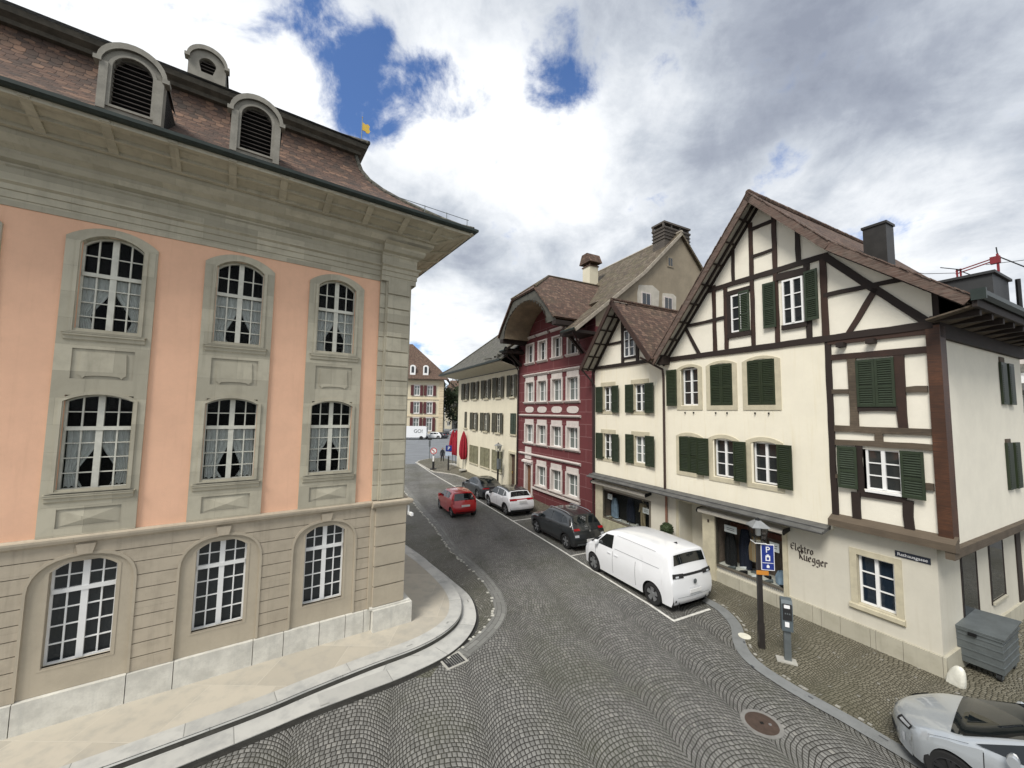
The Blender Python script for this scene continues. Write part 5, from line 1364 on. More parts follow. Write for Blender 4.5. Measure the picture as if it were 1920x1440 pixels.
# white compact suv with black roof
L = 4.10
make_car('parked_crossover', 'white compact crossover with a black roof parked by the red house', 'car', Bcar(14.85, 2.02, L), BRZ, suv(L, 1.76, 1.55, paint=pwhite, paint2=pblack, rules=rule_clad(.34, (1.6, 3.9), 1.44), cladding=True, mpaint=pblack, plate_z=.88, plate_d=.03, railmat=blackplastic,
    ends=[('taillight','r',.42,.98,.93,1.03,lampred),('taillight','r',-.98,-.42,.93,1.03,lampred),('taillight_bar','r',-.42,.42,.97,1.02,lampred),('rear_skirt','r',-.85,.85,.26,.40,blackplastic),('headlight','f',.55,.95,.70,.82,lampclear),('headlight','f',-.95,-.55,.70,.82,lampclear)]))
# black fastback
L = 4.55
pr = [(.05,.22),(.0,.4),(.0,.55),(.08,.68),(.3,.78),(.8,.86),(1.35,.93),(1.7,1.13),(2.1,1.33),(2.5,1.40),(3.0,1.39),(3.5,1.29),(4.0,1.08),(4.3,.98),(4.48,.93),(4.53,.78),(4.55,.55),(4.45,.26)]
make_car('parked_fastback', 'black fastback car parked furthest up the bay line', 'car', Bcar(18.9, 1.9, L), BRZ, dict(L=L, W=1.82, H=1.41, prof=pr, belt=[(0,.72),(1.3,.90),(4.4,.97)], roofw=.70, plan=[(0,.84),(.15,.92),(.5,.98),(1.0,1),(3.3,1),(4.1,.97),(4.55,.9)], wr=.33, wheels=[.85,3.6], paint=pblack,
    glass=[('windshield',6,8,.88,(.1,.1),.95),('rear_window',11,12,.82,(-.6,.2),1.08)], side=[[(1.65,.96),(2.55,.97),(2.55,1.33),(2.12,1.28)],[(2.61,.97),(3.55,.99),(3.4,1.24),(2.61,1.33)]], seams=[1.6,2.58,3.5], handles=[2.4,3.35], mirror=(1.72,.97), plate_z=.6,
    panels=[('window_trim',[(1.62,.925),(3.7,.955),(3.7,.975),(1.62,.945)],alloy)], ends=[('taillight','r',.4,.97,.80,.88,lampred),('taillight','r',-.97,-.4,.80,.88,lampred),('headlight','f',.5,.95,.56,.66,lampclear),('headlight','f',-.95,-.5,.56,.66,lampclear)]))
# red city car driving up the street
L = 3.43
pr = [(.06,.22),(.0,.40),(.02,.58),(.10,.74),(.28,.86),(.55,.94),(.8,1.0),(1.15,1.25),(1.5,1.42),(1.9,1.465),(2.4,1.46),(2.85,1.41),(2.98,1.36),(3.2,1.08),(3.27,.98),(3.36,.82),(3.42,.62),(3.43,.45),(3.34,.25)]
make_car('city_car', 'small red hatchback driving up the cobbled street', 'car', Bcar(15.85, 4.88, L), BRZ, dict(L=L, W=1.62, H=1.465, prof=pr, belt=[(0,.80),(.75,.93),(3.2,1.03)], roofw=.76, plan=[(0,.82),(.15,.9),(.45,.97),(.8,1),(2.4,1),(3.1,.97),(3.43,.9)], wr=.285, wheels=[.66,3.0], paint=pred, crown=.05,
    glass=[('windshield',6,8,.88,(.1,.0),.97),('rear_window',12,14,.84,(.15,.1),1.02)], side=[[(1.0,.98),(2.0,1.0),(2.0,1.36),(1.45,1.33)],[(2.06,1.0),(2.62,1.05),(2.66,1.34),(2.06,1.37)]], seams=[.95,2.03], handles=[1.85], mirror=(1.08,.98), plate_z=.70, plate_d=.04, bulge=(.16,.12),
    ends=[('taillight','r',.86,.985,.80,1.05,lampred),('taillight','r',-.985,-.86,.80,1.05,lampred),('rear_skirt','r',-.8,.8,.27,.33,blackplastic),('headlight','f',.5,.95,.64,.78,lampclear),('headlight','f',-.95,-.5,.64,.78,lampclear)]))
# white electric van
L = 4.71
pr = [(.06,.24),(.0,.42),(.0,.62),(.05,.82),(.16,.96),(.42,1.10),(.80,1.26),(1.15,1.52),(1.55,1.76),(2.0,1.87),(2.8,1.91),(3.8,1.90),(4.35,1.85),(4.46,1.78),(4.56,1.42),(4.60,1.30),(4.66,1.10),(4.69,.85),(4.71,.60),(4.68,.40),(4.6,.26)]
van = make_car('panel_van', 'white windowless electric panel van parked nearest by the shop window', 'van', Bcar(4.22, 2.32, L), BRZ, dict(L=L, W=1.96, H=1.92, prof=pr, belt=[(0,.86),(.8,1.12),(4.5,1.16)], roofw=.80, plan=[(0,.85),(.15,.92),(.5,.98),(1.0,1),(3.9,1),(4.4,.98),(4.71,.94)], wr=.345, wheels=[.83,3.82], paint=pwhite, crown=.05, archr=.405, spoke=.085, bulge=(.2,.07), sill=.22,
    glass=[('windshield',6,8,.90,(.0,.1),.97),('rear_window',13,14,.84,(.1,.15),1.03)], side=[[(1.02,1.17),(1.92,1.19),(1.92,1.66),(1.52,1.62)],[(.62,1.13),(.97,1.16),(1.32,1.52),(1.2,1.44)]], seams=[1.0,1.97,3.1], handles=[1.78,2.15], mirror=(1.12,1.22), plate_z=.66, plate_d=.02,
    panels=[('side_rib',[(2.05,1.22),(4.1,1.24),(4.1,1.25),(2.05,1.23)],greymetal),('side_rib',[(2.1,1.70),(3.9,1.70),(3.9,1.708),(2.1,1.708)],greymetal)],
    ends=[('taillight_bar','r',-.97,.97,1.12,1.19,blackplastic),('taillight','r',.50,.985,1.06,1.19,blackplastic,.014,None,.03),('taillight','r',-.985,-.50,1.06,1.19,blackplastic,.014,None,.03),('lamp_glint','r',.72,.86,1.10,1.15,lampclear,.02),('lamp_glint','r',-.86,-.72,1.10,1.15,lampclear,.02),('number_recess','r',-.26,.26,.56,.76,plain('recess_white',(.62,.63,.64),.4,.03),.008),('hatch_seam','r',-.8,.8,.50,.508,greymetal,.006),('reflector','r',.84,.9,.36,.44,blackplastic,.01),('reflector','r',-.9,-.84,.36,.44,blackplastic,.01),('headlight','f',.5,.95,.78,.88,lampclear),('headlight','f',-.95,-.5,.78,.88,lampclear)]))
k = 1/S
em = MB(); cx_ = (-L/2-.005)*k
em.lathe([(.062*k,0),(.075*k,-.006),(.075*k,-.012),(.05*k,-.012)], (cx_,0,.93*k), 20, 'x'); em = em.build('emblem', greymetal, van)
em2 = MB()
for a, b in (((-.035,.035),(-.015,-.0)),((-.015,0),(0,.03)),((0,.03),(.015,0)),((.015,0),(.035,.035)),((-.05,.01),(-.02,-.045)),((-.02,-.045),(0,-.005)),((0,-.005),(.02,-.045)),((.02,-.045),(.05,.01))):
    em2.beam3((cx_-.016,a[0]*k,.93*k+a[1]*k),(cx_-.016,b[0]*k,.93*k+b[1]*k),.010*k,.008*k)
em2.build('emblem_mark', greymetal, em)
MB().prism([(-.10*k,0),(.08*k,0),(-.07*k,.06*k)], -.02*k, .02*k, 'y').xform(Matrix.Translation(((-L/2+.75)*k,0,1.88*k))).build('roof_antenna', blackplastic, van)
# silver car, nose at the lower right edge
L = 4.4
pr = [(.04,.2),(.0,.36),(.0,.52),(.04,.64),(.16,.75),(.45,.87),(.80,.965),(.98,1.01),(1.6,1.29),(2.1,1.45),(2.5,1.48),(3.0,1.45),(3.6,1.28),(4.1,1.1),(4.25,1.0),(4.34,.8),(4.38,.5),(4.3,.26)]
SH = R(-35); shd = (math.sin(SH), math.cos(SH)); srt = (math.cos(SH), -math.sin(SH))
nl = (6.04, 6.60)                                 # left front corner on the ground
cx_, cy_ = nl[0] + srt[0]*1.76/2/S - shd[0]*L/2/S, nl[1] + srt[1]*1.76/2/S - shd[1]*L/2/S
make_car('silver_car', 'silver hatchback with its nose at the kerb beside the waste container', 'car', (cx_, cy_, .055), math.pi/2 - SH, dict(L=L, W=1.78, H=1.48, prof=pr, belt=[(0,.70),(.95,.93),(4.2,1.02)], roofw=.70, plan=[(0,.76),(.1,.86),(.3,.94),(.6,.985),(1.0,1),(3.4,1),(4.1,.96),(4.5,.9)], wr=.325, wheels=[.84,3.5], paint=psilver, bulge=(.34,.1), crown=.05, rim=blackplastic,
    glass=[('windshield',7,9,.90,(.0,.0),.95),('cowl',6,7,.88,(.25,-.05),1.0),('rear_window',12,13,.82,(.0,.2),1.05)], side=[[(1.12,.985),(2.3,1.0),(2.3,1.37),(1.72,1.29)],[(2.36,1.0),(3.2,1.03),(3.1,1.32),(2.36,1.38)]], seams=[1.2,2.33], handles=[2.1,3.0], mirror=(1.5,1.03), plate_z=.7,
    panels=[('fender_seam',[(.5,.79),(1.05,.945),(1.05,.951),(.5,.796)],blackplastic)],
    ends=[('headlight','f',.62,.985,.57,.69,blackplastic,.008,None,.05),('headlight','f',-.985,-.62,.57,.69,blackplastic,.008,None,.05),('headlight_lens','f',.70,.96,.61,.67,lampclear,.014,None,.05),('headlight_lens','f',-.96,-.70,.61,.67,lampclear,.014,None,.05),('grille','f',-.6,.6,.30,.42,blackplastic),('fog_lamp','f',-.9,-.84,.34,.5,lampclear),('fog_lamp','f',.84,.9,.34,.5,lampclear),('emblem','f',-.07,.07,.60,.67,alloy)]))
# ------------------------------------------------------------------ street furniture and small things (sizes in survey units)
def hexa(r, n=4, rot=math.pi/4): return [(r*math.cos(rot+2*math.pi*k/n), r*math.sin(rot+2*math.pi*k/n)) for k in range(n)]
def lantern(root, z, r=.21, clear=True):
    m = MB(); pr_ = []
    for k in range(4):
        a = math.pi/4 + math.pi/2*k; b = a + math.pi/2
        m.beam3((r*.72*math.cos(a), r*.72*math.sin(a), z), (r*1.05*math.cos(a), r*1.05*math.sin(a), z+.36), .014)
        m.beam3((r*.72*math.cos(a), r*.72*math.sin(a), z), (r*.72*math.cos(b), r*.72*math.sin(b), z), .014)
        m.beam3((r*1.05*math.cos(a), r*1.05*math.sin(a), z+.36), (r*1.05*math.cos(b), r*1.05*math.sin(b), z+.36), .02)
    m.build('lantern_frame', blackmetal, root)
    m = MB(); m.lathe([(r*1.32,.36+z),(r*1.25,.385+z),(r*.4,.50+z),(r*.22,.51+z)], n=4, rot=math.pi/4); m.build('lantern_roof', zinc, root)
    MB().lathe([(.05,.5+z),(.06,.53+z),(.03,.56+z),(.004,.57+z)], n=10).build('finial', blackmetal, root)
    m = MB(); m.lathe([(r*.70,z+.01),(r*1.02,z+.355)], n=4, rot=math.pi/4); m.build('lantern_glass', paneclear, root)
    m = MB(); m.lathe([(.03,z+.36),(.055,z+.30),(.055,z+.16),(.03,z+.14)], n=12); m.build('lamp_bulb', cleanwhite, root, True)
    MB().box(-r*.6,r*.6,-r*.6,r*.6,z-.012,z+.004).build('lantern_base', cleanwhite, root)
lp = thing('street_lamp', 'dark street lamp with a glass lantern and a blue parking sign by the shop', 'street lamp', (5.99, 9.53, .05), R(-10))
m = MB(); m.box(-.062,.062,-.05,.05,0,.58).box(-.05,.05,-.042,.042,.58,2.42); m.build('post', plain('brown_black_post', (.022,.018,.016), .5, .2, 4), lp)
lantern(lp, 2.44)
sg = MB().box(.03,.30,-.075,-.055,1.82,2.40).build('parking_sign', bluesign, lp)
MB().ring([(.022,1.812),(.308,1.812),(.308,2.408),(.022,2.408)], [(.034,1.824),(.296,1.824),(.296,2.396),(.034,2.396)], -.078, -.05).build('sign_border', whitesign, sg)
FX = facing((.165,-.079,2.28), (1,0,0)); text_part('letter', 'P', .2, whitesign, sg, FX)
m = MB().ring([(.115,2.03),(.215,2.03),(.215,2.15),(.115,2.15)], [(.137,2.05),(.193,2.05),(.193,2.115),(.137,2.115)], -.080, -.07); m.box(.14,.19,-.080,-.07,2.14,2.175); m.build('disc_symbol', whitesign, sg)
MB().box(.045,.285,-.080,-.07,1.975,1.985).build('sign_line', whitesign, sg); m = MB().prism([(.135,1.87),(.195,1.87),(.195,1.915),(.165,1.945),(.135,1.915)], -.080, -.07); m.build('arrow_symbol', whitesign, sg)
MB().box(-.09,.17,-.085,-.06,1.70,1.79).build('orange_sign', orangesign, lp)
ds = MB().lathe([(.14,0),(.14,.012)], n=24); ds = ds.build('white_disc', plain('white_cover_disc', (.68,.66,.55), .8, .08, 4)); ds.location = (5.86, 9.98, .056); tag(ds, 'round pale cover plate set in the cobbles behind the lamp post', 'cover plate')
pm = thing('pay_station', 'grey parking pay station on a steel foot in front of the lettered wall', 'pay station', (6.27, 9.05, .05), R(-25))
MB().box(-.22,.16,-.13,.09,0,.03).build('foot_plate', concrete, pm); MB().box(-.065,.065,-.05,.05,.03,.80).build('post', galv, pm)
c = MB().prism([(-.105,.68),(.085,.66),(.10,1.30),(.06,1.36),(-.07,1.34),(-.11,1.26)], -.105, .105, 'x'); c = c.build('cabinet', plain('slate_grey_cabinet', (.085,.105,.115), .45, .1, 4), pm)
MB().box(-.085,.085,-.118,-.104,.92,1.27).build('panel', blackplastic, c); MB().box(-.06,.05,-.124,-.116,1.18,1.25).build('display', whitesign, c); MB().box(-.05,.03,-.124,-.10,.78,.88).build('notice', whitesign, c)
for k in range(3): MB().box(-.05+k*.04,-.025+k*.04,-.124,-.116,1.05,1.08).build('button', greymetal, c)
# waste container
wc = thing('waste_container', 'galvanised waste container on castors with its lid ajar in the alley', 'waste container', (10.60, 8.95, .05), R(27.7))
hw_, hd = .60, .36
m = MB(); m.prism([(-hw_*.94,.17),(hw_*.94,.17),(hw_,.86),(-hw_,.86)], -hd, hd); 
for z in (.30,.46,.62,.75): e_ = hw_*(.94+.06*(z-.17)/.69)+.012; m.box(-e_,e_,-hd-.012,hd+.012,z,z+.022)
m.box(-hw_-.02,hw_+.02,-hd-.03,hd+.03,.84,.88); m.build('tub', galv, wc)
m = MB(); m.slab([(-hw_-.03,-hd-.05,.92),(hw_+.05,-hd-.05,1.01),(hw_+.05,hd+.03,.98),(-hw_-.03,hd+.03,.91)], .03); m.build('lid', galv, wc)
MB().box(-hw_+.03,hw_-.03,-hd+.03,hd-.03,.86,.885).build('inside', blackplastic, wc)
MB().box(-hw_-.05,-hw_-.0,-.02,.1,.78,.85).build('latch', blackmetal, wc); MB().box(hw_+.02,hw_+.03,-.3,-.05,.70,.79).build('sticker', whitesign, wc)
for x, y in ((-.47,-.28),(.47,-.28),(.47,.28),(-.47,.28)):
    q = thing('castor', None, None, (x, y, 0)); q.parent = wc; MB().lathe([(.03,-.03),(.085,-.028),(.085,.028),(.03,.03)], (0,0,.085), 16, 'y').build('tyre', tyre, q, True); MB().box(-.05,.05,-.045,-.035,.06,.19).box(-.05,.05,.035,.045,.06,.19).build('fork', galv, q)
# white stone guarding the corner
m = MB(); P = []
for i in range(13):
    t = i/12; z = .42*t; r = .155*(1-t*t*.99)**.5*(1 if t > .1 else .95+.5*t); P.append([((r*(1.0+.14*math.sin(3*a+i*.3))*math.cos(a)*.8 + .0), r*1.1*math.sin(a)*(1+.08*math.sin(2*a)) - .10*t, z) for a in [2*math.pi*k/14 for k in range(15)]])
m.sheet(P); o = m.build('guard_stone', plain('whitewashed_stone', (.72,.71,.62), .85, .08, 8, 20, .01), None, True, weld=True); o.location = (9.27, 8.40, .03); tag(o, 'small white rounded guard stone at the foot of the house corner', 'guard stone')
# manhole and drain
mh = thing('manhole_cover', 'round rusty brown manhole cover in a concrete ring', 'manhole cover', (4.57, 7.33, .012))
MB().lathe([(.265,0),(.265,.006),(.255,.008)], n=40).build('lid', brownrust, mh); m = MB(); m.lathe([(.335,-.004),(.335,.003),(.262,.0035)], n=40); m.build('rim', plain('dark_concrete', (.2,.195,.18), .85, .15, 4), mh)
MB().box(-.03,.03,-.03,.03,.006,.010).build('lifting_hole', blackmetal, mh); MB().lathe([(.028,.006),(.026,.011)], (.13,-.03,0), 12).build('stud', alloy, mh)
dg_ = thing('drain_grate', 'square iron drain grate in the gutter at the pavement bend', 'drain grate', (-1.2, 8.95, .02), R(38))
m = MB().ring([(-.26,-.22),(.26,-.22),(.26,.22),(-.26,.22)], [(-.21,-.17),(.21,-.17),(.21,.17),(-.21,.17)], 0, -.02)
m.v = [(x, z, y) for x, y, z in m.v]; m.build('frame', concrete, dg_)
m = MB().box(-.21,.21,-.17,.17,-.012,-.008)
for k in range(8): m.box(-.2+k*.053,-.17+k*.053,-.17,.17,-.008,.0)
m.build('grate', plain('iron_grate', (.03,.03,.03), .6, .2, 5, metal=.3), dg_)
# topiary ball in a pot
def ball(name, lab, loc, r, n, mat, zc):
    root = thing(name, lab, 'potted plant', loc)
    MB().lathe([(.13,0),(.17,.02),(.20,.30),(.21,.33),(.19,.33)], n=18).build('pot', pot, root, True); MB().tube([(0,0,.3),(0,0,zc-r*.7)], .022, 8).build('stem', bark, root)
    m = MB(); m.lathe([(.01,zc-r*.82)] + [(r*.82*math.sin(math.pi*k/8), zc-r*.82*math.cos(math.pi*k/8)) for k in range(1,8)] + [(.01,zc+.82*r)], n=16)
    for k in range(n):
        z = rnd.uniform(-1,1); a = rnd.uniform(0,6.28); q = math.sqrt(1-z*z); d = Vector((q*math.cos(a), q*math.sin(a), z)); c = d*r*rnd.uniform(.82,1.0) + Vector((0,0,zc))
        e = d.cross(Vector((rnd.random()-.5,rnd.random()-.5,rnd.random()-.5))).normalized(); f = (d+e.cross(d)*rnd.uniform(-1,1)).normalized(); l = rnd.uniform(.018,.035)
        m.face([c-e*l*.5, c+f*l*.9+e*.0, c+e*l*.5, c-f*l*.4])
    m.build('leaf_ball', mat, root); return root
ball('topiary', 'clipped evergreen ball on a stem in a white pot beside the shop door', B3(6.84,.42,.05), .24, 1500, leafdark, 1.27)
# surveillance camera under the string course
cm_ = thing('security_camera', 'small white security camera under the town hall string course', 'camera', A3(-.86,.30,2.86), ARZ); MB().box(-.03,.03,-.05,.12,0,.07).build('housing', cleanwhite, cm_); MB().box(-.012,.012,-.16,-.02,.03,.055).box(-.02,.02,-.2,-.15,-.02,.2).build('bracket', cleanwhite, cm_)
# weather vane beyond the town hall ridge
wv = thing('weather_vane', 'gilded flag weather vane standing on the town hall roof', 'weather vane', A3(.30,-1.75,13.2), ARZ); MB().tube([(0,0,0),(0,0,1.15)], .012, 6).build('rod', galv, wv)
m = MB().prism([(0,.75),(-.10,.74),(-.13,.70),(-.20,.72),(-.24,.80),(-.20,.86),(-.22,.95),(-.16,1.0),(-.10,.96),(0,1.0)], -.008, .008); m.build('flag', brass, wv); MB().lathe([(.001,1.13),(.02,1.15),(.001,1.18)], n=8).build('tip', brass, wv)
# ---- goods in the shop windows
def shoe(root_mat, label, loc, rz, g):
    m = MB(); P = []
    for i in range(7):
        t = i/6; w = .034*(.7+.6*math.sin(t*2.6+.3)); h = .085*(1-t)**.7+.028; P.append([(t*.24-.12, w*math.cos(a), max(0, h*(.5+.5*math.sin(a))) ) for a in [2*math.pi*k/10 for k in range(11)]])
    m.sheet(P); o = m.build('shoe', root_mat, None, True); o.location = loc; o.rotation_euler = (0,0,rz); return tag(o, label, 'shoe', g)
for k in range(9):
    shoe([paper, cloth_beige][k % 3 == 2], 'pale shoe on the floor of the clothes shop window beside the red house' if k % 3 != 2 else 'beige shoe on the floor of the clothes shop window beside the red house', B3(8.3+k*.28, -.18-.25*(k%2), .75), BRZ+rnd.uniform(-1,1), 'shoes in the clothes shop window')
for k in range(10):
    shoe([cloth_black, paper, greymetal][k % 3], ['black','white','grey'][k % 3]+' item lying on the floor of the shop window behind the lamp', B3(3.25+k*.19, -.16-.3*(k%2), .57), BRZ+rnd.uniform(-1,1), 'goods on the shop window floor behind the lamp')
def figure(name, label, loc, rz, top, bottom, h=1.3, head=True):
    root = thing(name, label, 'mannequin', loc, rz); k = h/1.75
    m = MB(); m.lathe([(.13*k,.80*k),(.17*k,.95*k),(.15*k,1.12*k),(.19*k,1.35*k),(.17*k,1.45*k),(.05*k,1.5*k)], n=14); m.v = [(x*1.1, y*.65, z) for x, y, z in m.v]
    for sd in (-1, 1): m.tube([(sd*.20*k,0,1.42*k),(sd*.27*k,.03,1.12*k),(sd*.20*k,-.12*k,.95*k)], [.06*k,.055*k,.04*k], 8)
    m.build('jacket', top, root, True)
    m = MB()
    for sd in (-1, 1): m.tube([(sd*.09*k,0,.9*k),(sd*.10*k,-.02,.5*k),(sd*.10*k,.0,.04*k)], [.10*k,.075*k,.06*k], 8)
    m.build('trousers', bottom, root, True)
    if head: m = MB(); m.lathe([(.01,1.50*k),(.05*k,1.52*k),(.075*k,1.62*k),(.07*k,1.70*k),(.01,1.76*k)], n=12); m.build('head', cloth_beige, root, True)
    return root
figure('mannequin', 'mannequin in a beige jacket and trousers in the clothes shop window', B3(8.72,-.35,.74), BRZ+math.pi, cloth_beige, cloth_beige, 1.24)
def garment(name, label, loc, rz, mat, w, h, cat='garment'):
    m = MB(); P = []
    for i in range(9):
        t = i/8; z = h*(1-t); ww = w*(.55+.45*min(1,t*2.2)) if t < .9 else w; P.append([(ww*math.cos(a)*(1+.06*math.sin(5*a+t*3)), .09*math.sin(a)*(1+.2*math.sin(7*a)), z) for a in [2*math.pi*q/20 for q in range(21)]])
    m.sheet(P); o = m.build(name, mat, None, True); o.location = loc; o.rotation_euler = (0,0,rz); return tag(o, label, cat)
garment('dress', 'light blue dress at the left of the clothes shop window', B3(10.45,-.35,.80), BRZ, cloth_blue, .22, .85); garment('coat', 'navy coat hanging in the middle of the clothes shop window', B3(9.55,-.45,.82), BRZ, cloth_navy, .24, 1.0); garment('checked_shirt', 'dark blue shirt at the right of the clothes shop window', B3(8.25,-.4,.8), BRZ, cloth_navy, .2, .6)
garment('coat', 'black coat on a stand at the left of the shop window behind the lamp', B3(4.95,-.4,.6), BRZ, cloth_black, .2, 1.05); garment('jacket', 'dark jacket behind the white paper in the shop window behind the lamp', B3(4.55,-.55,.6), BRZ, cloth_navy, .2, 1.2); garment('scarf', 'tan striped cloth hanging in the shop window behind the lamp post', B3(4.0,-.3,1.0), BRZ, joints('striped_cloth', (.42,.27,.13), (.3,.3,.24), .08, 5, .02, 0, .9, .3), .27, .75); garment('shirt', 'blue checked cloth at the right of the shop window behind the lamp', B3(3.3,-.3,.6), BRZ, cloth_blue, .2, .38)
m = MB().box(0,2.0,-.04,.04,0,.16); o = m.build('shelf_board', plain('reddish_shelf', (.16,.05,.03), .7, .2, 3)); o.location = B3(3.15,-.75,1.72); o.rotation_euler = (0,0,BRZ); tag(o, 'reddish board high in the shop window behind the lamp', 'shelf')
m = MB().box(0,2.4,-.04,.04,0,.3); o = m.build('shelf_board', plain('dark_red_shelf', (.14,.03,.03), .7, .2, 3)); o.location = B3(8.15,-.85,1.6); o.rotation_euler = (0,0,BRZ); tag(o, 'dark red board high in the clothes shop window', 'shelf')
for (s_, z, w_, h_), lb in (((10.45,1.62,.30,.24),'white notice at the upper left of the clothes shop window'),((8.3,1.48,.36,.22),'white notice at the right of the clothes shop window'),((4.72,1.72,.42,.22),'white notice at the upper left of the shop window behind the lamp'),((3.38,1.55,.26,.26),'white notice at the right of the shop window behind the lamp')):
    o = MB().box(-w_/2,w_/2,-.012,-.004,0,h_).build('notice', paper); o.location = B3(s_,-.065,z); o.rotation_euler = (0,0,BRZ); tag(o, lb, 'notice')
    for q in range(2): MB().box(-w_*.3,w_*.3,-.0035,-.003,h_*(.35+.25*q),h_*(.42+.25*q)).build('print', cloth_black, o)
# ---- up the street: second lamp, signs, parasols, person
l2 = thing('street_lamp', 'slender dark street lamp in front of the cream house door', 'street lamp', B3(21.4,.45,.35), BRZ); MB().box(-.05,.05,-.05,.05,0,2.45).build('post', blackmetal, l2); lantern(l2, 2.45, .24); MB().box(-.3,.0,-.1,.1,1.2,1.9).build('notice_box', greymetal, l2)
def pole_sign(name, label, loc, rz, h): 
    r_ = thing(name, label, 'road sign', loc, rz); MB().tube([(0,0,0),(0,0,h)], .03, 8).build('post', galv, r_); return r_
CZ = math.atan2(-6.0, -36.0) + math.pi/2*0
face_cam = R(8)
ns = thing('turn_ban_sign', 'round red-rimmed no-turn sign on a striped post at the kerb tip', 'road sign', (-7.2, 36.3, .1), face_cam)
MB().box(-.28,.28,-.18,.18,0,.10).build('base', blackplastic, ns); MB().tube([(0,0,.1),(0,0,.75)], .11, 10).build('dark_sleeve', blackplastic, ns); MB().tube([(0,0,.75),(0,0,1.25)], .08, 10).build('white_sleeve', whitesign, ns); MB().tube([(0,0,1.2),(0,0,1.9)], .03, 8).build('post', galv, ns)
m = MB().lathe([(.29,-.03),(.29,-.05)], (0,0,1.72), 28, 'y'); d_ = m.build('disc', whitesign, ns)
cir = lambda r_, n=28: [(r_*math.cos(2*math.pi*k/n), 1.72+r_*math.sin(2*math.pi*k/n)) for k in range(n)]
MB().ring(cir(.30), cir(.235), -.056, -.03).build('red_rim', redsign, d_); MB().bar((.02,1.55),(.02,1.76),.05,-.06,-.05).bar((.03,1.76),(-.12,1.80),.05,-.06,-.05).prism([(-.10,1.72),(-.18,1.80),(-.08,1.86)],-.06,-.05).build('arrow', inkblack, d_); MB().bar((-.16,1.88),(.16,1.56),.04,-.065,-.055).build('slash', redsign, d_)
ps = pole_sign('parking_sign', 'blue square parking sign on a thin post beside the red parasols', B3(30.4,1.15,.25), face_cam, 2.2); b_ = MB().box(-.27,.27,-.06,-.035,1.68,2.2).build('plate', bluesign, ps); text_part('letter', 'P', .42, whitesign, b_, facing((0,-.064,1.93),(1,0,0))); MB().box(-.27,.27,-.06,-.035,1.30,1.62).build('lower_plate', plain('pale_blue_plate', (.45,.55,.68), .5, .05, 4), ps); MB().tube([(0,0,0),(0,0,1.2)], .07, 8).build('sleeve', blackplastic, ps)
tp = thing('signal_post', 'thin pale post with small dark boxes on the far kerb', 'post', (-9.37, 44.8, 0), face_cam); MB().tube([(0,0,0),(0,0,2.9)], .035, 8).build('post', galv, tp); MB().box(-.22,.22,-.12,.12,2.2,2.42).build('box', blackplastic, tp); MB().box(-.1,.1,-.1,.1,1.45,2.1).build('box', greymetal, tp)
def parasol(loc, lab):
    r_ = thing('parasol', lab, 'parasol', loc, rnd.uniform(0,1), 'closed red parasols before the cream house')
    MB().lathe([(.34,0),(.34,.07),(.05,.09)], n=16).build('base', concrete, r_); MB().tube([(0,0,.05),(0,0,3.35)], .03, 8).build('pole', galv, r_)
    m = MB(); P = []
    for i in range(13):
        t = i/12; z = 3.4 - 2.45*t; rr = .03 + .29*math.sin(min(1,t*1.15)*math.pi*.62)**.8*(1 if t < .86 else 1-(t-.86)*3.2); P.append([(rr*(1+.22*math.cos(8*a+.6*t))*math.cos(a), rr*(1+.22*math.cos(8*a+.6*t))*math.sin(a), z) for a in [2*math.pi*q/48 for q in range(49)]])
    m.sheet(P); m.build('canopy', redcloth, r_, True)
    MB().lathe([(.27,1.75),(.275,1.79)], n=16).build('strap', redcloth, r_)
for s_, y_, lb in ((33.9,-.4,'closed red parasol at the back of the cluster, far left'),(32.95,-.4,'closed red parasol in the middle of the cluster, half hidden'),(32.15,-.35,'closed red parasol at the front of the cluster'),(28.9,.3,'closed red parasol standing apart in front of the shutters')): parasol(B3(s_, y_, zi(s_)-.08), lb)
# person walking away on the far pavement
pr_ = thing('person', 'person in dark clothes walking on the pavement tip by the parasols', 'person', (-7.35, 41.8, .06), R(12))
def skin_mesh(nodes, edges, name, mat, parent):
    me = bpy.data.meshes.new(name); me.from_pydata([n[:3] for n in nodes], edges, []); o = bpy.data.objects.new(name, me); COL.objects.link(o)
    md = o.modifiers.new('s', 'SKIN'); sd = o.modifiers.new('u', 'SUBSURF'); sd.levels = 2; sd.render_levels = 2
    for v, n in zip(me.skin_vertices[0].data, nodes): v.radius = (n[3], n[4] if len(n) > 4 else n[3])
    me.skin_vertices[0].data[0].use_root = True
    dg = bpy.context.evaluated_depsgraph_get(); dg.update(); nm = bpy.data.meshes.new_from_object(o.evaluated_get(dg)); o.modifiers.clear(); o.data = nm; nm.materials.clear(); nm.materials.append(mat)
    for f in nm.polygons: f.use_smooth = True
    o.parent = parent; return o
k = .90
N = [(0,0,.90,.15,.11),(0,0,1.12,.15,.11),(0,.01,1.32,.18,.12),(0,.01,1.42,.12,.09),(0,0,1.50,.055),(0,-.01,1.58,.085,.10),(0,-.01,1.68,.08,.095),
     (.17,.01,1.37,.075),(.24,.02,1.10,.055),(.25,-.06,.86,.04),(.255,-.08,.78,.035),(-.17,.01,1.37,.075),(-.24,.0,1.10,.055),(-.25,-.04,.86,.04),(-.255,-.05,.78,.035),
     (.10,0,.82,.10),(.12,-.04,.47,.07),(.14,.06,.08,.05),(.15,-.06,.04,.045),(-.10,0,.82,.10),(-.12,.03,.47,.07),(-.14,.14,.10,.05),(-.15,.02,.04,.045)]
E_ = [(0,1),(1,2),(2,3),(3,4),(4,5),(5,6),(3,7),(7,8),(8,9),(9,10),(3,11),(11,12),(12,13),(13,14),(0,15),(15,16),(16,17),(17,18),(0,19),(19,20),(20,21),(21,22)]
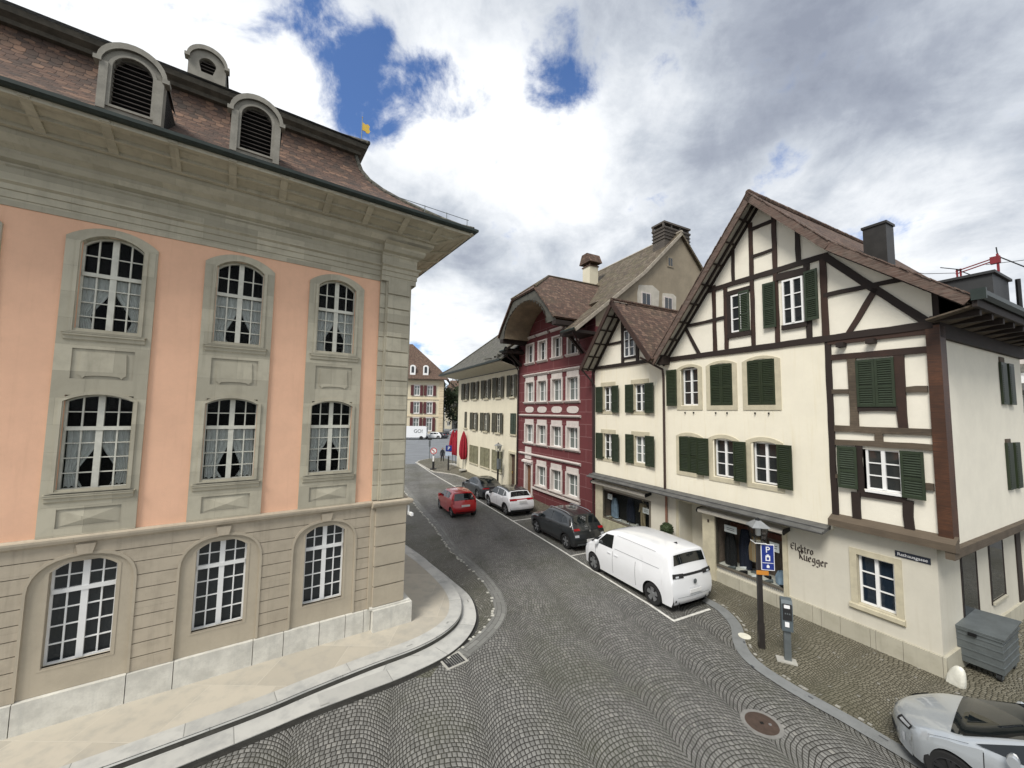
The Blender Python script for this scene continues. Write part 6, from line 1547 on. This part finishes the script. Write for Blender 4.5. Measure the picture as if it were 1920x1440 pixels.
sk_ = skin_mesh([tuple(q*k for q in n) for n in N], E_, 'body', plain('dark_clothing', (.018,.02,.026), .85, .2, 4), pr_)
m = MB(); m.lathe([(.001,1.74),(.07,1.72),(.1,1.65),(.098,1.56),(.07,1.52)], (0,.015,0), 14); m.v = [tuple(c*k for c in v) for v in m.v]; m.build('hair', hairdark, pr_, True)
m = MB(); m.lathe([(.001,1.70),(.06,1.68),(.08,1.62),(.06,1.54),(.03,1.51)], (0,-.045,0), 12); m.v = [tuple(c*k for c in v) for v in m.v]; m.build('face', skin, pr_, True)
for sd in (-1, 1):
    m = MB(); x, y, z = (sd*.258, -.085 if sd > 0 else -.055, .74); m.tube([(x,y,z+.03),(x,y-.01,z-.03)], [.034,.03], 8)
    for q in range(4): m.tube([(x+(q-1.5)*.001, y-.03+q*.018, z-.03),(x-sd*.006, y-.035+q*.018, z-.08-.012*(1.5-abs(q-1.5))),(x-sd*.02, y-.033+q*.018, z-.11)], [.010,.009,.007], 6)
    m.tube([(x,y-.03,z),(x-sd*.02,y-.055,z-.05)], [.011,.008], 6); m.v = [tuple(c*k for c in v) for v in m.v]; m.build('hand', skin, pr_, True)
# ------------------------------------------------------------------ across the square
def far_thing(name, label, cat, loc, rz=0, group=None): return thing(name, label, cat, loc, rz, group)
# yellow house with red shutters: front faces the viewer, right corner at x = -16.4
FH = far_thing('yellow_house', 'pale yellow house with red shutters and white dormers across the square', 'building', (-16.3, 91.5, 0), R(8))
m = MB(); 
XL = -22; wins = []
rowz = ((.9,3.9),(5.0,7.6),(9.2,11.5)); colx = (-3.1,-6.1,-9.9,-13.2)
for z0, z1 in rowz:
    for c in colx: wins.append((c-.65,c+.65,z0,z1))
cells(m, XL, 0, 0, 13.2, wins, 0.0); m.face([(0,0,0),(0,12,0),(0,12,13.2),(0,0,13.2)]); m.face([(XL,12,0),(0,12,0),(0,12,13.2),(XL,12,13.2)]); m.build('wall', plain('yellow_render', (.62,.55,.40), .9, .06, .4), FH)
MB().box(XL+.3,-.3,.5,11.5,0,13).build('interior', darkroom, FH)
m = MB()
for z in (4.35,8.4,12.5): m.box(XL,.12,-.14,0,z-.16,z+.16)
for k in range(22): m.box(-.95,.08,-.1,0,.4+k*.58,.4+k*.58+.5); m.box(.001,.1,0,.9,.4+k*.58,.4+k*.58+.5)
m.build('quoins_and_bands', plain('yellow_stone', (.62,.52,.36), .85, .1, .5), FH)
for i, (a, b, z0, z1) in enumerate(wins):
    m = MB(); m.ring([(a-.18,z0-.2),(b+.18,z0-.2),(b+.18,z1+.25),(a-.18,z1+.25)], [(a,z0),(b,z0),(b,z1),(a,z1)], -.12, 0, .2); w = m.build('window_frame', whitestone, FH)
    q = MB().ring([(a,z0),(b,z0),(b,z1),(a,z1)],[(a+.12,z0+.12),(b-.12,z0+.12),(b-.12,z1-.12),(a+.12,z1-.12)],.08,.14); q.box((a+b)/2-.06,(a+b)/2+.06,.07,.14,z0,z1).box(a,b,.07,.14,z0+(z1-z0)*.65,z0+(z1-z0)*.65+.08); q.build('sash', cleanwhite, w); MB().box(a,b,.15,.2,z0,z1).build('pane', panegrey, w)
    for x0, x1 in ((a-.75,a-.08),(b+.08,b+.75)): shutter(x0,x1,z0-.05,z1+.05,-.2+.0,shutterred,FH,slat=.3,fr=.1)
m = MB(); m.slab([(XL-1,-1.3,13.0),(1.3,-1.3,13.0),(-.9,1.2,15.6),(XL-1,1.2,15.6)], .2); m.slab([(XL-1,1.2,15.6),(-.9,1.2,15.6),(-8.2,6.5,22.4),(XL-1,6.5,22.4)], .2); m.slab([(1.3,-1.3,13.0),(1.3,13.3,13.0),(-.9,10.8,15.6),(-.9,1.2,15.6)], .2); m.slab([(-.9,1.2,15.6),(-.9,10.8,15.6),(-8.2,6.5,22.4)], .2); m.slab([(XL-1,6.5,22.4),(-8.2,6.5,22.4),(-.9,10.8,15.6),(XL-1,10.8,15.6)], .2)
rf = m.build('roof', roofbrown, FH)
for x in (-4.2,-7.2,-10.2):
    d = MB().prism(arch(x-.62,x+.62,14.0,16.0,.35,8), -.35, 2.2); d = d.build('dormer', cleanwhite, FH); MB().prism(arch(x-.3,x+.3,14.5,15.7,.3,8), -.4, -.34).build('pane', panedark, d)
m = MB().box(-16,-12,-.1,.0,12.5,16.5).prism([(-16.4,16.2),(-11.6,16.2),(-14,18.6)], -.4, 3); m.build('gable_dormer', plain('yellow_gable', (.6,.52,.36), .9, .1, 1), FH)
# houses further back and to the right of it
def simple_house(name, label, loc, rz, w, d, h, roofh, wall, roof, cols, rows, hip=False):
    r_ = far_thing(name, label, 'building', loc, rz); m = MB(); hs = []
    for i in range(cols):
        for j in range(rows):
            c = -w/2 + w*(i+.5)/cols; z = h*(j+.35)/rows; hs.append((c-.5,c+.5,z,z+1.5))
    cells(m, -w/2, w/2, 0, h, hs, 0.0); m.face([(-w/2,0,0),(-w/2,d,0),(-w/2,d,h),(-w/2,0,h)]); m.face([(w/2,0,0),(w/2,d,0),(w/2,d,h),(w/2,0,h)]); m.face([(-w/2,d,0),(w/2,d,0),(w/2,d,h),(-w/2,d,h)])
    m.face([(-w/2,0,h),(-w/2,d,h),(-w/2,d/2,h+roofh*.9)]); m.face([(w/2,0,h),(w/2,d,h),(w/2,d/2,h+roofh*.9)]); m.build('wall', wall, r_)
    for a, b, z0, z1 in hs: 
        q = MB().ring([(a,z0),(b,z0),(b,z1),(a,z1)],[(a+.1,z0+.1),(b-.1,z0+.1),(b-.1,z1-.1),(a+.1,z1-.1)],.04,.15); q.box((a+b)/2-.05,(a+b)/2+.05,.04,.12,z0,z1); q = q.build('window', cleanwhite, r_); MB().box(a,b,.15,.2,z0,z1).build('pane', panedark, q)
    m = MB(); e = .7
    m.slab([(-w/2-e,-e,h-.3),(w/2+e,-e,h-.3),(w/2+e,d/2,h+roofh),(-w/2-e,d/2,h+roofh)], .2); m.slab([(-w/2-e,d+e,h-.3),(w/2+e,d+e,h-.3),(w/2+e,d/2,h+roofh),(-w/2-e,d/2,h+roofh)], .2); rf = m.build('roof', roof, r_)
    MB().box(w*.2,w*.2+.8,d*.4,d*.4+.8,h,h+roofh+1.2).build('chimney', whitestone, r_)
    return r_
simple_house('tiled_house', 'distant house with a red-brown tiled roof and a chimney behind the trees', (-13.5, 122, 0), R(-12), 16, 12, 10.5, 5.5, plain('far_cream', (.5,.46,.36), .9, .1, .3), roofbrown, 6, 4)
simple_house('white_house', 'small white house behind the bare trees beyond the parked cars', (-12.6, 104, 0), R(-6), 7, 8, 5.2, 3, plain('far_white', (.6,.6,.58), .9, .1, .3), roofgrey, 3, 2)
simple_house('alley_house', 'white house with dark window at the end of the alley', (19.2, 14.4, 0), R(-28), 3.0, 6, 6.9, 1.2, plain('alley_white', (.66,.65,.62), .9, .08, .5), roofgrey, 1, 4)
# trees beyond the square
def tree(label, loc, h, cr, mat, n, seed, bare=False):
    r2 = random.Random(seed); t = thing('tree', label, 'tree', loc, 0, 'trees beyond the square'); m = MB(); m.tube([(0,0,0),(.1,0,h*.3),(0,.1,h*.62),(.05,0,h*.98)], [h*.03,h*.024,h*.014,h*.003], 8); tips = []
    for i in range(26):
        a = r2.uniform(0,6.28); z = h*r2.uniform(.3,.9); l = cr*r2.uniform(.5,1)*(1-.5*abs(z/h-.55)); p = Vector((0,0,z)); q = p+Vector((math.cos(a)*l,math.sin(a)*l,l*r2.uniform(.25,.8))); mid = (p+q)/2+Vector((0,0,-.1*l)); m.tube([p,mid,q], [h*.010,h*.006,h*.002], 5); tips.append((mid, q))
        for j in range(3):
            b = a+r2.uniform(-1,1); l2 = l*.45; s0 = mid.lerp(q, r2.random()); e = s0+Vector((math.cos(b)*l2,math.sin(b)*l2,l2*r2.uniform(.1,.9))); m.tube([s0,e], [h*.004,h*.0012], 4); tips.append((s0, e))
    m.build('trunk', bark, t)
    f = MB()
    for i in range(n):
        a_, b_ = tips[r2.randrange(len(tips))]; c = a_.lerp(b_, r2.uniform(.2,1.1)) + Vector([r2.gauss(0,cr*.11) for _ in range(3)]); u = Vector([r2.gauss(0,1) for _ in range(3)]).normalized(); v = u.cross(Vector([r2.gauss(0,1) for _ in range(3)])).normalized(); s_ = cr*r2.uniform(.025,.06)
        f.face([c-u*s_, c+v*s_*.7, c+u*s_, c-v*s_*.7])
    if n: f.build('crown', mat, t)
tree('bare dark tree rising behind the yellow house roof corner', (-15.2, 112, 0), 17.5, 5, leafbrown, 350, 3); tree('dense dark evergreen tree right of the yellow house', (-13.2, 98, 0), 10.5, 5, leafdark, 5200, 5); tree('brownish leafy tree beside the cream house corner', (-9.6, 92, 0), 9.5, 4.5, leafbrown, 4200, 8); tree('low dark bushy tree behind the white house', (-11.2, 112, 0), 12.5, 6, leafdark, 5000, 11)
# vehicles on the square (small in the picture)
dv = thing('delivery_van', 'white delivery van lettered GO! parked across the square', 'van', (-18.9, 74.6, 0), R(4))
m = MB().prism([(-2.5,.45),(2.4,.45),(2.55,.9),(2.55,2.45),(2.3,2.6),(-1.5,2.6),(-2.1,2.5),(-2.9,1.6),(-3.4,1.3),(-3.5,.5)], 0, 2.0); m.build('body', pwhite, dv)
for x in (-2.4,1.6): MB().lathe([(.1,-.06),(.36,-.05),(.36,.16),(.1,.18)], (x,-.0,.36), 18, 'y').build('wheel', tyre, dv)
MB().prism([(-2.75,1.55),(-1.95,1.55),(-1.95,2.25),(-2.25,2.25)], -.02, .0).build('side_window', carglass, dv); MB().box(2.55,2.62,.2,1.8,.4,.6).build('bumper', blackplastic, dv)
text_part('lettering', 'GO!', .95, greymetal, dv, facing((1.0,-.03,1.62),(1,0,0)))
def far_car(label, loc, rz, paint_):
    L = 4.2; q = suv(L, 1.78, 1.5, paint=paint_, ends=[('headlight','f',.55,.95,.66,.78,lampclear),('headlight','f',-.95,-.55,.66,.78,lampclear),('taillight','r',.5,.97,.9,1.0,lampred),('taillight','r',-.97,-.5,.9,1.0,lampred)])
    return make_car('parked_car', label, 'car', loc, rz, q, 'cars parked across the square')
far_car('white car half hidden behind the GO! van', (-15.9, 78.5, 0), R(186), pwhite); far_car('dark car parked right of the white delivery van', (-14.7, 79.6, 0), R(150), pblack)
far_car('silver car under the trees across the square', (-12.9, 92, 0), R(20), psilver); far_car('dark car with red lamps near the parasols far behind', (-10.3, 87, 0), R(60), pgrey)
# overhead wires and the red hoist on the roof
wr_ = thing('wire', 'thin overhead wire between the dark chimney and the red hoist', 'wire', (0,0,0)); MB().tube([B3(1.08,-2.6,9.73), B3(1.15,-4.5,9.98), B3(.97,-6.5,10.31)], .010, 5).build('cable', blackmetal, wr_)
wr2 = thing('wire', 'thin overhead wire running off above the alley', 'wire', (0,0,0)); MB().tube([B3(.35,-6.6,10.4), B3(-.14,-8,10.65), B3(-2,-13,12.3)], .010, 5).build('cable', blackmetal, wr2)
hs = thing('roof_hoist', 'small red hoist frame on top of the dark roof box', 'hoist', B3(.55,-6.6,10.03), BRZ)
redm = plain('red_hoist_paint', (.22,.015,.022), .5, .1, 5)
m = MB()
for x in (.42,.34): m.beam3((x,.0,0),(x,0,.42),.04)
m.beam3((.45,0,.36),(-.45,.05,.52),.03); m.beam3((.45,0,.27),(-.4,.05,.43),.03); m.beam3((-.45,.05,.05),(-.45,.05,.62),.05); m.box(-.5,-.3,-.03,.1,.33,.55); m.build('frame', redm, hs)
for a_, b_ in (((.8,-.05,.62),(.3,.05,.36)),((-.5,0,.5),(-.95,-.2,.05)),((-.45,0,.5),(-.43,0,.85)),((.3,.05,.3),(.0,.1,.02))): MB().beam3(a_, b_, .026).build('arm', blackmetal, hs)
# ------------------------------------------------------------------ camera, sky, sun
cam = bpy.data.cameras.new('camera'); co = bpy.data.objects.new('camera', cam); COL.objects.link(co)
cam.sensor_width = 36.0; cam.lens = 722.5/1920*36.0; cam.clip_start = .05; cam.clip_end = 3000
pt, rl = R(4.229), R(.879)
fw = Vector((0, math.cos(pt), math.sin(pt))); up = Vector((0, -math.sin(pt), math.cos(pt))); rx = Vector((1, 0, 0))
xr = rx*math.cos(rl) + up*math.sin(rl); ur = up*math.cos(rl) - rx*math.sin(rl)
co.matrix_world = Matrix(((xr.x,ur.x,-fw.x,0),(xr.y,ur.y,-fw.y,0),(xr.z,ur.z,-fw.z,5.5),(0,0,0,1)))
scene.camera = co
def pixdir(px, py): return (xr*((px-960)/722.5) + ur*((720-py)/722.5) + fw).normalized()

SUN_AZ, SUN_EL = R(-147), R(50)        # azimuth from +y towards +x
w = bpy.data.worlds.new('World'); scene.world = w; w.use_nodes = True
nt = w.node_tree; bg = nt.nodes['Background']
sky = nt.nodes.new('ShaderNodeTexSky'); sky.sky_type = 'NISHITA'; sky.sun_disc = False
sky.sun_elevation = SUN_EL; sky.sun_rotation = SUN_AZ; sky.altitude = 400; sky.air_density = 1.0; sky.dust_density = .6; sky.ozone_density = 4.0
SKYS = .1
d = coords(nt, 'Generated')
x, y, z = sep(nt, d)
zz = z.max(.0) + .16
p = comb(nt, x/zz, y/zz, 0.0)
n1 = noise(nt, p, 1.0, 10, .6, .5); n2 = noise(nt, p, 2.6, 10, .62, .4); n3 = noise(nt, d, 7.0, 10, .62, .25); n4 = noise(nt, d, 2.6, 8, .6, .4)
def spot(px, py, r):
    v = pixdir(px, py); dp = x*v.x + y*v.y + z*v.z
    return dp.sm(math.cos(R(r)), 1.0)
def total(lst):
    t = None
    for px, py, r, a_ in lst:
        q = spot(px, py, r)*a_; t = q if t is None else t + q
    return t
wob = (n3 - .5)
hole = total(((705,175,7.5,.78),(760,120,6,.42),(650,70,6,.42),(690,225,4.5,.42),(862,165,5.5,.6),(1062,130,7.0,.62),(1070,185,6.0,.36),(1030,160,5,.2),(575,10,5,.3),(1475,335,4.5,.34),(1565,95,9,.3),(1565,410,5.5,.5),(1420,560,8,.25),(790,640,12,.22),(1700,480,8,.2),(300,-300,16,.8),(1300,-300,18,.6)))
hole = hole + wob*3.6 + (n2 - .5)*2.4 + (n4 - .5)*.8 - .12
hm = hole.sm(.26, 1.15)
bright = total(((420,80,17,.34),(590,170,11,.36),(300,150,13,.25),(860,240,12,.45),(1000,300,13,.45),(790,215,7,.32),(960,190,9,.3),(1180,200,10,.25),(1545,345,9,.5),(1650,420,9,.32),(1850,430,8,.34),(1760,400,8,.28),(790,670,14,.5),(880,560,9,.14),(1120,380,9,.2)))
dark = total(((850,430,11,.34),(960,450,9,.32),(820,500,9,.22),(1350,110,16,.30),(1500,200,13,.3),(1750,180,22,.36),(1850,330,9,.22),(1575,405,5,.2),(1740,480,7,.3),(1000,60,10,.24),(1250,330,10,.22),(1650,90,15,.22),(1200,60,12,.18),(1880,480,8,.2)))
br = (n1 - .5)*1.5 + (n2 - .5)*1.0 + wob*.9 + bright*.8 - dark*.55 + .66
br = br.max(0.0).min(1.25)
CLG = 1.0
ramp = nt.nodes.new('ShaderNodeValToRGB'); nt.links.new(br.k, ramp.inputs[0]); cr = ramp.color_ramp
cr.elements[0].position = 0.0; cr.elements[0].color = (.27, .30, .37, 1)
cr.elements[1].position = 1.0; cr.elements[1].color = (.90, .92, .94, 1)
for q, c in ((.25, (.36,.395,.465)), (.5, (.52,.56,.62)), (.75, (.72,.75,.79))):
    e = cr.elements.new(q); e.color = col4(c)
skyc = X(nt, sky.outputs[0])
sk = nt.nodes.new('ShaderNodeVectorMath'); sk.operation = 'SCALE'; nt.links.new(skyc.k, sk.inputs[0]); sk.inputs['Scale'].default_value = .62
cl = nt.nodes.new('ShaderNodeVectorMath'); cl.operation = 'SCALE'; nt.links.new(ramp.outputs[0], cl.inputs[0]); cl.inputs['Scale'].default_value = CLG/SKYS*.56
tn = nt.nodes.new('ShaderNodeVectorMath'); tn.operation = 'MULTIPLY'; nt.links.new(sk.outputs[0], tn.inputs[0]); tn.inputs[1].default_value = (.72, 1.0, 1.32)
fin = mixc(nt, hm*.97, X(nt, cl.outputs[0]), X(nt, tn.outputs[0]))
nt.links.new(fin.k, bg.inputs['Color']); bg.inputs['Strength'].default_value = SKYS
sl = bpy.data.lights.new('sun', 'SUN'); sl.energy = 1.7; sl.angle = R(22); sl.color = (1, .96, .9)
so = bpy.data.objects.new('sun', sl); COL.objects.link(so)
sv = Vector((math.sin(SUN_AZ)*math.cos(SUN_EL), math.cos(SUN_AZ)*math.cos(SUN_EL), math.sin(SUN_EL)))
so.rotation_euler = sv.to_track_quat('Z', 'Y').to_euler(); so.location = (0, 0, 40)
vs = scene.view_settings; vs.view_transform = 'Standard'; vs.look = 'None'; vs.gamma = 1; vs.exposure = 1.08
scene.cycles.max_bounces = 6; scene.cycles.transparent_max_bounces = 8
# ------------------------------------------------------------------ survey units -> metres
done = set()
for o in list(scene.objects):
    o.location = o.location * S
    if o.data is not None and o.type == 'MESH' and o.data.name not in done:
        done.add(o.data.name); o.data.transform(Matrix.Scale(S, 4))
